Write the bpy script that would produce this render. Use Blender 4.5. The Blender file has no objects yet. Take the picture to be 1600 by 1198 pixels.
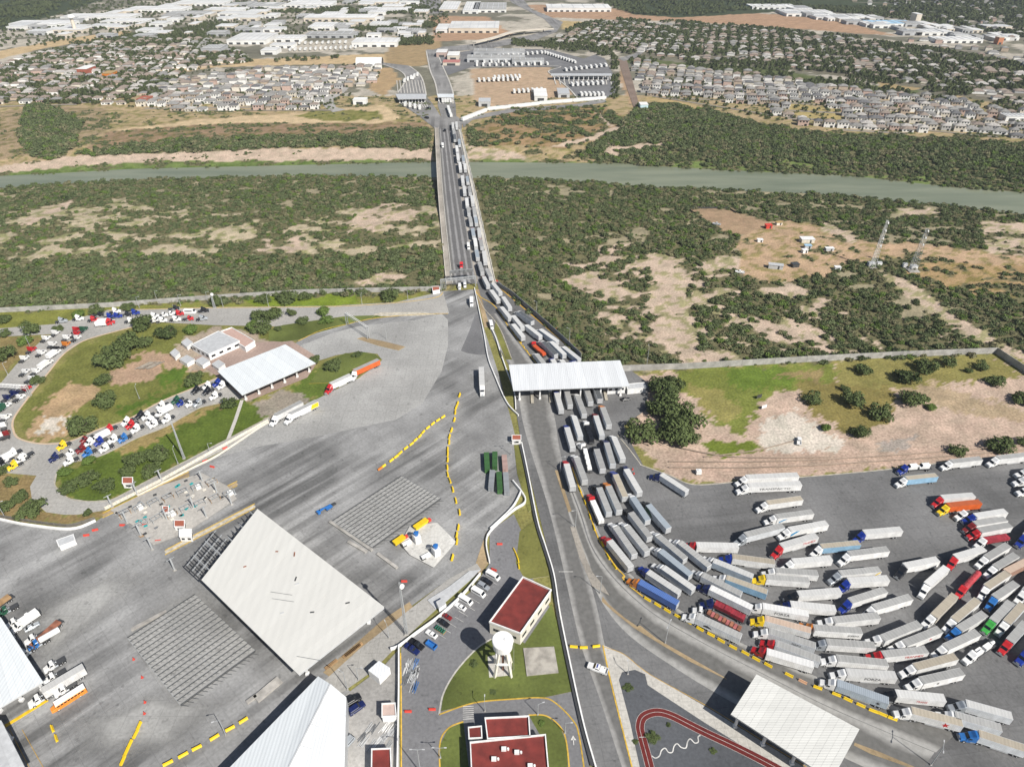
import bpy, math, random
import numpy as np
from mathutils import Vector, Matrix
from mathutils.geometry import tessellate_polygon
R = math.radians
rnd = random.Random(7)
SC = bpy.context.scene
COL = SC.collection
# ------------------------------------------------------------------ camera, sky, sun, exposure
CAM_H, PITCH, FPX = 218.0, R(35.0), 1066.667
cd = bpy.data.cameras.new('camera'); cam = bpy.data.objects.new('camera', cd); COL.objects.link(cam)
cam.location = (0, 0, CAM_H); cam.rotation_euler = (R(90) - PITCH, 0, 0)
cd.sensor_width = 36; cd.lens = 24.0; cd.clip_start = 1; cd.clip_end = 30000
SC.camera = cam
HAZE = 0.00005
SUN_AZ, SUN_EL = R(-48.0), R(43.0)          # direction towards the sun (from +x, counter-clockwise) and its height
W = bpy.data.worlds.new('World'); SC.world = W; W.use_nodes = True
wn = W.node_tree.nodes; wn.clear()
sky = wn.new('ShaderNodeTexSky'); sky.sky_type = 'NISHITA'; sky.sun_disc = False
sky.sun_elevation = SUN_EL; sky.sun_rotation = R(90) - SUN_AZ; sky.altitude = 150; sky.dust_density = 1.5
bg = wn.new('ShaderNodeBackground'); bg.inputs[1].default_value = 0.058
wo = wn.new('ShaderNodeOutputWorld')
W.node_tree.links.new(sky.outputs[0], bg.inputs[0]); W.node_tree.links.new(bg.outputs[0], wo.inputs[0])
sl = bpy.data.lights.new('sun', 'SUN'); sl.energy = 4.9; sl.angle = R(0.53); sl.color = (1.0, 0.955, 0.88)
so = bpy.data.objects.new('sun', sl); COL.objects.link(so)
sd = Vector((math.cos(SUN_AZ) * math.cos(SUN_EL), math.sin(SUN_AZ) * math.cos(SUN_EL), math.sin(SUN_EL)))
so.rotation_euler = sd.to_track_quat('Z', 'Y').to_euler(); so.location = (200, -200, 400)
SC.view_settings.view_transform = 'Standard'; SC.view_settings.look = 'None'
SC.view_settings.exposure = 0.40; SC.view_settings.gamma = 1.0; SC.view_settings.use_curve_mapping = False
SC.cycles.max_bounces = 4; SC.cycles.diffuse_bounces = 2; SC.cycles.glossy_bounces = 2; SC.cycles.transmission_bounces = 2
SC.cycles.transparent_max_bounces = 4; SC.cycles.use_denoising = True

# ------------------------------------------------------------------ survey: photo pixels <-> metres on the ground
SP, CP = math.sin(PITCH), math.cos(PITCH)
REG = {}
for _i, _y in enumerate((0, 300, 600, 898)):
    for _j in range(4): REG['ABCD'[_i] + str(_j + 1)] = (400 * _j, _y, 3.9925)
REG.update(E1=(1400, 700, 7.985), E2=(1400, 840, 7.985), E3=(1400, 980, 7.985), E4=(1200, 860, 7.985), F1=(1050, 860, 7.985),
           F2=(1050, 980, 7.985), F3=(1240, 980, 7.985), F4=(900, 720, 7.985), F5=(0, 560, 7.985), Q1=(660, 180, 9.98),
           Q2=(680, 300, 9.98), Q3=(680, 410, 7.985), Q4=(760, 480, 7.985), PX=(0, 0, 1.0))
def Z(r, x, y):
    o = REG[r]; return (o[0] + x / o[2], o[1] + y / o[2])
def ZL(r, *xy): return [Z(r, xy[i], xy[i + 1]) for i in range(0, len(xy), 2)]
def G(p, z=0.0):
    u = (p[0] - 800) / FPX; v = (p[1] - 599) / FPX
    t = (CAM_H - z) / (SP + v * CP)
    return Vector((u * t, (CP - v * SP) * t, z))
def ppm(y):                                    # photo pixels per metre on the ground at image row y
    return FPX * (SP + (y - 599) / FPX * CP) / CAM_H
def to_px(X, Y, Zz):
    zc = Y * CP + (CAM_H - Zz) * SP; yc = Y * SP - (CAM_H - Zz) * CP
    return 800 + FPX * X / zc, 599 - FPX * yc / zc

# ------------------------------------------------------------------ noise and polygons in numpy
def _hash(ix, iy, s):
    h = (ix.astype(np.int64) * 374761393 + iy.astype(np.int64) * 668265263 + s * 1442695041) & 0xffffffff
    h = ((h ^ (h >> 13)) * 1274126177) & 0xffffffff
    return ((h ^ (h >> 16)) & 0xffff) / 65535.0
def vnoise(x, y, s=0):
    ix = np.floor(x); iy = np.floor(y); fx = x - ix; fy = y - iy
    fx = fx * fx * (3 - 2 * fx); fy = fy * fy * (3 - 2 * fy)
    a = _hash(ix, iy, s); b = _hash(ix + 1, iy, s); c = _hash(ix, iy + 1, s); d = _hash(ix + 1, iy + 1, s)
    return (a * (1 - fx) + b * fx) * (1 - fy) + (c * (1 - fx) + d * fx) * fy
def fbm(x, y, s=0, o=4):
    v = 0; a = 0.5; t = 0
    for i in range(o):
        v = v + a * vnoise(x, y, s + i * 17); t += a; x = x * 2.03 + 11.3; y = y * 2.03 + 5.7; a *= 0.5
    return v / t
def inpoly(px, py, poly):
    res = np.zeros(px.shape, bool); P = np.array(poly, float)
    m = (px >= P[:, 0].min()) & (px <= P[:, 0].max()) & (py >= P[:, 1].min()) & (py <= P[:, 1].max())
    if not m.any(): return res
    x = px[m]; y = py[m]; r = np.zeros(x.shape, bool); n = len(P)
    for i in range(n):
        x0, y0 = P[i]; x1, y1 = P[(i + 1) % n]
        if y0 == y1: continue
        r ^= ((y0 > y) != (y1 > y)) & (x < (x1 - x0) * (y - y0) / (y1 - y0) + x0)
    res[m] = r; return res

# ------------------------------------------------------------------ materials
MATS = {}
def new_mat(name):
    m = bpy.data.materials.new(name); m.use_nodes = True
    return m, m.node_tree.nodes, m.node_tree.links, m.node_tree.nodes['Principled BSDF']
def _noise(n, l, scale, vec=None, detail=4):
    t = n.new('ShaderNodeTexNoise'); t.inputs['Scale'].default_value = scale; t.inputs['Detail'].default_value = detail
    if vec is not None: l.new(vec, t.inputs['Vector'])
    return t
def _ramp(n, l, fac, lo, hi, a=0.35, b=0.65):
    r = n.new('ShaderNodeValToRGB'); r.color_ramp.elements[0].position = a; r.color_ramp.elements[1].position = b
    r.color_ramp.elements[0].color = lo; r.color_ramp.elements[1].color = hi; l.new(fac, r.inputs[0]); return r
def _mul(n, l, a, b, f=1.0):
    x = n.new('ShaderNodeMix'); x.data_type = 'RGBA'; x.blend_type = 'MULTIPLY'; x.inputs[0].default_value = f
    l.new(a, x.inputs[6]); l.new(b, x.inputs[7]); return x
def g4(v): return (v, v, v, 1)
def paint(name, c, rough=0.45, metal=0.0, var=0.12, scale=0.6):
    """plain painted or bare surface with a little dirt"""
    if name in MATS: return MATS[name]
    m, n, l, b = new_mat(name)
    tc = n.new('ShaderNodeTexCoord')
    t = _noise(n, l, scale, tc.outputs['Object'])
    r = _ramp(n, l, t.outputs[0], tuple(x * (1 - var) for x in c) + (1,), tuple(min(1, x * (1 + var * .4)) for x in c) + (1,))
    oi = n.new('ShaderNodeObjectInfo'); rr = _ramp(n, l, oi.outputs['Random'], g4(1 - var * .8), g4(1), 0, 1)
    mx = _mul(n, l, r.outputs[0], rr.outputs[0])
    l.new(mx.outputs[2], b.inputs['Base Color']); b.inputs['Roughness'].default_value = rough; b.inputs['Metallic'].default_value = metal
    MATS[name] = m; return m
def glass(name='dark_glass'):
    if name in MATS: return MATS[name]
    m, n, l, b = new_mat(name); b.inputs['Base Color'].default_value = (0.012, 0.016, 0.022, 1); b.inputs['Roughness'].default_value = 0.12
    MATS[name] = m; return m
def ribbed(name, c, period, axis=0, var=0.1, rough=0.5, depth=0.12):
    """sheet metal: fine ribs across one axis plus streaky dirt"""
    if name in MATS: return MATS[name]
    m, n, l, b = new_mat(name); tc = n.new('ShaderNodeTexCoord')
    sx = n.new('ShaderNodeSeparateXYZ'); l.new(tc.outputs['Object'], sx.inputs[0])
    k = n.new('ShaderNodeMath'); k.operation = 'MULTIPLY'; k.inputs[1].default_value = 2 * math.pi / period; l.new(sx.outputs[axis], k.inputs[0])
    s = n.new('ShaderNodeMath'); s.operation = 'SINE'; l.new(k.outputs[0], s.inputs[0])
    rb = _ramp(n, l, s.outputs[0], g4(1 - depth), g4(1), 0.0, 0.5)
    mp = n.new('ShaderNodeMapping'); mp.inputs['Scale'].default_value = (1.0, 1.0, 1.0); mp.inputs['Scale'].default_value[1 - axis] = .12; l.new(tc.outputs['Object'], mp.inputs[0])
    t = _noise(n, l, 0.5, mp.outputs[0], 7)
    r = _ramp(n, l, t.outputs[0], tuple(x * (1 - var) for x in c) + (1,), tuple(c) + (1,))
    oi = n.new('ShaderNodeObjectInfo'); rr = _ramp(n, l, oi.outputs['Random'], g4(max(.8, 1 - var * 1.4)), g4(1), 0, 1)
    mx = _mul(n, l, r.outputs[0], rb.outputs[0]); mx2 = _mul(n, l, mx.outputs[2], rr.outputs[0])
    bp = n.new('ShaderNodeBump'); bp.inputs['Strength'].default_value = 0.25; bp.inputs['Distance'].default_value = 0.058
    l.new(s.outputs[0], bp.inputs['Height']); l.new(bp.outputs[0], b.inputs['Normal'])
    l.new(mx2.outputs[2], b.inputs['Base Color']); b.inputs['Roughness'].default_value = rough
    MATS[name] = m; return m
def pavement(name, c, streak_dir=None, joint=5.0, dark=0.55, stain=0.25):
    """concrete or asphalt: blotches, tyre streaks along streak_dir (radians), faint joints, fine grain"""
    if name in MATS: return MATS[name]
    m, n, l, b = new_mat(name); ge = n.new('ShaderNodeNewGeometry')
    mp = n.new('ShaderNodeMapping'); mp.vector_type = 'TEXTURE'
    mp.inputs['Rotation'].default_value[2] = streak_dir or 0.0; l.new(ge.outputs['Position'], mp.inputs[0])
    big = _noise(n, l, 0.035, mp.outputs[0], 5)
    r1 = _ramp(n, l, big.outputs[0], tuple(x * (1 - stain) for x in c) + (1,), tuple(x * (1 + stain * .7) for x in c) + (1,), .3, .7)
    out = r1.outputs[0]
    if streak_dir is not None:
        m2 = n.new('ShaderNodeMapping'); m2.inputs['Scale'].default_value = (0.008, 0.16, 0); l.new(mp.outputs[0], m2.inputs[0])
        st = _noise(n, l, 1.0, m2.outputs[0], 5); r2 = _ramp(n, l, st.outputs[0], g4(dark), g4(1.0), .42, .58)
        mk = _noise(n, l, .016, ge.outputs['Position'], 3); rk = _ramp(n, l, mk.outputs[0], g4(.12), g4(1), .42, .62); xm = _mul(n, l, out, r2.outputs[0]); l.new(rk.outputs[0], xm.inputs[0]); out = xm.outputs[2]
    fine = _noise(n, l, 0.9, ge.outputs['Position'], 6); r3 = _ramp(n, l, fine.outputs[0], g4(.82), g4(1.08), .3, .7)
    out = _mul(n, l, out, r3.outputs[0]).outputs[2]
    if joint:
        bk = n.new('ShaderNodeTexBrick'); bk.offset = 0.0; bk.inputs['Scale'].default_value = 1.0; bk.inputs['Mortar Size'].default_value = 0.09
        bk.inputs['Brick Width'].default_value = joint; bk.inputs['Row Height'].default_value = joint
        bk.inputs['Color1'].default_value = g4(1); bk.inputs['Color2'].default_value = g4(.93); bk.inputs['Mortar'].default_value = g4(.72)
        l.new(mp.outputs[0], bk.inputs['Vector']); out = _mul(n, l, out, bk.outputs[0], 0.7).outputs[2]
    sp = _noise(n, l, 0.33, ge.outputs['Position'], 2); rs = _ramp(n, l, sp.outputs[0], g4(1), g4(.68), .66, .72); out = _mul(n, l, out, rs.outputs[0], .8).outputs[2]   # oil spots
    ck = _noise(n, l, 0.07, ge.outputs['Position'], 6); ab = n.new('ShaderNodeMath'); ab.operation = 'SUBTRACT'; ab.inputs[1].default_value = .5; l.new(ck.outputs[0], ab.inputs[0])
    a2 = n.new('ShaderNodeMath'); a2.operation = 'ABSOLUTE'; l.new(ab.outputs[0], a2.inputs[0]); rc = _ramp(n, l, a2.outputs[0], g4(.78), g4(1), .0, .006); out = _mul(n, l, out, rc.outputs[0], .7).outputs[2]   # cracks
    l.new(out, b.inputs['Base Color']); b.inputs['Roughness'].default_value = 0.9; b.inputs['Specular IOR Level'].default_value = 0.2
    MATS[name] = m; return m
def lane_mat(name, c, lanes, dark=0.5, slab=6.0):
    """road strip with UV: u metres along, v 0..1 across; oil streak down the middle of each lane"""
    if name in MATS: return MATS[name]
    m, n, l, b = new_mat(name); uv = n.new('ShaderNodeUVMap'); sx = n.new('ShaderNodeSeparateXYZ'); l.new(uv.outputs[0], sx.inputs[0])
    k = n.new('ShaderNodeMath'); k.operation = 'MULTIPLY_ADD'; k.inputs[1].default_value = 2 * math.pi * lanes; k.inputs[2].default_value = 0.0
    l.new(sx.outputs[1], k.inputs[0]); s = n.new('ShaderNodeMath'); s.operation = 'COSINE'; l.new(k.outputs[0], s.inputs[0])
    ge = n.new('ShaderNodeNewGeometry'); t = _noise(n, l, 0.06, ge.outputs['Position'], 4)
    ad = n.new('ShaderNodeMath'); ad.operation = 'MULTIPLY_ADD'; ad.inputs[1].default_value = 1.6; ad.inputs[2].default_value = -0.8; l.new(t.outputs[0], ad.inputs[0])
    sm = n.new('ShaderNodeMath'); sm.operation = 'ADD'; l.new(s.outputs[0], sm.inputs[0]); l.new(ad.outputs[0], sm.inputs[1])
    r = _ramp(n, l, sm.outputs[0], tuple(x * dark for x in c) + (1,), tuple(c) + (1,), 0.0, 0.9)
    t2 = _noise(n, l, 0.5, ge.outputs['Position'], 6); r2 = _ramp(n, l, t2.outputs[0], g4(.8), g4(1.1), .3, .7)
    out = _mul(n, l, r.outputs[0], r2.outputs[0]).outputs[2]
    l.new(out, b.inputs['Base Color']); b.inputs['Roughness'].default_value = 0.9; b.inputs['Specular IOR Level'].default_value = 0.2
    MATS[name] = m; return m
def foliage(name, c1, c2):
    if name in MATS: return MATS[name]
    m, n, l, b = new_mat(name); ge = n.new('ShaderNodeNewGeometry'); oi = n.new('ShaderNodeObjectInfo')
    t = _noise(n, l, 0.9, ge.outputs['Position'], 4)
    t2 = _noise(n, l, 0.02, ge.outputs['Position'], 3)
    ad = n.new('ShaderNodeMath'); ad.operation = 'MULTIPLY_ADD'; ad.inputs[1].default_value = 0.45
    l.new(oi.outputs['Random'], ad.inputs[0]); l.new(t.outputs[0], ad.inputs[2])
    a2 = n.new('ShaderNodeMath'); a2.operation = 'MULTIPLY_ADD'; a2.inputs[1].default_value = 0.9; l.new(t2.outputs[0], a2.inputs[0]); l.new(ad.outputs[0], a2.inputs[2])
    r = _ramp(n, l, a2.outputs[0], c1 + (1,), c2 + (1,), .75, 1.5)
    l.new(r.outputs[0], b.inputs['Base Color']); b.inputs['Roughness'].default_value = 0.75; b.inputs['Specular IOR Level'].default_value = 0.15
    MATS[name] = m; return m

# ------------------------------------------------------------------ mesh builder
class MB:
    def __init__(s): s.v = []; s.f = []; s.m = []
    def add(s, vs, fs, mi=0):
        o = len(s.v); s.v += [tuple(v) for v in vs]; s.f += [tuple(i + o for i in f) for f in fs]; s.m += [mi] * len(fs); return s
    def box(s, c, d, rz=0.0, mi=0, rot=None):
        x, y, z = d[0] / 2, d[1] / 2, d[2] / 2
        vs = [Vector((a, b, e)) for e in (-z, z) for a, b in ((-x, -y), (x, -y), (x, y), (-x, y))]
        M = rot if rot is not None else Matrix.Rotation(rz, 3, 'Z')
        vs = [M @ v + Vector(c) for v in vs]
        return s.add(vs, [(3, 2, 1, 0), (4, 5, 6, 7), (0, 1, 5, 4), (1, 2, 6, 5), (2, 3, 7, 6), (3, 0, 4, 7)], mi)
    def bar(s, a, b, w, h=None, mi=0):
        a = Vector(a); b = Vector(b); d = b - a; L = d.length
        if L < 1e-6: return s
        q = d.to_track_quat('X', 'Z').to_matrix()
        return s.box((a + b) / 2, (L, w, h or w), mi=mi, rot=q)
    def cyl(s, a, b, r0, r1=None, n=8, mi=0):
        a = Vector(a); b = Vector(b); r1 = r0 if r1 is None else r1
        q = (b - a).to_track_quat('Z', 'Y').to_matrix(); vs = []
        for c, r in ((a, r0), (b, r1)):
            for i in range(n):
                t = 2 * math.pi * i / n; vs.append(c + q @ Vector((r * math.cos(t), r * math.sin(t), 0)))
        fs = [(i, (i + 1) % n, n + (i + 1) % n, n + i) for i in range(n)] + [tuple(range(n - 1, -1, -1)), tuple(range(n, 2 * n))]
        return s.add(vs, fs, mi)
    def prism(s, poly, z0, z1, mi=0, mtop=None):
        n = len(poly); P = [(p[0], p[1]) for p in poly]
        A = sum(P[i][0] * P[(i + 1) % n][1] - P[(i + 1) % n][0] * P[i][1] for i in range(n))
        if A < 0: P = P[::-1]
        s.add([(x, y, z0) for x, y in P] + [(x, y, z1) for x, y in P], [(i, (i + 1) % n, n + (i + 1) % n, n + i) for i in range(n)], mi)
        tr = tessellate_polygon([[Vector((x, y, 0)) for x, y in P]])
        fs = []
        for t in tr:
            a, b, c = (Vector(P[i]) for i in t)
            fs.append(tuple(t) if (b - a).cross(c - a) > 0 else tuple(t[::-1]))
        s.add([(x, y, z1) for x, y in P], fs, mi if mtop is None else mtop)
        return s
    def mesh(s, name, mats, smooth=False):
        me = bpy.data.meshes.new(name); me.from_pydata(s.v, [], s.f)
        for m in (mats if isinstance(mats, (list, tuple)) else [mats]): me.materials.append(m)
        if any(s.m): me.polygons.foreach_set('material_index', s.m)
        if smooth: me.polygons.foreach_set('use_smooth', [True] * len(s.f))
        me.update(); return me
    def build(s, name, mats, parent=None, loc=None, rz=0.0, smooth=False):
        return link(name, s.mesh(name, mats, smooth), parent, loc, rz)
def link(name, me, parent=None, loc=None, rz=0.0):
    o = bpy.data.objects.new(name, me); COL.objects.link(o)
    if parent is not None: o.parent = parent
    if loc is not None: o.location = loc
    if rz: o.rotation_euler = (0, 0, rz)
    return o
def tag(o, label, cat, group=None):
    o['label'] = label; o['category'] = cat
    if group: o['group'] = group
    return o
def thing(name, label, cat, loc=(0, 0, 0), rz=0.0, group=None):
    o = link(name, None, None, loc, rz); return tag(o, label, cat, group)
def struct(o): o['kind'] = 'structure'; return o
def stuff(o, label=None):
    o['kind'] = 'stuff'
    if label: o['label'] = label
    return o
def recolor(o, mats):                            # own materials on shared mesh data
    for i, m in enumerate(mats):
        if m is not None and i < len(o.material_slots):
            o.material_slots[i].link = 'OBJECT'; o.material_slots[i].material = m
    return o
ORD = ['first', 'second', 'third', 'fourth', 'fifth', 'sixth', 'seventh', 'eighth', 'ninth', 'tenth', 'eleventh', 'twelfth', 'thirteenth',
       'fourteenth', 'fifteenth', 'sixteenth', 'seventeenth', 'eighteenth', 'nineteenth', 'twentieth']
def ordn(i):
    if i < 20: return ORD[i]
    k = i + 1; return '%d%s' % (k, 'th' if 10 < k % 100 < 20 else {1: 'st', 2: 'nd', 3: 'rd'}.get(k % 10, 'th'))
# ------------------------------------------------------------------ colours
white = paint('white_paint', (.80, .80, .79)); cream = paint('cream_paint', (.70, .66, .58)); lgrey = paint('light_grey', (.5, .51, .52))
steel = paint('grey_steel', (.30, .31, .32), .4, .5); dgrey = paint('dark_grey', (.06, .062, .065)); rubber = paint('tyre_rubber', (.022, .022, .024), .8)
black = paint('black_paint', (.015, .016, .02), .3); yellow = paint('yellow_plastic', (.80, .55, .015), .5); orange = paint('orange_paint', (.62, .20, .03), .4)
red = paint('red_paint', (.50, .02, .025), .35); dred = paint('dark_red_paint', (.20, .018, .02), .35); blue = paint('blue_paint', (.012, .035, .26), .3)
navy = paint('navy_paint', (.010, .018, .09), .3); sky_b = paint('bright_blue_paint', (.03, .16, .46), .3); silver = paint('silver_paint', (.42, .45, .48), .3, .3)
green = paint('green_paint', (.05, .34, .06), .35); dgreen = paint('dark_green_paint', (.02, .09, .05), .4); tan = paint('tan_paint', (.42, .29, .12), .5)
lblue = paint('light_blue_paint', (.33, .52, .68), .5); concrete = paint('bare_concrete', (.42, .40, .37), .9, 0, .3, .4); wood = paint('raw_timber', (.38, .24, .12), .8, 0, .3)
roof_red = paint('red_roof_coating', (.19, .028, .022), .8, 0, .3, .3); brickred = paint('brick_red', (.34, .10, .06), .8); rust = paint('rusty_steel', (.30, .12, .07), .8, 0, .4)
galv = paint('galvanised_steel', (.47, .49, .5), .5, .3); ckerb = paint('kerb_concrete', (.5, .46, .38), .9, 0, .3, .5); ykerb = paint('yellow_kerb_paint', (.62, .40, .05), .7, 0, .3, .6)
blockwall = paint('grey_block_wall', (.40, .39, .37), .9, 0, .25, .3); cyan = paint('turquoise_plastic', (.02, .32, .33), .4); skin = paint('beige_trim', (.55, .42, .3), .8)
PAINT = dict(white=white, red=red, darkred=dred, blue=blue, navy=navy, black=black, orange=orange, yellow=yellow, silver=silver, green=green, bright_blue=sky_b, tan=tan, darkgreen=dgreen)
CNAME = dict(white='white', red='red', darkred='dark red', blue='blue', navy='navy blue', black='black', orange='orange', yellow='yellow', silver='silver',
             green='bright green', bright_blue='bright blue', tan='tan', darkgreen='dark green')

# lettering used on the trailers, made once as meshes
TEXTS = {}
for _t in ('TRANSPACTO', 'TRAMEX', 'TRANMEX', 'FORZA', 'JOPEMA', 'MARZ', 'TRANS'):
    _c = bpy.data.curves.new('lettering', 'FONT'); _c.body = _t; _c.size = 1.0; _c.align_x = 'CENTER'; _c.align_y = 'CENTER'; _c.extrude = .01; _c.resolution_u = 3
    _o = bpy.data.objects.new('lettering', _c); COL.objects.link(_o)
    TEXTS[_t] = bpy.data.meshes.new_from_object(_o.evaluated_get(bpy.context.evaluated_depsgraph_get())); TEXTS[_t].name = 'lettering'
    bpy.data.objects.remove(_o); bpy.data.curves.remove(_c)
    if not TEXTS[_t].materials: TEXTS[_t].materials.append(None)
# ------------------------------------------------------------------ terrain: one sheet, with the river valley sunk into it
W_Z = -8.5
NB = [(-400, 296), (-150, 284), (0, 277), (100, 272), (200, 266), (400, 261.5), (663, 255), (735, 255), (832, 256), (975, 257), (1063, 264), (1200, 271), (1325, 276), (1450, 290), (1600, 303), (1750, 314), (2000, 332)]
SB = [(-400, 322), (-150, 303), (0, 292), (125, 284), (275, 277), (400, 275), (475, 272.5), (675, 275), (800, 277), (925, 283), (1025, 291), (1125, 295), (1283, 301), (1375, 310), (1475, 319), (1600, 333), (1750, 346), (2000, 370)]
NBW = [G(p, W_Z) for p in NB]; SBW = [G(p, W_Z) for p in SB]
_nx = np.array([p.x for p in NBW]); _ny = np.array([p.y for p in NBW]); _sx = np.array([p.x for p in SBW]); _sy = np.array([p.y for p in SBW])
def river_d(X, Y):
    """metres outside the water's edge (negative in the water)"""
    return np.maximum(Y - np.interp(X, _nx, _ny), np.interp(X, _sx, _sy) - Y)
def sstep(t): t = np.clip(t, 0, 1); return t * t * (3 - 2 * t)
def height(X, Y):
    d = river_d(np.asarray(X, float), np.asarray(Y, float)); north = Y > np.interp(X, _nx, _ny)
    h = np.where(d < 0, -10.5 + 1.9 * np.exp(d / 6.0), -8.6 + 8.5 * sstep(d / np.where(north, 95.0, 165.0)))
    return h
def ground(p):
    """the point of the terrain seen at photo pixel p"""
    z = 0.0
    for _ in range(6):
        w = G(p, z); z = float(height(w.x, w.y))
    return G(p, z)
SAND = (.47, .375, .30); TAN_ = (.46, .35, .21); GRASS = (.085, .125, .022); DRY = (.21, .20, .07); RED_ = (.36, .235, .155); FLOOR = (.185, .175, .095)
PALE = (.56, .51, .45); CITY = (.23, .205, .165); FOREST = (.045, .06, .03); BROWN = (.25, .185, .115); REED = (.14, .19, .06)
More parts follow.
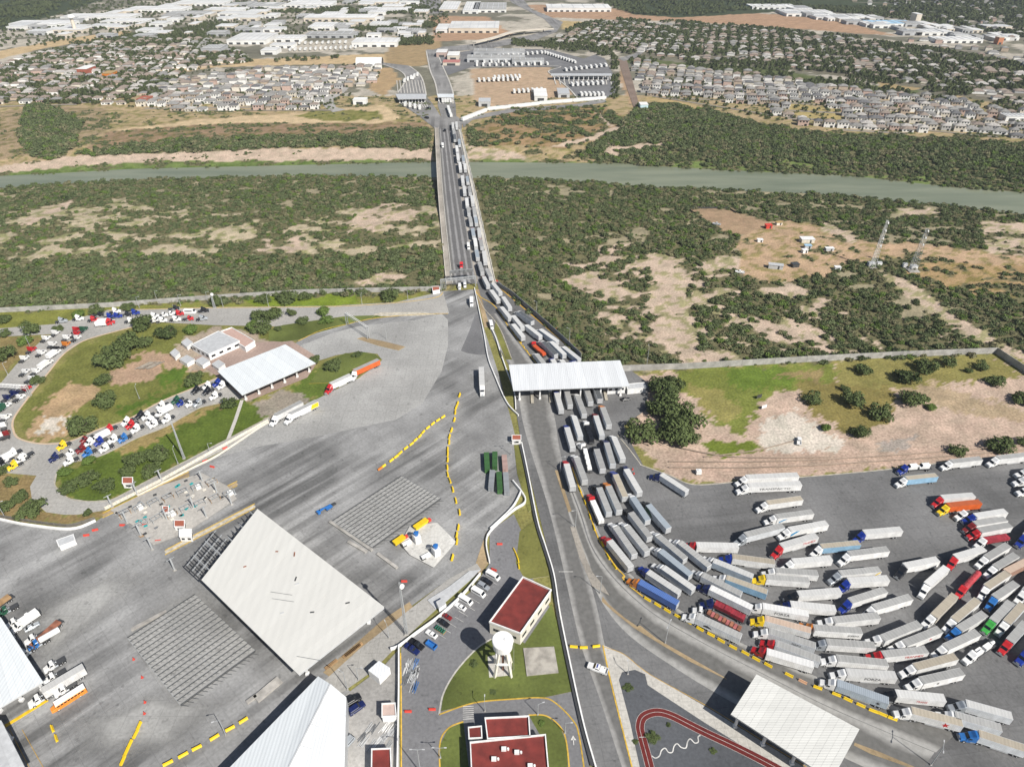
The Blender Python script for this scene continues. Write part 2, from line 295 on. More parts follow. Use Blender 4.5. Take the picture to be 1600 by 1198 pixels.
# zone: polygon in photo pixels, ground colour, share of the ground under scrub (0..1)
ZONES = [
 ([(-900, -400), (2500, -400), (2500, 175), (-900, 175)], CITY, 0),
 ([(-900, 150), (2500, 150), (2500, 310), (-900, 310)], (.36, .28, .17), .15),
 ([(-900, 262), (2500, 262), (2500, 560), (1545, 552), (975, 580), (905, 562), (775, 440), (690, 456), (0, 487), (-900, 520)], (.30, .265, .18), .85),
 ([(-900, 520), (0, 487), (690, 456), (740, 440), (775, 440), (905, 562), (975, 580), (1545, 552), (2500, 560), (2500, 1600), (-900, 1600)], DRY, 0),
 # far city fields and woods
 ([(-400, -60), (190, -10), (95, 22), (0, 47), (-400, 120)], FOREST, 0), ([(0, 80), (95, 62), (200, 48), (205, 54), (70, 76), (0, 92), (-300, 150), (-300, 120)], TAN_, 0),
 ([(230, 112), (280, 96), (420, 92), (600, 84), (690, 74), (700, 96), (600, 100), (430, 102), (330, 106), (260, 118)], TAN_, 0),
 ([(610, 58), (690, 55), (690, 100), (640, 105), (600, 100)], (.31, .23, .13), 0), ([(590, 108), (612, 105), (625, 125), (600, 150), (575, 140)], (.36, .26, .15), 0),
 ([(672, 25), (760, 26), (800, 55), (760, 62), (680, 65)], RED_, 0),
 ([(820, 8), (890, 8), (960, 14), (1000, 24), (1100, 20), (1200, 22), (1310, 32), (1400, 56), (1330, 52), (1200, 42), (1060, 34), (960, 31), (860, 28)], RED_, 0),
 ([(885, -60), (1900, -60), (1900, 40), (1500, 30), (1250, 12), (1200, 20), (1060, 28), (990, 23), (960, 12)], FOREST, 0),
 ([(870, 32), (915, 35), (945, 48), (880, 46)], (.40, .31, .16), 0),
 ([(735, 108), (858, 104), (868, 122), (890, 138), (905, 146), (800, 165), (745, 165)], (.40, .295, .205), 0),
 ([(985, 88), (1060, 98), (1200, 106), (1330, 130), (1440, 142), (1420, 148), (1320, 140), (1190, 116), (1040, 104), (960, 96)], (.10, .12, .05), 0),
 ([(1360, 115), (1440, 138), (1420, 142), (1375, 135)], (.34, .26, .14), 0), ([(1230, 160), (1310, 172), (1330, 195), (1270, 190), (1225, 175)], (.36, .29, .13), 0),
 ([(1530, 155), (1590, 170), (1580, 176), (1540, 168)], (.36, .28, .16), 0), ([(965, 90), (985, 130), (1000, 165), (988, 168), (970, 130)], (.36, .25, .16), 0),
 ([(860, 60), (950, 36), (1060, 42), (1200, 50), (1330, 66), (1480, 92), (1650, 130), (1700, 180), (1600, 172), (1450, 140), (1330, 122), (1190, 104), (1060, 96), (985, 84)], (.15, .14, .105), 0),
 # US bank
 ([(-300, 240), (0, 175), (60, 165), (165, 170), (175, 200), (110, 235), (-300, 290)], (.30, .23, .15), .3),
 ([(155, 207), (320, 186), (450, 178), (600, 164), (628, 184), (600, 193), (400, 193), (250, 202)], (.50, .39, .25), 0),
 ([(460, 182), (500, 172), (590, 174), (600, 186), (520, 190)], DRY, .05),
 ([(128, 236), (170, 206), (300, 196), (400, 192), (600, 192), (668, 190), (668, 206), (400, 213), (250, 222)], (.27, .19, .125), .28),
 ([(40, 168), (72, 163), (130, 192), (120, 215), (100, 250), (50, 246), (30, 215)], FLOOR, .97),
 ([(122, 240), (250, 221), (400, 213), (560, 211), (670, 200), (674, 232), (600, 236), (550, 229), (400, 233), (250, 239), (130, 244)], FLOOR, .98),
 ([(-400, 295), (-60, 268), (110, 244), (250, 239), (400, 233), (560, 231), (674, 233), (674, 252), (500, 256), (300, 260), (150, 266), (0, 275), (-400, 312)], SAND, .01),
 ([(-400, 298), (0, 270), (100, 262), (240, 252), (420, 252), (560, 250), (674, 249), (674, 256), (400, 262), (200, 267), (0, 279), (-400, 312)], REED, .25),
 ([(728, 205), (800, 170), (945, 168), (985, 190), (950, 215), (880, 232), (800, 228), (728, 228)], (.29, .20, .115), .56),
 ([(728, 226), (790, 234), (838, 250), (838, 256), (728, 255)], SAND, .03), ([(735, 250), (1010, 255), (1010, 262), (735, 257)], REED, .3),
 ([(1000, 165), (1060, 160), (1190, 195), (1250, 206), (1600, 226), (2500, 290), (2500, 380), (1600, 304), (1200, 271), (1060, 263), (955, 255), (900, 243), (965, 200)], FLOOR, .97),
 ([(1040, 236), (1250, 252), (1600, 285), (2000, 320), (2000, 345), (1600, 304), (1200, 271), (1050, 262)], REED, .8),
 # sandy tracks on the US bank
 ([(932, 175), (958, 196), (962, 200), (1015, 183), (1018, 186), (965, 204), (930, 218), (880, 228), (855, 230), (925, 212), (955, 200), (930, 178)], SAND, .0),
 ([(945, 220), (958, 228), (1000, 226), (1042, 220), (1042, 224), (1000, 232), (960, 234), (968, 248), (948, 247)], SAND, .0),
 ([(1010, 152), (1060, 155), (1098, 168), (1085, 172), (1040, 160), (1010, 158)], (.38, .29, .15), 0),
 # flood plain south of the river
 ([(-400, 430), (-400, 360), (0, 352), (80, 318), (180, 312), (300, 322), (420, 345), (480, 340), (560, 320), (620, 318), (690, 325), (690, 385), (600, 392), (470, 400), (330, 408), (200, 400), (0, 420)], (.42, .36, .26), .52),
 ([(-400, 440), (0, 418), (200, 398), (330, 406), (470, 400), (690, 392), (690, 456), (0, 487), (-400, 505)], FLOOR, .93),
 ([(30, 350), (95, 318), (115, 308), (110, 320), (60, 345), (35, 362)], SAND, .08), ([(540, 345), (600, 320), (640, 318), (660, 345), (600, 352), (600, 375), (545, 372)], SAND, .3),
 ([(550, 440), (600, 425), (650, 432), (650, 445), (560, 447)], SAND, .3), ([(400, 370), (470, 372), (480, 390), (400, 402)], SAND, .3),
 ([(880, 385), (1010, 380), (1075, 400), (1200, 430), (1300, 470), (1260, 510), (1200, 545), (1090, 572), (1000, 545), (930, 520), (930, 470), (880, 440)], SAND, .58),
 ([(1008, 390), (1058, 402), (1070, 440), (1085, 500), (1095, 570), (1068, 572), (1048, 520), (1005, 468), (1020, 430)], SAND, .04),
 ([(1060, 400), (1190, 400), (1200, 432), (1160, 440), (1075, 445)], SAND, .42), ([(900, 440), (1010, 450), (1020, 470), (930, 470)], SAND, .42),
 ([(1150, 380), (1175, 350), (1240, 345), (1310, 360), (1340, 375), (1420, 380), (1600, 398), (1800, 410), (1800, 425), (1600, 415), (1420, 405), (1330, 408), (1300, 428), (1240, 440), (1185, 440), (1160, 425)], (.42, .30, .20), .07),
 ([(1075, 326), (1140, 326), (1200, 348), (1185, 362), (1140, 366), (1110, 350)], (.33, .235, .155), .0),
 ([(1290, 345), (1340, 372), (1330, 378), (1280, 360)], SAND, .05), ([(1370, 430), (1400, 450), (1480, 505), (1620, 575), (1620, 560), (1500, 495), (1420, 440), (1385, 425)], SAND, .05),
 ([(1200, 480), (1350, 490), (1530, 540), (1500, 548), (1250, 555), (1200, 545)], SAND, .72), ([(1530, 345), (1620, 350), (1620, 400), (1540, 395)], SAND, .3), ([(1380, 405), (1620, 415), (1620, 480), (1450, 450)], (.34, .24, .13), .45),
 ([(1400, 325), (1470, 328), (1470, 340), (1405, 338)], SAND, .2),
 # enclosed field on the right
 ([(985, 585), (1545, 556), (1620, 590), (1760, 640), (1760, 720), (1480, 715), (1380, 730), (1100, 755), (1040, 740), (980, 690), (990, 650)], (.45, .345, .28), .0),
 ([(1050, 578), (1300, 566), (1310, 600), (1210, 610), (1180, 640), (1160, 680), (1120, 665), (1060, 605)], (.165, .19, .045), 0), ([(1130, 575), (1230, 572), (1240, 600), (1180, 612), (1140, 600)], (.12, .175, .03), 0), ([(1075, 600), (1130, 610), (1160, 640), (1130, 660), (1090, 640)], (.25, .23, .08), 0), ([(1200, 585), (1290, 575), (1280, 595)], (.24, .19, .09), 0), ([(1240, 600), (1330, 590), (1400, 610), (1390, 660), (1330, 680), (1260, 640)], (.20, .17, .06), 0),
 ([(1300, 565), (1545, 556), (1610, 590), (1500, 600), (1420, 610), (1310, 596)], (.22, .20, .07), 0), ([(1400, 610), (1460, 600), (1600, 640), (1600, 660), (1480, 640)], (.36, .28, .19), 0), ([(1105, 690), (1185, 690), (1195, 708), (1140, 712), (1105, 705)], (.14, .18, .03), 0),
 ([(1180, 660), (1240, 640), (1320, 690), (1300, 710), (1200, 705)], PALE, 0), ([(1370, 690), (1440, 680), (1420, 700), (1380, 708)], (.34, .30, .27), 0), ([(1040, 708), (1600, 700), (1600, 712), (1300, 740), (1080, 752)], (.42, .315, .255), 0),
 # left loop
 ([(-400, 535), (0, 487), (690, 458), (690, 470), (600, 482), (330, 482), (170, 486), (90, 508), (-400, 545)], (.19, .20, .05), 0), ([(380, 468), (560, 458), (560, 474), (400, 480)], (.17, .23, .03), 0),
 ([(-400, 530), (85, 525), (60, 535), (20, 572), (-60, 640), (-400, 700)], (.24, .19, .085), 0), ([(430, 508), (590, 490), (660, 490), (560, 505), (480, 525), (420, 535)], (.11, .15, .03), 0),
 ([(20, 655), (130, 535), (240, 505), (330, 508), (440, 515), (460, 530), (340, 590), (200, 655), (60, 692)], (.155, .165, .045), 0),
 ([(160, 590), (230, 550), (300, 560), (320, 585), (255, 570), (240, 600), (180, 600)], (.40, .28, .20), 0), ([(50, 655), (75, 625), (105, 600), (150, 602), (150, 615), (110, 650), (100, 680), (60, 690), (35, 680)], (.40, .285, .17), 0), ([(52, 680), (65, 655), (110, 648), (105, 660), (70, 680)], PALE, 0),
 ([(180, 640), (230, 622), (320, 590), (330, 598), (250, 628), (190, 655)], (.085, .14, .022), 0), ([(245, 585), (290, 570), (285, 598), (250, 600)], (.085, .14, .022), 0),
 ([(85, 735), (155, 713), (263, 665), (380, 615), (420, 640), (420, 660), (330, 700), (175, 780), (110, 785)], (.095, .135, .025), 0), ([(180, 702), (262, 663), (360, 618), (360, 626), (250, 685), (190, 712)], (.27, .21, .09), 0),
 ([(-200, 735), (57, 743), (50, 780), (72, 803), (165, 798), (130, 818), (0, 812), (-200, 800)], (.24, .18, .085), 0),
 ([(470, 590), (560, 548), (600, 560), (540, 595), (440, 650), (400, 668)], (.105, .15, .03), 0), ([(400, 620), (450, 612), (490, 622), (430, 655), (405, 650)], (.27, .24, .2), 0),
 ([(270, 540), (340, 510), (400, 520), (440, 540), (340, 580), (300, 580)], (.36, .30, .24), 0),
 ([(690, 456), (700, 440), (700, 460)], (.3, .25, .12), 0),
]
def zone_eval(px, py, sx, sy):
    col = np.zeros(px.shape + (3,)); col[...] = CITY; cov = np.zeros(px.shape)
    k = 6.0; near = np.clip((py - 380) / 250, 0, 1); j1 = (fbm(sx / 2.2, sy / 2.2, 13, 3) - .5) * 26 * near; j2 = (fbm(sx / 2.2, sy / 2.2, 29, 3) - .5) * 20 * near
    wx = px + (fbm(sx / 9, sy / 9, 3) - .5) * 2 * k * np.clip((py - 60) / 250, .25, 2) + j1; wy = py + (fbm(sx / 9, sy / 9, 9) - .5) * 2 * k * np.clip((py - 80) / 260, .15, 1.2) + j2
    for poly, c, cv in ZONES:
        m = inpoly(wx, wy, poly); col[m] = c; cov[m] = cv
    return col, cov
def scrub_noise(X, Y):
    n = fbm(X / 24, Y / 14, 21, 4) * .7 + vnoise(X / 6, Y / 5, 5) * .3
    return sstep((n - .27) / .46)                 # roughly flat 0..1
def make_terrain():
    yr = [70.0]
    while yr[-1] < 2500: yr.append(yr[-1] * 1.0052 + .05)
    yr += [2800, 3300, 4000, 5200, 7500, 12000]
    yr = np.array(yr); nx = 430; t = np.linspace(-1, 1, nx)
    Yg = np.repeat(yr[:, None], nx, 1); Xg = t[None, :] * (Yg * .98 + 40)
    Hg = height(Xg, Yg); px, py = to_px(Xg, Yg, Hg)
    col, cov = zone_eval(px.ravel(), py.ravel(), Xg.ravel(), Yg.ravel())
    X = Xg.ravel(); Y = Yg.ravel()
    veg = scrub_noise(X, Y) < cov
    soft = np.where((cov > 0.01)[:, None] & veg[:, None], np.array(FLOOR)[None] * .75, col)
    soft = np.where(((cov > .01) & (cov < .8) & ~veg)[:, None] & (fbm(X / 5, Y / 5, 77, 3) > .58)[:, None], soft * np.array((.62, .72, .5))[None], soft)
    far = (py.ravel() < 175) & np.all(np.isclose(col, CITY), axis=1)
    n2 = fbm(X / 60, Y / 60, 41, 5)[:, None]
    soft = np.where(far[:, None], np.where(n2 > .52, np.array((.40, .37, .32)), np.array((.16, .155, .12))) * (.7 + .6 * fbm(X / 25, Y / 25, 55, 3)[:, None]), soft)
    g = (fbm(X / 6, Y / 6, 31, 4) - .5)[:, None]
    soft = soft * (1 + .55 * g)
    ny = len(yr); idx = np.arange(ny * nx).reshape(ny, nx)
    F = np.stack([idx[:-1, :-1], idx[:-1, 1:], idx[1:, 1:], idx[1:, :-1]], -1).reshape(-1, 4)
    me = bpy.data.meshes.new('terrain'); V = np.stack([X, Y, Hg.ravel()], -1)
    me.vertices.add(len(V)); me.vertices.foreach_set('co', V.ravel().astype(np.float32))
    me.loops.add(F.size); me.loops.foreach_set('vertex_index', F.ravel().astype(np.int32))
    me.polygons.add(len(F)); me.polygons.foreach_set('loop_start', np.arange(0, F.size, 4, dtype=np.int32)); me.polygons.foreach_set('loop_total', np.full(len(F), 4, np.int32))
    me.update(calc_edges=True)
    at = me.attributes.new('soil', 'FLOAT_COLOR', 'POINT')
    at.data.foreach_set('color', np.concatenate([np.clip(soft, .01, .8), np.ones((len(V), 1))], 1).ravel().astype(np.float32))
    me.polygons.foreach_set('use_smooth', np.ones(len(F), bool))
    m, n, l, b = new_mat('soil_and_grass')
    a = n.new('ShaderNodeAttribute'); a.attribute_name = 'soil'; ge = n.new('ShaderNodeNewGeometry')
    t1 = _noise(n, l, .8, ge.outputs['Position'], 8); t2 = _noise(n, l, .12, ge.outputs['Position'], 4)
    r1 = _ramp(n, l, t1.outputs[0], g4(.68), g4(1.18), .3, .7); r2 = _ramp(n, l, t2.outputs[0], (.84, .86, .82, 1), (1.1, 1.06, 1.04, 1), .3, .7)
    x = _mul(n, l, a.outputs[0], r1.outputs[0]); x2 = _mul(n, l, x.outputs[2], r2.outputs[0])
    bp = n.new('ShaderNodeBump'); bp.inputs['Strength'].default_value = .5; bp.inputs['Distance'].default_value = .5; l.new(t1.outputs[0], bp.inputs['Height']); l.new(bp.outputs[0], b.inputs['Normal'])
    l.new(x2.outputs[2], b.inputs['Base Color']); b.inputs['Roughness'].default_value = .95; b.inputs['Specular IOR Level'].default_value = .1
    me.materials.append(m)
    return struct(link('terrain', me))
make_terrain()
# river
_m, _n, _l, _b = new_mat('river_water'); _b.inputs['Roughness'].default_value = .3; _b.inputs['Specular IOR Level'].default_value = .28
_ge = _n.new('ShaderNodeNewGeometry'); _t = _noise(_n, _l, .25, _ge.outputs['Position'], 4); _bp = _n.new('ShaderNodeBump'); _bp.inputs['Strength'].default_value = .12; _bp.inputs['Distance'].default_value = .3
_mp = _n.new('ShaderNodeMapping'); _mp.inputs['Scale'].default_value = (.012, .07, 1); _l.new(_ge.outputs['Position'], _mp.inputs[0]); _t3 = _noise(_n, _l, 1.0, _mp.outputs[0], 5); _r3 = _ramp(_n, _l, _t3.outputs[0], (.145, .165, .11, 1), (.21, .225, .155, 1), .35, .65); _l.new(_r3.outputs[0], _b.inputs['Base Color'])
_l.new(_t.outputs[0], _bp.inputs['Height']); _l.new(_bp.outputs[0], _b.inputs['Normal'])
_w = MB(); _xs = np.linspace(-1050, 1150, 120)
_vs = [(x, float(np.interp(x, _sx, _sy)) - 4, W_Z) for x in _xs] + [(x, float(np.interp(x, _nx, _ny)) + 4, W_Z) for x in _xs]
_w.add(_vs, [(i, i + 1, 121 + i, 120 + i) for i in range(119)]); struct(_w.build('river', _m))

# ------------------------------------------------------------------ sheets, strips, kerbs, walls
_zs = [0.02]
def zup(d=.006): _zs[0] += d; return _zs[0]
def wpoly(pts, z=0.0): return [G(p, z) for p in pts]
def smooth_line(pts, n=6):
    P = [Vector(p) if len(p) == 3 else Vector((p[0], p[1], 0)) for p in pts]; out = []
    for i in range(len(P) - 1):
        a = P[max(i - 1, 0)]; b = P[i]; c = P[i + 1]; d = P[min(i + 2, len(P) - 1)]
        for k in range(n):
            t = k / n; out.append(.5 * ((2 * b) + (c - a) * t + (2 * a - 5 * b + 4 * c - d) * t * t + (3 * b - a - 3 * c + d) * t ** 3))
    out.append(P[-1]); return out
def sheet(name, pts, mat, z=None, curve=False, world=False):
    z = zup() if z is None else z
    P = pts if world else wpoly(pts)
    if curve: P = smooth_line(P + [P[0]], 4)[:-1]
    tr = tessellate_polygon([[Vector((p[0], p[1], 0)) for p in P]]); fs = []
    for t in tr:
        a, b, c = (Vector((P[i][0], P[i][1])) for i in t)
        e = (b - a); g = (c - a); fs.append(tuple(t) if e.x * g.y - e.y * g.x > 0 else tuple(t[::-1]))
    mb = MB(); mb.add([(p[0], p[1], z) for p in P], fs); return struct(mb.build(name, mat))
def slab(name, pts, mat, h=.13, mtop=None, curve=False):
    P = wpoly(pts)
    if curve: P = smooth_line(P + [P[0]], 4)[:-1]
    mb = MB(); mb.prism(P, 0.0, h, 0, 1 if mtop else 0); return struct(mb.build(name, [mat, mtop] if mtop else mat))
def offs(line, d):
    out = []
    for i, p in enumerate(line):
        a = line[max(i - 1, 0)]; b = line[min(i + 1, len(line) - 1)]; t = (b - a); t.z = 0; t.normalize()
        out.append(p + Vector((-t.y, t.x, 0)) * d)
    return out
def strip(name, left, right, mat, z=None, curve=True, n=8):
    z = zup() if z is None else z
    L = smooth_line(wpoly(left), n) if curve else wpoly(left); Rr = smooth_line(wpoly(right), n) if curve else wpoly(right)
    k = len(L); mb = MB(); mb.add([(p.x, p.y, z) for p in Rr] + [(p.x, p.y, z) for p in L], [(i, i + 1, k + i + 1, k + i) for i in range(k - 1)])
    me = mb.mesh(name, mat); uv = me.uv_layers.new(name='UVMap'); u = [0.0]
    for i in range(1, k): u.append(u[-1] + ((L[i] + Rr[i]) / 2 - (L[i - 1] + Rr[i - 1]) / 2).length)
    for lp in me.loops:
        i = lp.vertex_index; uv.data[lp.index].uv = (u[i % k], 0.0 if i < k else 1.0)
    o = link(name, me)
    nrm = me.polygons[0].normal
    if nrm.z < 0: me.flip_normals()
    return struct(o)
def soft_sheet(name, pts, mat, shrink=.9):
    """a patch whose edge is worn away: opacity falls to nothing at its outline"""
    P = wpoly(pts); z = zup(); c = sum(P, Vector()) / len(P); Q = [c.lerp(p, shrink) for p in P]; n = len(P); mb = MB()
    mb.add([(p.x, p.y, z) for p in P] + [(p.x, p.y, z) for p in Q], [(i, (i + 1) % n, n + (i + 1) % n, n + i) for i in range(n)] + [tuple(n + i for i in t) for t in tessellate_polygon([[Vector((p.x, p.y, 0)) for p in Q]])])
    me = mb.mesh(name, mat); a = me.attributes.new('wear', 'FLOAT', 'POINT'); a.data.foreach_set('value', [0.0] * n + [1.0] * n); return struct(link(name, me))
def worn(name, src):
    m = src.copy(); m.name = name; n = m.node_tree.nodes; l = m.node_tree.links; b = n['Principled BSDF']; at = n.new('ShaderNodeAttribute'); at.attribute_name = 'wear'; ge = n.new('ShaderNodeNewGeometry')
    t = _noise(n, l, .12, ge.outputs['Position'], 6); k = n.new('ShaderNodeMath'); k.operation = 'MULTIPLY_ADD'; k.inputs[1].default_value = 1.2; k.inputs[2].default_value = -.6; l.new(t.outputs[0], k.inputs[0])
    s = n.new('ShaderNodeMath'); s.operation = 'ADD'; s.use_clamp = True; l.new(at.outputs['Fac'], s.inputs[0]); l.new(k.outputs[0], s.inputs[1]); e = n.new('ShaderNodeMath'); e.operation = 'MULTIPLY'; l.new(s.outputs[0], e.inputs[0]); l.new(at.outputs['Fac'], e.inputs[1]); l.new(e.outputs[0], b.inputs['Alpha']); return m
def band(name, pts, width, mat, z0=None, h=None, curve=True, world=False, kind=True):
    """kerb, painted line or low wall along a line: flat if h is None"""
    P = pts if world else wpoly(pts)
    if curve and len(P) > 2: P = smooth_line(P, 6)
    a = offs(P, width / 2); b = offs(P, -width / 2); k = len(P); mb = MB()
    if h is None:
        z = zup() if z0 is None else z0
        mb.add([(p.x, p.y, z) for p in b] + [(p.x, p.y, z) for p in a], [(i, i + 1, k + i + 1, k + i) for i in range(k - 1)])
    else:
        z = z0 or 0.0
        mb.add([(p.x, p.y, z) for p in b] + [(p.x, p.y, z) for p in a] + [(p.x, p.y, z + h) for p in b] + [(p.x, p.y, z + h) for p in a],
               [f for i in range(k - 1) for f in ((2 * k + i, 2 * k + i + 1, 3 * k + i + 1, 3 * k + i), (i, i + 1, 2 * k + i + 1, 2 * k + i), (k + i + 1, k + i, 3 * k + i, 3 * k + i + 1))] + [(0, 2 * k, 3 * k, k), (k - 1, 2 * k - 1, 4 * k - 1, 3 * k - 1)])
    o = mb.build(name, mat)
    return struct(o) if kind else o
def along(P, step):
    """points every step metres along a world polyline, with headings"""
    out = []; need = 0.0
    for i in range(len(P) - 1):
        a = P[i]; b = P[i + 1]; L = (b - a).length
        if L < 1e-6: continue
        t = need
        while t < L:
            out.append((a + (b - a) * (t / L), math.atan2(b.y - a.y, b.x - a.x))); t += step
        need = t - L
    return out
# ------------------------------------------------------------------ pavements, roads, islands
_d0 = G((0, 1000)); _d1 = G((700, 610)); YD = math.atan2(_d1.y - _d0.y, _d1.x - _d0.x)
_d0 = G((1200, 880)); _d1 = G((1580, 840)); LD = math.atan2(_d1.y - _d0.y, _d1.x - _d0.x)
yardm = pavement('yard_concrete', (.30, .30, .298), YD, 5.5, .42, .42); lightm = pavement('new_concrete', (.345, .343, .333), None, 5.5, 1, .22)
darkm = pavement('dark_asphalt', (.175, .175, .18), R(82), 0, .6); lotm = pavement('lot_asphalt', (.17, .17, .171), LD, 6.0, .82, .3); parkm = pavement('parking_asphalt', (.185, .185, .192), None, 0, 1, .15)
loopm = pavement('loop_road_concrete', (.36, .35, .33), None, 6.0, 1, .15); walkm = pavement('sidewalk_concrete', (.50, .48, .44), None, 3.0, 1, .14); darkwalk = pavement('stained_sidewalk', (.36, .33, .29), None, 3.0, 1, .3)
lawnm = pavement('lawn_grass', (.115, .14, .036), None, 0, 1, .45); lawn2 = pavement('dry_lawn_grass', (.16, .16, .045), None, 0, 1, .5); gravelm = pavement('dark_gravel', (.095, .10, .11), None, 0, 1, .2)
trackm = pavement('red_running_track', (.135, .022, .02), None, 0, 1, .12); dirtm = pavement('dry_dirt_strip', (.33, .25, .15), None, 0, 1, .4)
wline = paint('white_road_paint', (.62, .61, .58), .7, 0, .3, .6); yline = paint('yellow_road_paint', (.55, .33, .05), .7, 0, .35, .5)
sheet('yard_pavement', [(690, 455), (742, 452), (752, 500), (778, 580), (800, 660), (814, 720), (822, 765), (800, 790), (764, 825), (748, 885), (700, 905), (645, 945), (600, 990), (520, 1066), (560, 1085), (560, 1300), (-300, 1300), (-300, 800), (-40, 806), (0, 812), (40, 820), (110, 827), (150, 814), (215, 775), (300, 731), (335, 712), (400, 672), (500, 621), (560, 591), (597, 563), (590, 553), (560, 549), (525, 555), (500, 560), (480, 558), (455, 540), (468, 532), (500, 517), (540, 507), (588, 497), (660, 491)], yardm)
sheet('curved_light_concrete', [(470, 540), (520, 520), (560, 510), (600, 505), (650, 500), (690, 490), (700, 500), (700, 540), (690, 580), (660, 630), (620, 655), (560, 668), (480, 685), (400, 698), (340, 715), (400, 672), (500, 621), (560, 591), (597, 563), (590, 553), (560, 549), (525, 555), (490, 566)], lightm)
sheet('dark_asphalt_wedge', [(743, 490), (748, 491), (752, 520), (760, 554), (745, 554), (732, 552), (720, 548), (727, 532), (733, 518)], darkm)
for pts in ([(-30, 1010), (60, 930), (210, 860), (260, 890), (160, 990), (40, 1080)], [(190, 980), (260, 925), (330, 900), (400, 990), (300, 1000), (220, 1000)], [(60, 1130), (250, 1060), (420, 1080), (300, 1180), (100, 1200)]): soft_sheet('dusty_patch', pts, worn('worn_dust', MATS['new_concrete']), .35)
sheet('loop_road', [(-200, 522), (0, 513), (90, 506), (170, 484), (330, 480), (520, 478), (620, 472), (692, 455), (702, 490), (600, 492), (520, 498), (430, 510), (330, 508), (240, 503), (180, 516), (140, 512), (110, 516), (85, 522), (0, 526), (-200, 536)], loopm)
sheet('loop_road', [(90, 519), (140, 508), (200, 508), (240, 503), (180, 518), (130, 533), (100, 553), (75, 583), (46, 619), (22, 653), (21, 672), (30, 685), (63, 693), (106, 690), (156, 670), (200, 655), (250, 628), (305, 605), (345, 588), (382, 622), (313, 637), (263, 665), (213, 685), (155, 713), (100, 725), (90, 737), (86, 758), (107, 778), (140, 783), (175, 780), (230, 751), (300, 715), (330, 698), (420, 652), (424, 660), (340, 708), (165, 797), (120, 804), (100, 804), (72, 800), (50, 780), (47, 760), (57, 743), (0, 738), (-200, 735), (-200, 620), (-60, 622), (0, 600), (25, 570), (67, 530)], loopm)
sheet('canopy_forecourt', [(300, 560), (345, 545), (395, 535), (455, 532), (500, 560), (480, 590), (385, 628), (345, 592)], pavement('pink_paving', (.36, .27, .23), None, 2.0, 1, .2))
sheet('truck_road', [(745, 440), (756, 485), (772, 530), (795, 570), (806, 640), (815, 694), (838, 785), (856, 860), (866, 905), (880, 990), (900, 1080), (928, 1190), (950, 1300), (1900, 1300), (1900, 680), (1600, 708), (1480, 721), (1380, 734), (1270, 744), (1160, 752), (1080, 757), (1045, 742), (1005, 727), (985, 690), (975, 665), (1010, 640), (1015, 600), (985, 578), (905, 560), (778, 438)], lotm)
rd1 = lane_mat('concrete_road_lane', (.29, .285, .275), 1, .5); rd2 = lane_mat('concrete_road_two_lanes', (.33, .325, .31), 1, .42)
strip('exit_road', [(757, 490), (775, 535), (803, 580), (815, 650), (828, 700), (856, 790), (876, 870), (896, 960), (910, 1015), (940, 1100), (985, 1240)], [(775, 490), (812, 540), (848, 590), (866, 650), (874, 700), (893, 790), (912, 870), (933, 950), (947, 1015), (975, 1100), (1022, 1240)], rd1)
strip('curved_road', [(868, 735), (893, 815), (915, 870), (932, 925), (975, 985), (1050, 1040), (1150, 1100), (1280, 1165), (1420, 1230)], [(880, 735), (905, 800), (924, 855), (960, 905), (1015, 955), (1090, 1000), (1190, 1052), (1300, 1107), (1460, 1175)], rd2)
strip('curved_road', [(882, 735), (907, 800), (926, 855), (962, 905), (1017, 955), (1092, 1000), (1192, 1052), (1302, 1107), (1462, 1175)], [(898, 735), (922, 795), (945, 850), (985, 897), (1050, 945), (1130, 990), (1240, 1042), (1350, 1085), (1500, 1140)], rd2)
sheet('concrete_sidewalk', [(942, 1007), (975, 1022), (1015, 1053), (1110, 1108), (1210, 1170), (1420, 1300), (1030, 1300), (988, 1200), (962, 1090)], walkm, .10)
sheet('dark_gravel_bed', [(967, 1062), (972, 1050), (992, 1046), (1008, 1053), (1012, 1070), (1033, 1084), (1100, 1128), (1200, 1190), (1330, 1280), (1020, 1280), (1000, 1200), (985, 1130)], gravelm, .13)
# running track with white lines
trk = smooth_line(wpoly(ZL('D3', 880, 1290, 850, 1160, 810, 1010, 798, 945, 815, 890, 865, 862, 925, 857, 1000, 880, 1100, 930, 1220, 990, 1380, 1065, 1597, 1175, 1800, 1290)), 6)
band('running_track', trk, 2.9, trackm, .15, curve=False, world=True)
for d, w in ((1.38, .1), (.05, .12), (-1.38, .1)): band('track_line', offs(trk, d), w, wline, .16, curve=False, world=True)
band('track_line', wpoly(ZL('D3', 793, 1012, 848, 1010)), .2, wline, .165, world=True)
band('painted_squiggle', smooth_line(wpoly(ZL('D3', 872, 1128, 895, 1142, 920, 1128, 932, 1095, 955, 1080, 975, 1105, 1000, 1105, 1010, 1070, 1030, 1052, 1055, 1075, 1085, 1078, 1095, 1040, 1112, 1022, 1140, 1048, 1162, 1040, 1160, 1010, 1175, 1000)), 4), .35, wline, .16, curve=False, world=True)
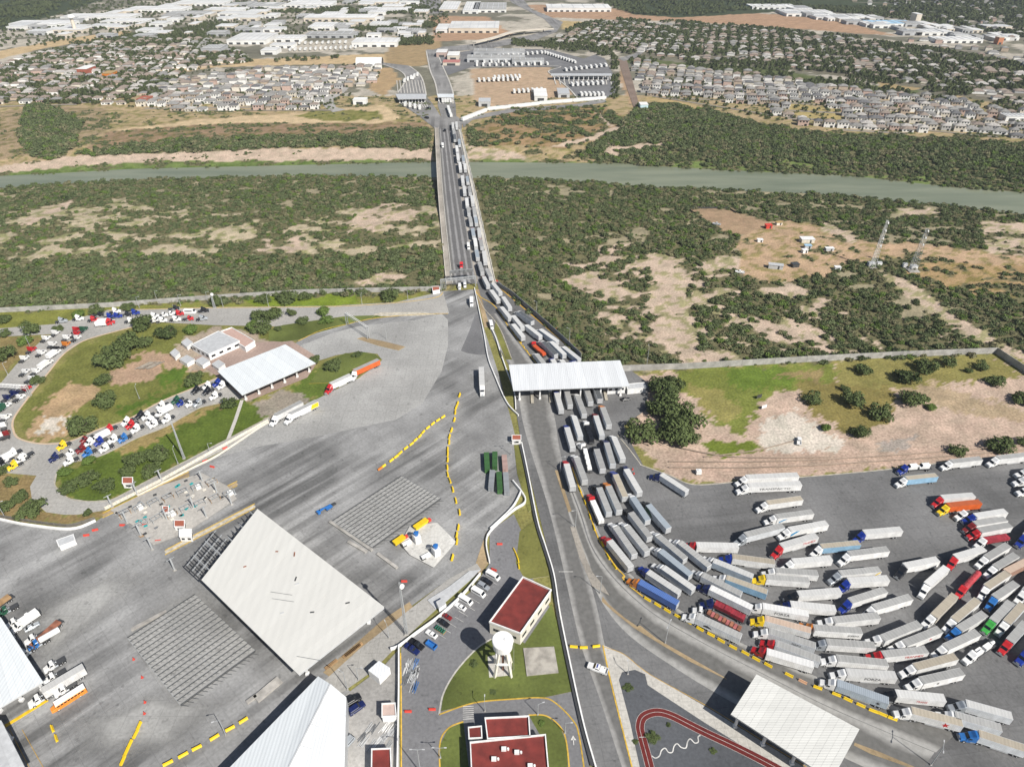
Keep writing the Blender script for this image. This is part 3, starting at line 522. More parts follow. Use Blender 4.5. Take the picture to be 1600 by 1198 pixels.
# admin compound
sheet('parking_pavement', [(627, 1300), (627, 1012), (690, 958), (735, 925), (765, 880), (765, 830), (803, 803), (815, 830), (830, 900), (866, 960), (910, 1110), (935, 1300)], parkm)
sheet('access_pavement', [(540, 1300), (540, 1085), (600, 1040), (624, 1013), (624, 1300)], pavement('stained_concrete', (.36, .35, .335), None, 0, 1, .45))
slab('lawn', [(768, 998), (790, 985), (820, 1005), (862, 943), (878, 1000), (894, 1080), (847, 1090), (800, 1092), (740, 1098), (689, 1111), (693, 1083), (713, 1048), (745, 1013)], ykerb, .13, lawnm)
slab('lawn', [(690, 1300), (687, 1165), (700, 1138), (724, 1128), (745, 1300)], ykerb, .13, lawnm); slab('lawn', [(826, 1117), (853, 1118), (876, 1136), (886, 1165), (890, 1300), (850, 1300), (845, 1150)], ykerb, .13, lawnm)
slab('lawn', [(812, 830), (838, 812), (858, 900), (820, 905), (806, 880)], ckerb, .12, lawn2); sheet('dirt_strip', [(740, 890), (760, 830), (763, 880), (745, 905)], dirtm)
slab('grass_strip', [(775, 500), (783, 520), (800, 562), (790, 562), (772, 515)], ckerb, .12, lawn2); slab('grass_strip', [(803, 695), (812, 695), (838, 790), (826, 800), (808, 740)], ckerb, .12, lawn2)
slab('dirt_island', [(743, 452), (748, 452), (765, 510), (757, 512)], ckerb, .12, dirtm); slab('traffic_island', ZL('B2', 630, 915, 665, 905, 790, 930, 930, 965, 890, 988, 760, 958), ykerb, .14, dirtm)
slab('planted_island', ZL('B2', 330, 1195, 430, 1060, 560, 1005, 740, 1010, 785, 1042, 590, 1150, 520, 1190), ykerb, .13, lawnm)
slab('grass_verge', ZL('B2', 80, 930, 80, 860, 170, 830, 380, 800, 560, 775, 740, 770, 720, 785, 560, 830, 380, 880, 260, 925, 160, 935), ckerb, .12, lawnm)
slab('concrete_median', ZL('B2', 730, 765, 780, 752, 1040, 750, 1125, 765, 1040, 772, 780, 775), ckerb, .16)
sheet('sloped_road', [(497, 1072), (560, 1015), (640, 952), (700, 905), (745, 880), (752, 890), (700, 935), (630, 1000), (580, 1050), (530, 1085)], loopm); slab('dirt_verge', [(505, 1050), (598, 968), (640, 940), (645, 948), (600, 985), (520, 1060)], ykerb, .1, dirtm)
slab('grass_verge', [(600, 1008), (640, 968), (720, 900), (748, 882), (752, 890), (735, 915), (660, 975), (624, 1012)], ckerb, .11, lawn2); slab('white_roof_slab', ZL('D2', 1070, 160, 1200, 80, 1330, -20, 1400, -30, 1330, 40, 1190, 165, 1120, 215), lgrey, .5)
# kerbs and painted lines
band('kerb', [(692, 457), (680, 465), (620, 473), (520, 479), (330, 481), (170, 485)], .35, ykerb, 0, .18); band('kerb', [(700, 490), (660, 491), (588, 497), (540, 507), (500, 517), (466, 533)], .35, ykerb, 0, .18)
band('kerb', [(240, 503), (180, 518), (130, 533), (100, 553), (75, 583), (46, 619), (22, 653), (21, 672), (30, 685), (63, 693), (106, 690), (156, 670), (200, 655), (250, 628), (305, 605), (345, 588)], .9, skin, 0, .16)
band('kerb', [(382, 622), (313, 637), (263, 665), (213, 685), (155, 713), (100, 725), (90, 737), (86, 758), (107, 778), (140, 783), (175, 780), (230, 751), (300, 715), (420, 652)], .5, ckerb, 0, .16)
band('kerb', [(627, 1300), (627, 1110), (626, 1020)], .4, ykerb, 0, .16); band('kerb', [(768, 998), (745, 1013), (713, 1048), (693, 1083), (686, 1116)], .55, walkm, 0, .17); band('kerb', [(686, 1116), (740, 1098), (800, 1092), (847, 1090), (868, 1098), (895, 1125), (905, 1150), (918, 1240)], .45, ykerb, 0, .17)
band('kerb', [(690, 1240), (687, 1165), (700, 1138), (724, 1127)], .45, ykerb, 0, .17); band('kerb', [(826, 1117), (853, 1118), (876, 1136), (886, 1165), (892, 1240)], .45, ykerb, 0, .17)
band('kerb', [(942, 1008), (956, 1072), (988, 1200), (1000, 1250)], .45, ykerb, 0, .17); band('yellow_line', [(942, 1010), (975, 1022), (1015, 1053), (1110, 1106), (1210, 1168), (1340, 1245)], .22, yline, .14)
band('kerb', [(1000, 726), (1045, 742), (1085, 757), (1160, 752), (1270, 744), (1380, 734), (1480, 722), (1600, 709), (1800, 690)], .5, ckerb, 0, .2); band('kerb', [(965, 680), (982, 700), (1002, 727)], .4, ckerb, 0, .16)
slab('median_island', [(867, 735), (872, 735), (893, 798), (888, 800)], ykerb, .16, dirtm); slab('median_island', [(891, 823), (899, 823), (915, 870), (925, 893), (945, 918), (952, 930), (925, 915), (905, 870)], ykerb, .16, darkwalk)
slab('median_island', ZL('D3', 565, 135, 600, 180, 700, 265, 780, 320, 800, 315, 900, 395, 960, 430, 1110, 515, 1330, 640, 1340, 652, 1100, 535, 940, 440, 760, 330, 640, 235, 560, 165), ykerb, .14, dirtm)
slab('median_island', ZL('D4', 540, 1045, 700, 1105, 900, 1190, 1000, 1240, 985, 1250, 870, 1195, 640, 1115, 535, 1062), ykerb, .14, dirtm)
band('yellow_kerb', ZL('C3', 375, 520, 420, 650, 480, 800, 520, 915, 555, 995, 640, 1130, 700, 1197) + ZL('D3', 690, 20, 740, 75, 815, 135), .55, ykerb, 0, .3)
band('yellow_line', [(775, 445), (840, 500), (900, 552)], .9, yline); band('white_line', [(873, 893), (895, 893)], .3, wline); band('white_line', [(876, 985), (893, 1060)], .15, wline)
band('yellow_kerb', ZL('Q3', 480, 330, 560, 430, 740, 545, 900, 780, 1040, 980, 1190, 1170) + [(838, 568)], .6, ykerb, 0, .25); band('kerb', ZL('Q3', 490, 330, 600, 560, 720, 700, 830, 870, 950, 1190), .5, ckerb, 0, .18)
for k in range(7):                                   # zebra crossing by the admin building
    a = Z('D2', 1290, 822 + k * 13); b = Z('D2', 1358, 818 + k * 13); band('crossing_stripe', [a, b], .22, wline)
for k, (x, y) in enumerate([(1450, 30), (1390, 95), (1340, 145), (1310, 190), (1265, 225), (1240, 262), (1195, 295), (1160, 330), (1130, 365), (1075, 410)]):
    band('parking_line', ZL('D2', x, y, x + 55, y + 33), .14, wline)
# arrow on the loop road, lot bays
ar = MB(); c0 = G(Z('D3', 383, 1030)); ar.add([c0 + Vector(v) for v in ((-.12, -1.6, .2), (.12, -1.6, .2), (.12, .4, .2), (-.12, .4, .2), (-.9, .0, .2), (0, 1.5, .2), (.9, .0, .2))], [(0, 1, 2, 3), (4, 6, 5)]); struct(ar.build('road_arrow', wline))
for k in range(9): band('bay_line', ZL('D1', 60 + k * 40, 960 + k * 3, 200 + k * 44, 1230), .14, yline) if k in (0, 2) else None
band('yellow_edge', ZL('D1', 35, 942, 300, 778), 1.1, paint('bright_yellow_edge', (.75, .48, .02), .6, 0, .2), 0, .25, curve=False)

# ------------------------------------------------------------------ bridge deck and the port of entry roads beyond it
def deck_line(pts): return pts
BL = [(679.5, 200), (684.5, 299), (695, 419), (698, 445)]; BR = [(720, 203), (742.5, 299), (769, 419), (775, 442)]
dm = lane_mat('bridge_lane_asphalt', (.26, .255, .255), 1, .5)
def bridge_part(i0, i1, a, b, mat, z, name):
    L = [tuple(Vector(BL[i]).lerp(Vector(BR[i]), a)) for i in range(4)]; Rr = [tuple(Vector(BL[i]).lerp(Vector(BR[i]), b)) for i in range(4)]
    return strip(name, L, Rr, mat, z, curve=True, n=6)
fr = [0, .12, .20, .34, .47, .60, .655, .775, .885, .93, 1.0]
for k, (a, b) in enumerate(zip(fr[:-1], fr[1:])):
    if k in (0, 9): o = bridge_part(0, 0, a, b, walkm if k else darkwalk, .30, 'bridge_walkway')
    elif k == 5: o = bridge_part(0, 0, a, b, darkwalk, .05, 'bridge_median')
    elif k in (1, 8): o = bridge_part(0, 0, a, b, rd1, .06, 'bridge_shoulder')
    else: o = bridge_part(0, 0, a, b, dm, .06, 'bridge_lane')
_bl = smooth_line(wpoly(BL), 6); _br = smooth_line(wpoly(BR), 6)
mb = MB(); k = len(_bl); mb.add([(p.x, p.y, -2.2) for p in _bl] + [(p.x, p.y, -2.2) for p in _br] + [(p.x, p.y, .03) for p in _bl] + [(p.x, p.y, .03) for p in _br],
    [f for i in range(k - 1) for f in ((i, i + 1, k + i + 1, k + i), (2 * k + i + 1, 2 * k + i, 3 * k + i, 3 * k + i + 1), (i + 1, i, 2 * k + i, 2 * k + i + 1), (k + i, k + i + 1, 3 * k + i + 1, 3 * k + i))])
bridge = thing('road_bridge', 'long straight concrete road bridge crossing the green river', 'bridge')
mb.build('deck', concrete, bridge)
for side, ln in ((1, _bl), (-1, _br)):
    pr = offs(ln, 0); o = band('parapet', pr, .35, cream, 0, 1.0, curve=False, world=True, kind=False); o.parent = bridge
    o = band('kerb_rail', offs(ln, 4.2 if side > 0 else -2.6), .3, cream, .0, .75, curve=False, world=True, kind=False); o.parent = bridge
    for q, (p, h) in enumerate(along(pr, 24)):
        if side > 0: continue
        m_ = MB(); m_.cyl((0, 0, .3), (0, 0, 9), .12, .08, 6); m_.bar((0, 0, 9), (-1.8, 0, 9.3), .12); m_.build('lamp_post', galv, bridge, (p.x - .6, p.y, 0))
for q in range(1, k - 1):
    a, b = _bl[q], _br[q]
    if a.y < 560: continue
    for t in (.1, .37, .63, .9):
        c = a.lerp(b, t); h = float(height(c.x, c.y)); MB().cyl((0, 0, h - 1), (0, 0, -2.2), .9, .9, 10).build('pier', concrete, bridge, (c.x, c.y, 0))
    MB().bar((a.x, a.y, -2.5), (b.x, b.y, -2.5), 2.0, 1.2).build('pier_cap', concrete, bridge)
plz = pavement('port_asphalt', (.24, .235, .23), R(95), 0, .6)
sheet('port_road', [(679, 201), (721, 204), (723, 188), (713, 182), (712, 165), (709, 150), (684, 150), (684, 165), (690, 184), (676, 163), (666, 150), (618, 150), (625, 162), (655, 182)], plz)
sheet('port_road', [(618, 151), (666, 151), (662, 130), (655, 115), (638, 103), (596, 98), (598, 102), (628, 112), (636, 125), (626, 140)], plz); sheet('port_road', [(684, 151), (709, 151), (703, 130), (690, 100), (682, 78), (666, 78), (672, 110), (680, 130)], plz)
sheet('port_road', [(672, 80), (690, 74), (760, 68), (830, 55), (865, 45), (850, 30), (800, 5), (790, -8), (812, -8), (830, 15), (880, 35), (870, 50), (840, 62), (765, 76), (690, 82)], plz)
sheet('port_pavement', [(685, 88), (760, 75), (860, 78), (912, 92), (930, 86), (945, 92), (960, 120), (962, 145), (945, 155), (905, 158), (890, 140), (868, 122), (858, 112), (870, 105), (735, 106), (700, 118)], pavement('port_dark_asphalt', (.16, .16, .165), None, 0, 1, .2))
sheet('port_road', [(722, 190), (735, 182), (800, 170), (900, 163), (945, 155), (948, 160), (900, 168), (800, 176), (738, 188), (724, 200)], plz)
sheet('dirt_road', [(965, 92), (978, 90), (992, 140), (999, 165), (990, 168), (980, 140)], pavement('brown_road', (.20, .15, .12), None, 0, 1, .2)); sheet('suburb_road', [(965, 92), (990, 85), (1035, 55), (1038, 58), (995, 90), (975, 96)], plz)
sheet('suburb_road', [(500, 158), (505, 152), (530, 142), (540, 135), (545, 138), (535, 148), (520, 155), (525, 168), (540, 172), (520, 176), (508, 168)], loopm); sheet('suburb_road', [(-60, 155), (60, 153), (150, 158), (150, 161), (60, 157), (-60, 160)], plz)
for a, b in (((670, 25), (672, 0)), ): sheet('highway', [(657, 22), (690, 22), (688, -10), (656, -10)], plz)
sheet('suburb_road', [(1000, 70), (1200, 60), (1330, 90), (1440, 125), (1440, 129), (1325, 96), (1200, 66), (1000, 75)], pavement('pale_street', (.27, .24, .2), None, 0, 1, .15))
for y0, x0, x1, s in ((118, 300, 580, -2), (133, 300, 560, -2), (166, 0, 120, -3), (172, 300, 520, 0), (100, 60, 330, -14), (128, 20, 280, -12), (178, 1190, 1560, 36), (150, 1020, 1210, 30)):
    sheet('suburb_street', [(x0, y0), (x1, y0 + s), (x1, y0 + s + 1.6), (x0, y0 + 1.6)], pavement('pale_street', (.27, .24, .2), None, 0, 1, .15))

for i in range(9):
    band('lane_line', [(623 + 5 * i, 156), (642 + 3.4 * i, 169)], 1.3, walkm, None, None, curve=False); band('lane_line', [(622 + 5 * i, 146), (620 + 4.7 * i, 126)], 1.3, walkm, None, None, curve=False)
for i in range(13): band('lane_line', [(864 + 7.4 * i, 119), (869 + 7.2 * i, 133)], 1.6, walkm, None, None, curve=False)
for i in range(5): band('lane_line', [(685 + 5.5 * i, 153), (688 + 5 * i, 163)], 1.6, walkm, None, None, curve=False)
band('port_kerb', [(735, 106), (870, 104), (857, 112), (868, 122), (890, 140), (905, 158)], 2.2, walkm); band('port_kerb', [(682, 80), (690, 100), (703, 130), (709, 150)], 2.0, walkm); band('port_kerb', [(666, 80), (672, 110), (680, 130), (684, 150)], 2.0, walkm); band('port_kerb', [(640, 104), (655, 116), (662, 130), (666, 150)], 2.0, walkm); band('port_kerb', [(598, 101), (626, 112), (634, 125), (622, 145)], 2.0, walkm)
dt = pavement('dirt_track', (.36, .28, .215), None, 0, 1, .3)
for pts in ([(1045, 722), (1200, 722), (1400, 712), (1620, 694)], [(1045, 731), (1200, 731), (1400, 720), (1620, 702)], [(1060, 700), (1150, 715), (1300, 715)], [(1240, 690), (1180, 705), (1100, 715)]): band('wheel_track', pts, .7, dt)
# ------------------------------------------------------------------ vehicles: prototypes (mesh data shared, colours on the objects)
def loft(mb, secs, mi=0):
    """secs: (x, half width, z bottom, z top, chamfer)"""
    rings = []
    for x, w, zb, zt, c in secs: rings.append([(x, -w, zb), (x, -w, zt - c), (x, -w + c, zt), (x, w - c, zt), (x, w, zt - c), (x, w, zb)])
    vs = [p for r in rings for p in r]; fs = []
    for i in range(len(secs) - 1):
        for j in range(6): fs.append((i * 6 + j, i * 6 + (j + 1) % 6, i * 6 + 6 + (j + 1) % 6, i * 6 + 6 + j))
    fs.append(tuple(range(5, -1, -1))); e = (len(secs) - 1) * 6; fs.append(tuple(range(e, e + 6)))
    return mb.add(vs, fs, mi)
def fixn(me):
    import bmesh
    b = bmesh.new(); b.from_mesh(me); bmesh.ops.recalc_face_normals(b, faces=b.faces); b.to_mesh(me); b.free(); return me
def M_(name, mb, mats): return fixn(mb.mesh(name, mats))
def wheel_mesh(w, r=.52):
    m = MB(); m.cyl((0, -w / 2, r), (0, w / 2, r), r, r, 14, 0); m.cyl((0, -w / 2 - .02, r), (0, w / 2 + .02, r), r * .5, r * .5, 10, 1); return M_('wheel', m, [rubber, lgrey])
WH1 = wheel_mesh(.32); WH2 = wheel_mesh(.62); WHC = wheel_mesh(.24, .36)
m = MB(); loft(m, [(5.55, 1.0, .5, 1.30, .15), (5.4, 1.08, .5, 1.62, .2), (3.95, 1.12, .55, 2.02, .18), (3.25, 1.14, .55, 2.86, .16), (2.85, 1.2, .55, 3.05, .16), (2.55, 1.22, .55, 3.2, .2), (1.7, 1.24, .75, 3.88, .22), (1.15, 1.24, .85, 3.95, .2)]); CAB = M_('cab', m, [white])
m = MB(); loft(m, [(5.55, 1.0, .5, 1.30, .15), (5.4, 1.08, .5, 1.62, .2), (3.95, 1.12, .55, 2.02, .18), (3.3, 1.14, .55, 2.86, .16), (2.9, 1.2, .55, 2.98, .16), (2.15, 1.2, .7, 2.95, .16)]); DAYCAB = M_('cab', m, [white])
def quad_box(pts, t):
    a = Vector(pts[0]); n = (Vector(pts[1]) - a).cross(Vector(pts[2]) - a).normalized() * t
    m = MB(); P = [Vector(p) for p in pts]; m.add([p - n * .2 for p in P] + [p + n for p in P], [(3, 2, 1, 0), (4, 5, 6, 7), (0, 1, 5, 4), (1, 2, 6, 5), (2, 3, 7, 6), (3, 0, 4, 7)]); return m
WSH = M_('windshield', quad_box([(3.93, -.95, 2.06), (3.93, .95, 2.06), (3.3, .95, 2.80), (3.3, -.95, 2.80)], .04), glass())
SW = {}
for s in (1, -1):
    m = MB(); m.box((3.02, s * 1.2, 2.35), (.85, .08, .62)); SW[s] = M_('side_window', m, glass())
m = MB(); [m.box((2.2, s * .42, .95), (6.6, .16, .3)) for s in (1, -1)]; m.box((0, 0, 1.08), (1.1, 1.0, .14)); m.box((-1.0, 0, .95), (.2, .9, .3)); CHAS = M_('chassis', m, dgrey)
m = MB(); m.box((5.62, 0, .65), (.22, 2.3, .5)); m.box((5.52, 0, 1.2), (.1, .95, .55)); BUMP = M_('bumper', m, galv)
m = MB(); m.cyl((1.3, 0, .85), (2.7, 0, .85), .33, .33, 10); TANK = M_('fuel_tank', m, silver)
m = MB(); m.bar((3.6, 0, 2.2), (3.6, .28, 2.5), .06); m.box((3.6, .32, 2.2), (.12, .12, .75)); MIRR = M_('mirror', m, dgrey)
m = MB(); m.cyl((1.0, 0, 1.0), (1.0, 0, 3.7), .09, .09, 8); STACK = M_('exhaust_stack', m, galv)
m = MB(); m.box((-.02, 0, 1.3), (2.7, 2.3, .05)); FEND = M_('deck_plate', m, [dgrey])
TL = 16.15
m = MB()
m.add([(x, y, z) for x in (0, -TL) for y in (-1.3, 1.3) for z in (1.18, 4.05)], [(0, 1, 3, 2), (4, 6, 7, 5), (0, 4, 5, 1), (2, 3, 7, 6), (0, 2, 6, 4), (1, 5, 7, 3)])
for s in (1, -1): m.box((-TL / 2, s * 1.31, 4.02), (TL + .04, .05, .14)); m.box((-TL / 2, s * 1.31, 1.22), (TL + .04, .05, .14))
m.box((-.02, 0, 2.6), (.06, 2.3, 2.3)); VAN = M_('trailer', m, [white])
m = MB(); m.box((-TL / 2, 0, 4.07), (TL - .12, 2.5, .05)); [m.box((-.4 - i * 1.2, 0, 4.098), (.07, 2.46, .02)) for i in range(14)]; VROOF = M_('trailer_roof', m, [lgrey])
m = MB(); m.box((-TL - .03, 0, 2.65), (.07, 1.2, 2.65)); m.cyl((-TL - .09, .15, 1.4), (-TL - .09, .15, 3.9), .03, .03, 5); VDOOR = M_('rear_door', m, [lgrey])
m = MB(); [m.box((-2.9, s * .9, .6), (.16, .16, 1.1)) for s in (1, -1)]; m.box((-2.9, 0, .9), (.1, 1.8, .1)); LEGS = M_('landing_gear', m, [dgrey])
m = MB(); m.box((-13.6, 0, .95), (4.2, 1.1, .3)); m.box((-16.1, 0, .62), (.12, 2.3, .12)); [m.box((-16.1, s * .6, .9), (.1, .1, .5)) for s in (1, -1)]; BOGIE = M_('bogie', m, [dgrey])
m = MB(); [m.box((-8.2, s * 1.22, .8), (6.2, .04, .75)) for s in (1, -1)]; SKIRT = M_('side_skirt', m, [lgrey])
m = MB(); m.box((-TL / 2, 0, 1.32), (TL, 2.55, .16)); m.box((-TL / 2, .45, 1.1), (TL - 1, .15, .4)); m.box((-TL / 2, -.45, 1.1), (TL - 1, .15, .4)); m.box((-.1, 0, 2.0), (.1, 2.4, 1.4)); FLAT = M_('trailer', m, [dgrey])
VM = {}
def van_mats(kind):
    base = dict(white=(.84, .84, .83), grey=(.73, .755, .78), bluegrey=(.50, .58, .66), cream=(.68, .63, .55), peach=(.60, .47, .38), lightblue=(.30, .50, .68), blue=(.06, .14, .42), orange=(.66, .13, .03),
                red=(.36, .03, .035), dark=(.06, .065, .07), green=(.05, .17, .04), rust=(.40, .25, .19), yellowish=(.75, .70, .55))[kind]
    if kind not in VM: VM[kind] = ribbed('trailer_side_' + kind, base, .62, 0, .2, .4, .06)
    return VM[kind]
ROOFS = dict(grey=ribbed('trailer_roof_grey', (.42, .42, .41), 1.2, 0, .18, .5, .08), pale=ribbed('trailer_roof_pale', (.60, .60, .59), 1.2, 0, .12, .5, .05), white=ribbed('trailer_roof_white', (.72, .72, .71), 1.2, 0, .1, .5, .05),
             tan=ribbed('trailer_roof_tan', (.45, .40, .32), 1.2, 0, .15, .5, .06), blue=ribbed('trailer_roof_blue', (.10, .19, .48), .62, 0, .1, .5, .2), bluegrey=ribbed('trailer_roof_bluegrey', (.36, .41, .46), .62, 0, .1, .5, .15),
             orange=ribbed('trailer_roof_orange', (.5, .12, .04), .62, 0, .2, .5, .15), dark=ribbed('trailer_roof_dark', (.13, .14, .15), 1.2, 0, .2, .5, .1), peach=ribbed('trailer_roof_peach', (.55, .42, .33), 1.2, 0, .15, .5, .06))
def put(root, me, parent, name=None, mats=None, loc=None, sc=None, rz=0):
    o = bpy.data.objects.new(name or me.name.split('.')[0], me); COL.objects.link(o); o.parent = parent
    if loc: o.location = loc
    if sc: o.scale = sc
    if rz: o.rotation_euler = (0, 0, rz)
    if mats: recolor(o, mats)
    return o
def tractor_parts(r, color, day=False, lite=False):
    c = PAINT[color]
    cab = put(r, DAYCAB if day else CAB, r, mats=[c]); put(r, WSH, cab)
    put(r, CHAS, r)
    if not lite:
        for s in (1, -1): put(r, SW[s], cab); put(r, MIRR, cab, loc=(0, s * 1.12, 0), sc=(1, s, 1)); put(r, TANK, r, loc=(0, s * .95, 0))
        put(r, BUMP, r); put(r, FEND, r)
        if day: put(r, STACK, r, loc=(.9, .95, 0))
    for s in (1, -1):
        put(r, WH1, r, loc=(4.35, s * 1.05, 0))
        for x in (.65, -.68): put(r, WH2, r, loc=(x, s * .95, 0))
def lettering(parent, text, size, loc, rot, mat):
    o = bpy.data.objects.new('lettering', TEXTS[text]); COL.objects.link(o); o.parent = parent; o.location = loc; o.rotation_euler = rot; o.scale = (size,) * 3; recolor(o, [mat]); return o
def side_text(tr, text, size, x, z, side, mat):
    lettering(tr, text, size, (x, side * 1.335, z), (R(90), 0, 0 if side < 0 else R(180)), mat)
NSEMI = [0]
def semi(F, Rr, cab='white', van='white', roof='grey', label='', group=None, cabpx=None, kind='van', lite=False, day=False, ztop=4.05, text=None, cat='semi truck'):
    """F, Rr: photo pixels of the middle of the trailer's front and rear top edges"""
    f = G(F, ztop); r = G(Rr, ztop); f.z = r.z = 0
    d = f - r; L = d.length; d.normalize(); sx = max(.8, min(1.5, L / TL)); sw = max(1.05, min(1.12, sx)); r = f - d * TL * sx if sx < L / TL - .05 else r
    k = r + d * (TL * sx - .9 * sw); hd = math.atan2(d.y, d.x); ht = hd
    if cabpx is not None:
        c = G(cabpx, 3.3); v = Vector((c.x - k.x, c.y - k.y)); a = math.atan2(v.y, v.x); da = (a - hd + math.pi) % (2 * math.pi) - math.pi
        if R(7) < abs(da) < R(75): ht = hd + da
    t = thing('semi_truck', label, cat, (k.x, k.y, 0.06), ht, group); t.scale = (sw, sw, sw)
    tractor_parts(t, cab, day, lite); rel = hd - ht
    tr = put(t, VAN if kind == 'van' else FLAT, t, 'trailer', [van_mats(van)] if kind == 'van' else None, loc=(.9 * math.cos(rel) , .9 * math.sin(rel), 0), sc=(sx / sw, 1, 1), rz=rel)
    if kind == 'van':
        put(t, VROOF, tr, mats=[ROOFS[roof]])
        for s in (1, -1): put(t, VDOOR, tr, loc=(0, s * .62, 0), sc=(1, s, 1))
    if not lite:
        put(t, LEGS, tr)
        if rnd.random() < .45 and kind == 'van': put(t, SKIRT, tr)
    put(t, BOGIE, tr)
    for x in (-13.0, -14.3):
        for s in (1, -1): put(t, WH2, tr, loc=(x, s * .95, 0))
    if text: side_text(tr, *text)
    NSEMI[0] += 1
    return t, tr
COUNT = {}
def lab_semi(cab, van, where, extra=''):
    s = '%s semi truck with %s trailer%s, %s' % (CNAME[cab], {'lightblue': 'pale blue', 'bluegrey': 'blue grey', 'dark': 'dark', 'yellowish': 'cream'}.get(van, van), (' ' + extra) if extra else '', where)
    return s
def P2(reg, a): return Z(reg, a[0], a[1])

# --- queue over the bridge: (front, rear) of each trailer roof
cabs = ['white', 'white', 'red', 'white', 'blue', 'white', 'black', 'white', 'darkred', 'white', 'white', 'blue', 'white']
qL = [('Q3', 975, 775, 1100, 930, 'grey', 'pale'), ('Q3', 830, 560, 935, 690, 'grey', 'pale'), ('Q3', 700, 348, 790, 470, 'grey', 'pale'), ('Q3', 605, 178, 662, 290, 'bluegrey', 'pale'), ('Q3', 552, 0, 590, 125, 'grey', 'grey'),
      ('Q2', 642, 905, 665, 1025, 'white', 'bluegrey'), ('Q2', 618, 725, 638, 850, 'white', 'white'), ('Q2', 580, 565, 603, 690, 'grey', 'bluegrey'), ('Q2', 542, 390, 562, 490, 'grey', 'grey'), ('Q2', 513, 240, 527, 335, 'grey', 'grey'),
      ('Q2', 490, 100, 502, 220, 'white', 'white'), ('Q1', 650, 1115, 662, 1220, 'grey', 'pale'), ('Q1', 620, 950, 635, 1060, 'white', 'pale'), ('Q1', 582, 740, 605, 920, 'white', 'white'), ('Q1', 548, 605, 562, 705, 'white', 'white'),
      ('Q1', 533, 480, 545, 575, 'white', 'white'), ('Q1', 500, 300, 508, 385, 'dark', 'dark'), ('Q1', 487, 220, 494, 295, 'grey', 'grey'), ('Q1', 474, 120, 480, 205, 'white', 'pale')]
qR = [('Q3', 975, 668, 1090, 810, 'grey', 'pale'), ('Q3', 850, 435, 935, 565, 'grey', 'pale'), ('Q3', 722, 262, 815, 375, 'grey', 'pale'), ('Q3', 650, 90, 695, 185, 'grey', 'grey'),
      ('Q2', 760, 930, 785, 1095, 'white', 'pale'), ('Q2', 708, 740, 733, 860, 'grey', 'grey'), ('Q2', 682, 568, 695, 700, 'grey', 'pale'), ('Q2', 628, 390, 645, 490, 'white', 'bluegrey'), ('Q2', 605, 245, 622, 370, 'grey', 'grey'), ('Q2', 572, 65, 590, 185, 'white', 'pale'),
      ('Q1', 735, 1115, 745, 1215, 'grey', 'grey'), ('Q1', 697, 955, 710, 1045, 'white', 'bluegrey'), ('Q1', 660, 760, 672, 855, 'white', 'white'), ('Q1', 633, 635, 645, 730, 'white', 'bluegrey'), ('Q1', 573, 380, 582, 465, 'bluegrey', 'bluegrey'), ('Q1', 530, 110, 543, 275, 'white', 'pale')]
for nm, q in (('inner', qL), ('outer', qR)):
    for i, (rg, a, b, c, d, v, rf) in enumerate(q):
        cb = cabs[(i * 5 + len(q)) % 13] if i > 2 else 'white'
        semi(Z(rg, a, b), Z(rg, c, d), cb, v, rf, '%s trailer truck in the %s bridge queue, %s counting from the toll end' % ({'bluegrey': 'blue grey'}.get(v, v), nm, ordn(i)), 'trucks queuing over the bridge', lite=i > 3)
cq = [('Q3', 1050, 615, 1215, 735, 'white', 'grey', 'dark', 'dark roofed'), ('Q3', 1140, 785, 1315, 920, 'white', 'grey', 'pale', ''), ('Q3', 1320, 840, 1525, 985, 'white', 'bluegrey', 'pale', ''), ('Q4', 705, 430, 870, 590, 'white', 'grey', 'dark', 'black ended'),
      ('Q4', 815, 435, 975, 590, 'white', 'bluegrey', 'pale', ''), ('Q4', 970, 500, 1160, 650, 'white', 'bluegrey', 'pale', ''), ('Q4', 630, 590, 760, 760, 'white', 'grey', 'grey', ''), ('Q4', 825, 650, 925, 830, 'blue', 'grey', 'pale', ''), ('Q4', 945, 665, 1045, 835, 'white', 'white', 'pale', ''), ('Q4', 1090, 680, 1200, 850, 'blue', 'grey', 'pale', '')]
for i, (rg, a, b, c, d, cb, v, rf, ex) in enumerate(cq):
    semi(Z(rg, a, b), Z(rg, c, d), cb, v, rf, '%s cab semi truck with %s trailer, %s past the toll canopy towards the bridge' % (CNAME[cb], ex or {'bluegrey': 'blue grey'}.get(v, v), ordn(i)), 'trucks between canopy and bridge')
t, tr = semi(Z('Q4', 605, 480), Z('Q4', 730, 590), 'red', 'orange', 'orange', 'red semi truck pulling an orange tarped load behind the toll canopy', 'trucks between canopy and bridge', cabpx=Z('Q4', 580, 410), kind='flat', ztop=2.6)
m = MB(); m.box((-8.2, 0, 2.0), (14.5, 2.3, 1.1)); m.box((-12.5, 0, 2.7), (5, 2.2, .35)); m.build('tarped_load', paint('orange_tarp', (.62, .10, .03), .6, 0, .2), tr)
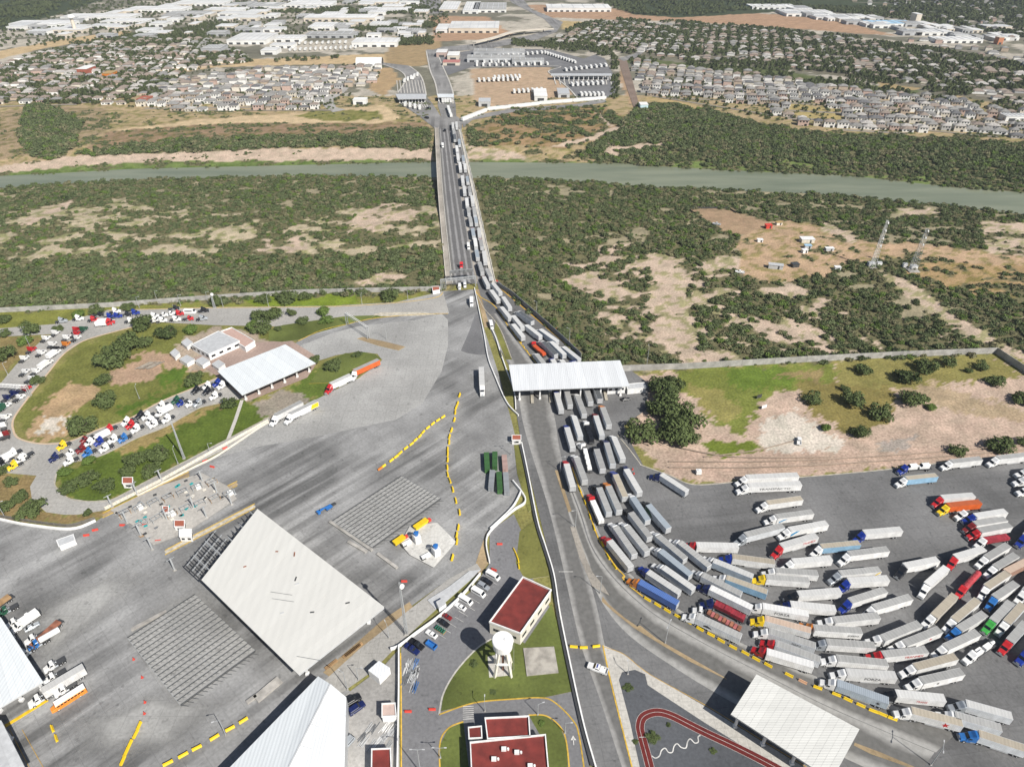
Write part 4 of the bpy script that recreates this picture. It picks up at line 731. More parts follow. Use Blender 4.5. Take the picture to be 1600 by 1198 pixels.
# --- trucks coming up to the toll canopy (C3) and in the lot; each: region, roof front, roof rear, cab colour, trailer, roof, cab pixel, place words
lot = [
 ('C3', 278, 55, 308, 160, 'blue', 'grey', 'pale', None, 'half under the toll canopy in the first lane'), ('C3', 342, 42, 364, 130, 'white', 'grey', 'grey', None, 'half under the toll canopy in the second lane'),
 ('C3', 408, 72, 452, 188, 'white', 'grey', 'grey', (405, 60), 'just below the toll canopy in the third lane'), ('C3', 468, 38, 492, 112, 'white', 'grey', 'grey', None, 'half under the toll canopy in the fourth lane'),
 ('C3', 525, 25, 550, 95, 'white', 'grey', 'dark', None, 'half under the toll canopy beside the white booth'), ('C3', 565, 145, 606, 255, 'orange', 'grey', 'grey', (555, 128), 'outermost lane beside the small parking area'),
 ('C3', 388, 205, 427, 325, 'white', 'bluegrey', 'pale', (378, 192), 'second row below the canopy next to the black car carrier'), ('C3', 523, 197, 562, 320, 'darkred', 'bluegrey', 'pale', (515, 185), 'second row below the canopy right of the dark carrier'),
 ('C3', 343, 270, 380, 395, 'blue', 'grey', 'pale', (335, 257), 'alone in the lane nearest the open road below the canopy'), ('C3', 527, 405, 567, 530, 'black', 'grey', 'grey', (515, 388), 'third row right of the pickup carrier'),
 ('C3', 590, 365, 630, 500, 'navy', 'bluegrey', 'grey', (585, 352), 'third row, second right of the pickup carrier'), ('C3', 637, 335, 692, 465, 'white', 'grey', 'pale', (626, 323), 'hugging the kerb by the dirt field below the canopy'),
 ('C3', 340, 497, 380, 640, 'red', 'grey', 'pale', (328, 482), 'beside the lamp at the end of the yellow median'), ('C3', 402, 458, 455, 602, 'white', 'grey', 'grey', (388, 445), 'just inside the yellow median beside the red cab'),
 ('C3', 645, 563, 707, 705, 'blue', 'grey', 'tan', (637, 548), 'left of the red traffic cones'), ('C3', 712, 530, 797, 675, 'navy', 'grey', 'pale', (710, 513), 'touching the red traffic cones'),
 ('C3', 602, 635, 670, 788, 'orange', 'grey', 'grey', (582, 613), 'in the middle of the approach queue'), ('C3', 543, 645, 606, 800, 'black', 'bluegrey', 'grey', (527, 635), 'left of the orange cab in the queue'),
 ('C3', 752, 705, 848, 850, 'white', 'bluegrey', 'bluegrey', (737, 680), 'with a faded blue side below the cones'), ('C3', 850, 752, 978, 900, 'black', 'grey', 'bluegrey', (827, 737), 'with a green front patch on its side'),
 ('C3', 930, 562, 1093, 668, 'navy', 'grey', 'pale', (880, 560), 'turning alone beside the dirt field corner'), ('C3', 740, 800, 860, 955, 'black', 'grey', 'grey', (722, 778), 'below the faded blue trailer'),
 ('C3', 645, 890, 765, 1062, 'white', 'grey', 'grey', (622, 870), 'right of the red cab at the yellow blocks'), ('C3', 715, 885, 845, 1045, 'white', 'grey', 'grey', (692, 862), 'second right of the red cab at the yellow blocks'),
 ('C3', 608, 975, 742, 1140, 'red', 'white', 'pale', (582, 945), 'nearest the yellow blocks in the bend'), ('C3', 910, 945, 1082, 1090, 'white', 'grey', 'grey', (887, 922), 'in the bend with a faint logo'),
 ('C3', 1045, 985, 1232, 1135, 'white', 'grey', 'grey', (1000, 968), 'in the bend next to the open asphalt'), ('C3', 1150, 1002, 1411, 1008, 'red', 'white', 'pale', (1105, 992), 'lying sideways at the edge of the open asphalt'),
 ('C3', 925, 1038, 1115, 1190, 'white', 'bluegrey', 'bluegrey', (892, 1022), 'one place nearer the yellow blocks in the bend'), ('PX', 1012, 893, 1062, 926, 'blue', 'grey', 'pale', (1003, 884), 'beside the bright blue container in the bend'),
 ('PX', 1036, 886, 1084, 920, 'white', 'grey', 'pale', (1022, 879), 'with a logo, second above the bright blue container'), ('D3', 793, 42, 1035, 178, 'orange', 'blue', 'blue', (748, 22), 'carrying a bright blue container by the yellow blocks'),
 ('F1', 515, 125, 1010, 325, 'white', 'bluegrey', 'pale', (440, 82), 'with faint lettering, upper middle of the curved rows'), ('F1', 375, 300, 865, 545, 'white', 'grey', 'grey', (300, 255), 'beside the dark blue cab in the curved rows'),
 ('F1', 675, 335, 1190, 520, 'white', 'lightblue', 'tan', (590, 320), 'with a very pale blue side in the curved rows'), ('F1', 752, 75, 1283, 145, 'blue', 'white', 'tan', (655, 88), 'below the sideways red cab truck'),
 ('F1', 475, 460, 998, 715, 'navy', 'grey', 'white', (380, 440), 'long, above the red steel load'), ('F1', 305, 815, 862, 1075, 'white', 'grey', 'grey', (200, 800), 'with a dark logo, nearest the yellow blocks'),
 ('F1', 1170, 330, 1710, 370, 'yellow', 'white', 'grey', (1065, 335), 'with a bare yellow cab end'), ('F1', 1290, 248, 1818, 285, 'white', 'white', 'grey', (1190, 255), 'above the one with the yellow cab'),
 ('E4', 305, 135, 790, 95, 'white', 'white', 'pale', (240, 180), 'pointing left just above the yellow cab truck'), ('F1', 1130, 690, 1702, 790, 'white', 'white', 'white', (1055, 690), 'with lettering, beside the two black cabs'),
 ('F1', 1160, 845, 1732, 1000, 'yellow', 'white', 'peach', (1045, 850), 'with a peach roof and open yellow cab'), ('F1', 1205, 1000, 1790, 1190, 'white', 'grey', 'grey', (1080, 1005), 'with small dark lettering above the red cabs'),
 ('F2', 1290, 195, 1850, 405, 'red', 'grey', 'grey', (1200, 190), 'behind the front red cab at the yellow blocks'), ('F2', 1180, 300, 1765, 470, 'red', 'white', 'white', (1090, 265), 'shiny red cab closest to the yellow blocks'),
 ('E4', 895, 285, 1395, 235, 'silver', 'white', 'grey', (800, 345), 'with a yellow stripe at its rear'), ('E4', 1000, 375, 1500, 345, 'blue', 'white', 'pale', (930, 440), 'directly below the yellow striped trailer'),
 ('E4', 370, 540, 905, 500, 'black', 'white', 'pale', (240, 560), 'black cab at the middle of the lot'), ('E4', 280, 665, 842, 720, 'navy', 'white', 'pale', (150, 655), 'dark cab under the black cab truck'),
 ('E4', 1020, 630, 1465, 490, 'blue', 'white', 'grey', (940, 700), 'tilted, below the blue cab truck'), ('D4', 660, 205, 890, 138, 'white', 'white', 'grey', (615, 235), 'below the tilted blue cab truck'),
 ('D4', 408, 285, 690, 255, 'white', 'white', 'grey', (360, 285), 'white cab tucked under the tilted blue cab truck'), ('D4', 285, 330, 583, 350, 'orange', 'white', 'grey', (255, 318), 'lettered, whose orange cab is mostly hidden'),
 ('D4', 365, 420, 665, 440, 'silver', 'white', 'grey', (320, 428), 'silver cab with a stained grey roof'), ('D4', 430, 520, 745, 550, 'white', 'white', 'grey', (378, 520), 'below the stained roof truck'),
 ('D4', 488, 605, 798, 625, 'white', 'white', 'pale', (432, 605), 'lettered, two below the stained roof truck'), ('D4', 430, 672, 752, 785, 'white', 'bluegrey', 'bluegrey', (365, 665), 'chrome nosed, at the yellow blocks'),
 ('D4', 798, 738, 1103, 768, 'black', 'white', 'pale', (720, 735), 'with a red mark and black cab'), ('D4', 895, 845, 1212, 925, 'white', 'white', 'tan', (830, 850), 'with a red star mark by the last yellow block'),
 ('D4', 1165, 872, 1455, 955, 'white', 'grey', 'grey', (1095, 860), 'second from the dark blue cab at the lot corner'), ('D4', 1350, 1000, 1610, 1085, 'bright_blue', 'grey', 'tan', (1275, 995), 'at the very corner of the lot'),
 ('D4', 1235, 800, 1522, 880, 'silver', 'grey', 'pale', (1170, 810), 'third from the lot corner'), ('D4', 712, 398, 945, 305, 'white', 'white', 'grey', (655, 400), 'angled, left of the peach stained trailer'),
 ('D4', 850, 428, 1073, 340, 'white', 'white', 'grey', (805, 440), 'with a red logo and peach stain'), ('D4', 715, 497, 990, 467, 'red', 'white', 'grey', (640, 495), 'with red and black lettering'),
 ('D4', 915, 575, 1172, 508, 'white', 'white', 'tan', (870, 600), 'below the red and black lettered trailer'), ('D4', 955, 660, 1212, 603, 'white', 'white', 'grey', (900, 682), 'with a small dark logo, lowest of the angled row'),
 ('D4', 1105, 452, 1310, 358, 'white', 'white', 'grey', (1060, 475), 'left of the white machinery carrier'), ('D4', 1035, 258, 1167, 125, 'white', 'cream', 'tan', (990, 290), 'steeply angled above the bright blue cab'),
 ('D4', 1160, 282, 1308, 155, 'white', 'white', 'tan', (1118, 312), 'steeply angled, left of the bright green cab'), ('D4', 1190, 338, 1352, 240, 'bright_blue', 'white', 'grey', (1140, 372), 'left of the bright green cab'),
 ('D4', 1403, 288, 1517, 170, 'green', 'grey', 'grey', (1358, 335), 'only bright green cab in the lot'), ('D4', 1488, 298, 1592, 182, 'white', 'grey', 'tan', (1455, 340), 'right of the bright green cab'),
 ('D4', 1510, 412, 1610, 300, 'red', 'grey', 'grey', (1478, 455), 'red cab by the machinery carrier'), ('E2', 385, 585, 632, 368, 'white', 'white', 'white', (330, 690), 'steep and bright white in the open lot'),
 ('E2', 105, 350, 522, 268, 'black', 'white', 'pale', (50, 430), 'black cab at the open edge of the lot'), ('E2', 735, 240, 1100, 132, 'red', 'white', 'pale', (700, 310), 'red cab above the red bulk tanker'),
 ('E2', 1130, 250, 1400, 88, 'white', 'white', 'grey', (1075, 300), 'below the red tarped flatbed'), ('E2', 1238, 370, 1502, 212, 'white', 'white', 'grey', (1175, 430), 'beside the little tan truck'),
 ('E2', 1130, 615, 1400, 435, 'white', 'white', 'tan', (1090, 690), 'tan roofed, right of the red bulk tanker'), ('E2', 1230, 745, 1502, 565, 'bright_blue', 'white', 'grey', (1185, 820), 'blue cab below the tan roofed trailer'),
 ('E1', 690, 170, 1060, 130, 'white', 'white', 'grey', (610, 205), 'at the dirt edge behind the van carrier'), ('E1', 1265, 125, 1680, 80, 'white', 'white', 'grey', (1190, 165), 'last along the dirt edge'),
 ('C4', 860, 588, 1052, 568, 'white', 'lightblue', 'tan', (815, 610), 'parked alone by the van carrier'), ('E1', 570, 615, 972, 585, 'red', 'white', 'pale', (510, 665), 'beside the orange container'),
 ('E1', 645, 715, 1050, 670, 'yellow', 'orange', 'orange', (570, 765), 'yellow cab with orange container'), ('E1', 985, 845, 1370, 785, 'blue', 'white', 'pale', (910, 880), 'below the load of black pipes'),
 ('E1', 980, 945, 1368, 885, 'darkred', 'white', 'grey', (880, 990), 'second below the black pipes'), ('E1', 1042, 1035, 1428, 960, 'red', 'white', 'grey', (970, 1075), 'third below the black pipes'),
 ('C3', 1460, 583, 1880, 565, 'white', 'white', 'pale', (1415, 605), 'uppermost of the two at the dirt kerb'), ('C3', 1472, 635, 1902, 618, 'white', 'white', 'pale', (1432, 650), 'lettered, lower of the two at the dirt kerb'),
 ('C3', 1590, 742, 1808, 712, 'white', 'white', 'tan', (1540, 765), 'alone below the lettered pair'), ('C4', 50, 828, 278, 798, 'white', 'white', 'grey', (15, 845), 'with a small blue flash'),
 ('C4', 133, 910, 367, 868, 'white', 'white', 'pale', (85, 935), 'with a bright blue wedge at its front'), ('C3', 1455, 945, 1690, 885, 'silver', 'grey', 'grey', (1430, 965), 'silver cab on the left edge of the open lot'),
 ('C4', 80, 1012, 303, 945, 'red', 'white', 'pale', (45, 1050), 'lettered with red cab'), ('C4', 328, 1012, 570, 990, 'white', 'lightblue', 'tan', (290, 1045), 'pale blue below the red lettered one'),
 ('C4', 502, 1060, 748, 1030, 'white', 'white', 'grey', (460, 1095), 'below the pale blue one'), ('C4', 597, 925, 832, 905, 'blue', 'white', 'pale', (550, 958), 'alone in the middle of the open lot'),
 ('PX', 1606, 735, 1680, 728, 'white', 'white', 'grey', None, 'upper at the far edge of the lot'), ('PX', 1603, 748, 1690, 741, 'white', 'white', 'grey', None, 'middle at the far edge of the lot'), ('PX', 1609, 763, 1700, 756, 'white', 'white', 'grey', None, 'lower at the far edge of the lot'),
 ('PX', 1603, 838, 1650, 800, 'blue', 'white', 'grey', None, 'blue cab at the far edge of the lot'), ('PX', 1602, 925, 1650, 875, 'white', 'white', 'grey', None, 'lowest white cab at the far edge of the lot'), ('PX', 1607, 1018, 1660, 970, 'blue', 'white', 'grey', None, 'deep blue cab at the far edge of the lot'),
]
redm = paint('red_print', (.5, .02, .02), .6); blk = paint('black_print', (.03, .03, .035), .6); blup = paint('blue_print', (.02, .25, .5), .6)
TXT = {'lettered, lower of the two at the dirt kerb': ('TRANSPACTO', 1.5, -8, 2.6, 1, blk), 'lettered with red cab': ('TRAMEX', 1.5, -12, 2.8, 1, redm), 'with red and black lettering': ('TRANMEX', 1.5, -11, 2.8, 1, redm), 'with lettering, beside the two black cabs': ('FORZA', 1.7, -7, 2.6, 1, blk),
       'lettered, two below the stained roof truck': ('FORZA', 1.7, -8.5, 2.6, 1, blk), 'lettered, whose orange cab is mostly hidden': ('JOPEMA', 1.1, -13.5, 2.5, 1, blk), 'with small dark lettering above the red cabs': ('MARZ', 1.2, -10, 2.8, 1, blk), 'with a red mark and black cab': ('TRANS', 1.2, -8.5, 2.5, 1, redm)}
LOT = {}
for rg, a, b, c, d, cb, v, rf, cp, where in lot:
    t, tr = semi(Z(rg, a, b), Z(rg, c, d), cb, v, rf, '', 'trucks at the toll approach and in the lot', Z(rg, *cp) if cp else None, text=TXT.get(where))
    s = '%s cab semi truck %s' % (CNAME[cb], where) if cb.split('_')[-1] not in where.split(' cab')[0] else 'semi truck, %s' % where
    w = s.split(); t['label'] = ' '.join(w[:16]); LOT[where] = tr
def decal(tr, pts, mat, side=1):                  # flat coloured patch on a trailer's side
    m = MB(); m.add([(x, side * 1.345, z) for x, z in pts], [tuple(range(len(pts)))[::side]]); m.build('side_print', mat, tr)
decal(LOT['with a yellow stripe at its rear'], [(-12.8, 1.4), (-13.4, 1.4), (-16, 3.9), (-15.2, 3.9)], yellow); decal(LOT['with a bright blue wedge at its front'], [(-.2, 1.4), (-3.8, 3.9), (-2.2, 3.9), (-.2, 2.6)], blup); decal(LOT['with a small blue flash'], [(-1, 1.5), (-4.5, 3.2), (-3.2, 3.2), (-1, 2.2)], blup)
decal(LOT['with a green front patch on its side'], [(-.2, 1.4), (-6.5, 1.4), (-3, 3.9), (-.2, 3.9)], dgreen, -1); decal(LOT['with a green front patch on its side'], [(-.2, 1.4), (-6.5, 1.4), (-3, 3.9), (-.2, 3.9)], dgreen, 1)
def star(x, z, r): return [(x + (r if i % 2 == 0 else r * .4) * math.cos(math.pi * i / 5), z + (r if i % 2 == 0 else r * .4) * math.sin(math.pi * i / 5)) for i in range(10)]
decal(LOT['with a red star mark by the last yellow block'], star(-11, 2.6, 1.3), redm); decal(LOT['with a red logo and peach stain'], star(-11, 2.6, .8), redm); decal(LOT['with a dark logo, nearest the yellow blocks'], [(-3, 2), (-6.4, 2), (-6.0, 2.5), (-4.7, 3.1), (-3.6, 2.8)], blk)
decal(LOT['with a logo, second above the bright blue container'], star(-12.5, 2.6, .7), blk, -1); decal(LOT['with a faint logo'] if 'with a faint logo' in LOT else LOT['in the bend with a faint logo'], star(-4, 2.6, .7), blk, -1); decal(LOT['chrome nosed, at the yellow blocks'], star(-13.3, 2.5, .8), blk, 1)
decal(LOT['with a small dark logo, lowest of the angled row'], star(-6, 2.5, .7), blk, 1)
LOTG = 'trucks at the toll approach and in the lot'
def load(tr, items, mat, name):
    for c, d in items: MB().box(c, d).build(name, mat, tr)
t, tr = semi(Z('C3', 468, 265), Z('C3', 500, 362), 'white', label='white cab flatbed truck loaded with black framed crates below the toll canopy', group=LOTG, cabpx=Z('C3', 462, 242), kind='flat', ztop=2.2)
load(tr, [((-2.3 - i * 2.9, 0, 2.3), (2.5, 2.2, 1.8)) for i in range(5)], black, 'crate')
t, tr = semi(Z('C3', 452, 395), Z('C3', 488, 540), 'white', label='white cab car carrier stacked with white pickup cabs below the toll canopy', group=LOTG, cabpx=Z('C3', 440, 378), kind='flat', ztop=2.2)
for i in range(4): m = MB(); m.box((-2.6 - i * 3.7, 0, 1.9), (2.9, 1.9, .8)); m.box((-2.2 - i * 3.7, 0, 2.55), (1.5, 1.7, .6)); m.build('carried_pickup', white, tr)
t, tr = semi(Z('C3', 500, 720), Z('C3', 562, 862), 'red', label='red cab flatbed truck piled with white wrapped bundles along the yellow blocks', group=LOTG, cabpx=Z('C3', 490, 697), kind='flat', ztop=3.0)
load(tr, [((-2.4 - i * 3.75, s * .6, 2.2 + .12 * (i % 2)), (3.5, 1.15, 1.7)) for i in range(4) for s in (1, -1)], white, 'wrapped_bundle')
t, tr = semi(Z('F1', 585, 670), Z('F1', 935, 850), 'navy', label='dark blue semi truck with a red tarped load in the curved rows', group=LOTG, cabpx=Z('F1', 430, 640), kind='flat', ztop=3.0)
m = MB(); [m.box((-1.6 - i * 1.6, 0, 2.2 + (.25 if i in (3, 4) else 0)), (1.5, 2.4, 1.6)) for i in range(9)]; m.build('tarped_load', paint('red_tarp', (.33, .03, .045), .6, 0, .25), tr)
t, tr = semi(Z('F1', 425, 745), Z('F1', 845, 965), 'white', label='white day cab truck with a flatbed of red and grey steel', group=LOTG, cabpx=Z('F1', 340, 715), kind='flat', day=True, ztop=2.2)
load(tr, [((-1.6 - i * 1.8, 0, 1.75), (1.5, 2.2, .7)) for i in range(0, 9, 2)], rust, 'steel_bundle'); load(tr, [((-3.4 - i * 1.8, 0, 1.65), (1.4, 2.2, .5)) for i in range(0, 8, 2)], paint('pink_steel', (.45, .14, .13), .6, 0, .3), 'steel_bundle')
t, tr = semi(Z('E2', 870, 600), Z('E2', 1040, 415), 'red', label='red cab truck with a red bulk tank trailer, steep in the lot', group=LOTG, cabpx=Z('E2', 820, 680), kind='flat', ztop=3.3)
m = MB(); m.cyl((-.6, 0, 2.35), (-15.8, 0, 2.35), 1.15, 1.15, 14); [m.box((-2 - i * 2.8, 0, 3.4), (.9, .9, .3)) for i in range(5)]; m.build('bulk_tank', paint('faded_red', (.42, .05, .06), .5, 0, .25), tr)
t, tr = semi(Z('E1', 860, 815), Z('E1', 1230, 755), 'white', label='white semi truck with a flatbed of black pipe bundles', group=LOTG, cabpx=Z('E1', 745, 840), kind='flat', ztop=2.6)
for q in (-4.5, -11.5):
    for i in range(4): m = MB(); m.cyl((q + 3, -.9 + i * .6, 1.75), (q - 3, -.9 + i * .6, 1.75), .3, .3, 8); m.cyl((q + 3, -.6 + i * .5, 2.25), (q - 3, -.6 + i * .5, 2.25), .28, .28, 8); m.build('pipe_bundle', dgrey, tr)
t, tr = semi(Z('E1', 1100, 1145), Z('E1', 1425, 1090), 'white', label='white semi truck with a flatbed of red tarped coils', group=LOTG, cabpx=Z('E2', 1010, 80), kind='flat', ztop=2.8)
m = MB(); [m.box((-1.8 - i * 1.75, 0, 2.1), (1.6, 2.4, 1.4)) for i in range(8)]; m.build('tarped_load', MATS['red_tarp'], tr)
t, tr = semi(Z('E1', 155, 255), Z('E1', 435, 235), 'blue', label='blue semi truck carrying two white vans along the dirt edge', group=LOTG, cabpx=Z('E1', 75, 255), kind='flat', ztop=1.6)
for q in (-3.8, -11.3): m = MB(); loft(m, [(q + 3, .95, 1.6, 2.4, .2), (q + 2.2, 1.0, 1.6, 2.6, .2), (q + 1.4, 1.0, 1.6, 3.6, .2), (q - 3, 1.0, 1.6, 3.7, .2)]); v = m.build('carried_van', white, tr); quad_box([(q + 2.2, -.85, 2.65), (q + 2.2, .85, 2.65), (q + 1.45, .85, 3.5), (q + 1.45, -.85, 3.5)], .05).build('windshield', glass(), v)
t, tr = semi(Z('D4', 1290, 495), Z('D4', 1425, 405), 'white', label='white semi truck carrying white machinery near the bright green cab', group=LOTG, cabpx=Z('D4', 1235, 540), kind='flat', ztop=2.2)
m = MB(); m.box((-3, .5, 2.2), (4, .9, 1.4)); m.box((-4, -.6, 2.0), (3.5, .8, 1.0)); m.box((-8.5, .2, 2.3), (4.2, 1.6, 1.5)); m.cyl((-11.5, 0, 2.2), (-14, 0, 2.2), .7, .5, 10); m.build('machinery', white, tr)
t, tr = semi(Z('E2', 1520, 350), Z('E2', 1640, 290), 'tan', label='small tan day cab truck with a rusty pink container', group=LOTG, cabpx=Z('E2', 1465, 390), van='rust', roof='peach', day=True)
# --- along the edges of the big yard
YG = 'trucks parked along the planted island'
semi(Z('B2', 610, 1115), Z('B2', 765, 1045), 'white', 'orange', 'grey', 'white semi truck with a bright orange side trailer by the planted island', YG, Z('B2', 600, 1148)); semi(Z('B2', 470, 1195), Z('B2', 590, 1140), 'red', 'white', 'pale', 'red semi truck with white trailer behind the orange one', YG, Z('C2', 400, 65))
t, tr = semi(Z('C2', 215, 185), Z('C2', 380, 105), 'white', 'white', 'grey', 'white semi truck with a yellow ended trailer by the grass', YG, Z('C2', 185, 220)); decal(tr, [(-11, 1.4), (-16, 1.4), (-16, 3.9), (-12, 3.9)], yellow, 1); decal(tr, [(-11, 1.4), (-16, 1.4), (-16, 3.9), (-12, 3.9)], yellow, -1)
semi(Z('C2', 120, 195), Z('C2', 285, 110), 'white', 'white', 'grey', 'white semi truck nearest the grass, tail by the yellow end', YG, Z('C2', 85, 240))
semi(Z('C2', 1410, 10), (752, 574), 'white', 'white', 'pale', 'white box truck driving down the yard towards the containers', None, Z('C2', 1417, 45)); semi(Z('D1', 385, 650), Z('D1', 520, 570), 'white', 'white', 'pale', 'white day cab truck with short white trailer beside the school bus', None, Z('D1', 385, 690), day=True)
# --- bobtail tractors on the loop road: x, y, colour, direction (unit steps of photo pixels towards the nose)
up = (1, -.12); ul = (.75, -.55); uu = (.15, -1); dl = (-.85, .45); ll = (-.6, .75)
BOB = []
def bobs(rg, items, dr): BOB.extend([(Z(rg, x, y), c, dr) for x, y, c in items])
bobs('B1', [(1265, 800, 'silver'), (1275, 750, 'black'), (1180, 800, 'red'), (1120, 770, 'red'), (1090, 735, 'black'), (1100, 805, 'white'), (1065, 770, 'white'), (1020, 778, 'white'), (1015, 812, 'white'), (965, 785, 'white'), (970, 812, 'white'), (845, 765, 'blue'), (820, 815, 'white'), (790, 775, 'black'), (735, 785, 'blue'), (725, 755, 'white'), (690, 788, 'blue'), (690, 822, 'red'), (620, 775, 'black'), (590, 808, 'red'), (495, 800, 'white'), (390, 815, 'silver')], up)
bobs('B1', [(525, 868, 'darkgreen'), (480, 870, 'red'), (475, 898, 'red'), (480, 922, 'white'), (420, 920, 'white'), (415, 962, 'orange'), (350, 890, 'white'), (290, 925, 'white'), (330, 962, 'white'), (345, 992, 'black'), (262, 1015, 'white'), (200, 995, 'red'), (155, 1050, 'white'), (230, 1130, 'white'), (158, 1135, 'white'), (195, 1178, 'white')], ul)
bobs('F5', [(200, 395, 'white'), (330, 405, 'red'), (195, 462, 'navy'), (105, 515, 'navy'), (250, 512, 'white'), (80, 760, 'white')], ul); bobs('F5', [(60, 860, 'white'), (100, 965, 'darkred'), (15, 990, 'white'), (-30, 880, 'darkred')], uu)
bobs('C1', [(1390, 22, 'white'), (1362, 8, 'blue'), (1345, 88, 'white'), (1300, 25, 'white'), (1300, 58, 'black'), (1245, 132, 'silver'), (1230, 52, 'black'), (1195, 132, 'white'), (1140, 128, 'blue'), (1108, 115, 'darkgreen'), (1015, 148, 'white'), (1050, 230, 'white'), (970, 262, 'white'), (950, 242, 'white'), (925, 212, 'white'), (885, 208, 'black'), (858, 292, 'white'), (825, 268, 'red'), (798, 248, 'white'), (780, 352, 'bright_blue'), (718, 358, 'white'), (690, 295, 'red'), (665, 412, 'white'), (630, 372, 'blue'), (570, 378, 'white'), (560, 442, 'bright_blue'), (545, 355, 'darkred'), (520, 418, 'darkred'), (460, 435, 'white'), (445, 492, 'white'), (400, 398, 'yellow'), (352, 472, 'navy')], dl)
bobs('C1', [(165, 460, 'white'), (140, 485, 'white'), (90, 445, 'white'), (95, 522, 'yellow'), (40, 490, 'white'), (15, 505, 'black')], dl)
cnt = {}
for i, (p, c, dr) in enumerate(BOB):
    a = G(p); b = G((p[0] + dr[0] * 6, p[1] + dr[1] * 6)); h = math.atan2(b.y - a.y, b.x - a.x) + rnd.uniform(-.08, .08)
    k = cnt.get(c, 0); cnt[c] = k + 1
    t = thing('tractor_unit', '%s tractor unit on the loop road, %s %s one counting from the bridge' % (CNAME[c], ordn(k), CNAME[c]), 'tractor unit', (a.x - 2.4 * math.cos(h), a.y - 2.4 * math.sin(h), .05), h, 'tractor units waiting on the loop road')
    tractor_parts(t, c, day=rnd.random() < .25)
# box trucks and tankers among them
m = MB(); m.box((-.9, 0, 2.25), (6.4, 2.4, 2.5)); BOXB = M_('cargo_box', m, [white])
def box_truck(p, dr, label, cab='white', body=white, sc=1.0):
    a = G(p); b = G((p[0] + dr[0] * 6, p[1] + dr[1] * 6)); h = math.atan2(b.y - a.y, b.x - a.x)
    t = thing('box_truck', label, 'box truck', (a.x, a.y, .05), h); t.scale = (sc, sc, sc)
    tractor_parts(t, cab, day=True); put(t, BOXB, t, mats=[body]); return t
box_truck(Z('B1', 645, 835), up, 'white box truck in front of a red cab on the upper loop road', 'red'); box_truck(Z('B1', 660, 822), up, 'white box truck, the higher of two on the upper loop road'); box_truck(Z('B1', 335, 1025), ul, 'white box truck on the bend of the loop road'); box_truck(Z('B1', 285, 1090), ul, 'white box truck lower down the bend of the loop road')
box_truck(Z('F5', 30, 650), ul, 'dark green box truck at the picture edge of the loop road', 'white', dgreen); box_truck(Z('C1', 640, 340), dl, 'white box truck beside the maroon tractor on the lower loop road'); box_truck(Z('C1', 1035, 180), dl, 'white tank truck between the tractors on the lower loop road'); box_truck(Z('C1', 30, 485), dl, 'white box truck at the end of the lower loop road')
# traffic on the bridge and in the yard
box_truck(Z('Q3', 455, 515), (0, 1), 'small white box truck driving away from the white gantry'); box_truck(Z('Q3', 372, 290), (0, 1), 'white box truck passing right under the gantry', sc=.8); box_truck(Z('Q3', 305, 318), (0, 1), 'white pickup sized truck just past the gantry', sc=.7); box_truck(Z('Q3', 700, 800), (.25, 1), 'white utility truck parked by the island of the side road', sc=.85)
box_truck(Z('Q2', 520, 870), (.1, 1), 'white box truck next to the inner bridge queue', sc=.9); box_truck(Z('Q1', 318, 495), (.1, 1), 'white box truck alone in the free lanes far along the bridge'); box_truck(Z('D1', 180, 300), (-.8, .55), 'white box truck at the edge of the left canopy')
t = thing('tractor_unit', 'red tractor unit driving alone down the free bridge lanes', 'tractor unit', (*G(Z('Q3', 328, 45))[:2], .07), R(-87)); tractor_parts(t, 'red')
for x, y, c, w in ((105, 300, 'white', 'nearest the roof edge'), (190, 268, 'white', 'right of the first'), (222, 400, 'white', 'beside the tanker truck'), (345, 640, 'white', 'above the school bus'), (342, 565, 'white', 'above that one'), (50, 225, 'darkgreen', 'in the shade of the roof'), (410, 715, 'white', 'directly behind the school bus')):
    a = G(Z('D1', x, y)); t = thing('tractor_unit', '%s tractor unit by the left edge canopy, %s' % (CNAME[c], w), 'tractor unit', (a.x + 2, a.y + 1.2, .05), YD + math.pi, 'tractor units at the left edge canopy'); tractor_parts(t, c, day=True)
t, tr = semi(Z('D1', 270, 375), Z('D1', 380, 275), 'white', label='flatbed truck with a rusty brown load by the left canopy', kind='flat', day=True, ztop=2.0); load(tr, [((-8, 0, 1.75), (14, 2.3, .7))], rust, 'load')
a = G(Z('D1', 290, 415)); t = thing('tank_truck', 'blue tractor with a white tank beside the rusty flatbed', 'tank truck', (a.x, a.y, .05), YD + math.pi); tractor_parts(t, 'bright_blue', day=True); m = MB(); m.cyl((1.6, 0, 2.2), (-5, 0, 2.2), 1.1, 1.1, 12); m.build('tank', white, t)
t, tr = semi(Z('D1', 5, 170), Z('D1', 75, 120), 'white', label='cream flatbed loaded with brown panels at the picture edge', kind='flat', day=True, ztop=2.0); load(tr, [((-8, 0, 1.9), (14, 2.2, .9))], wood, 'load')
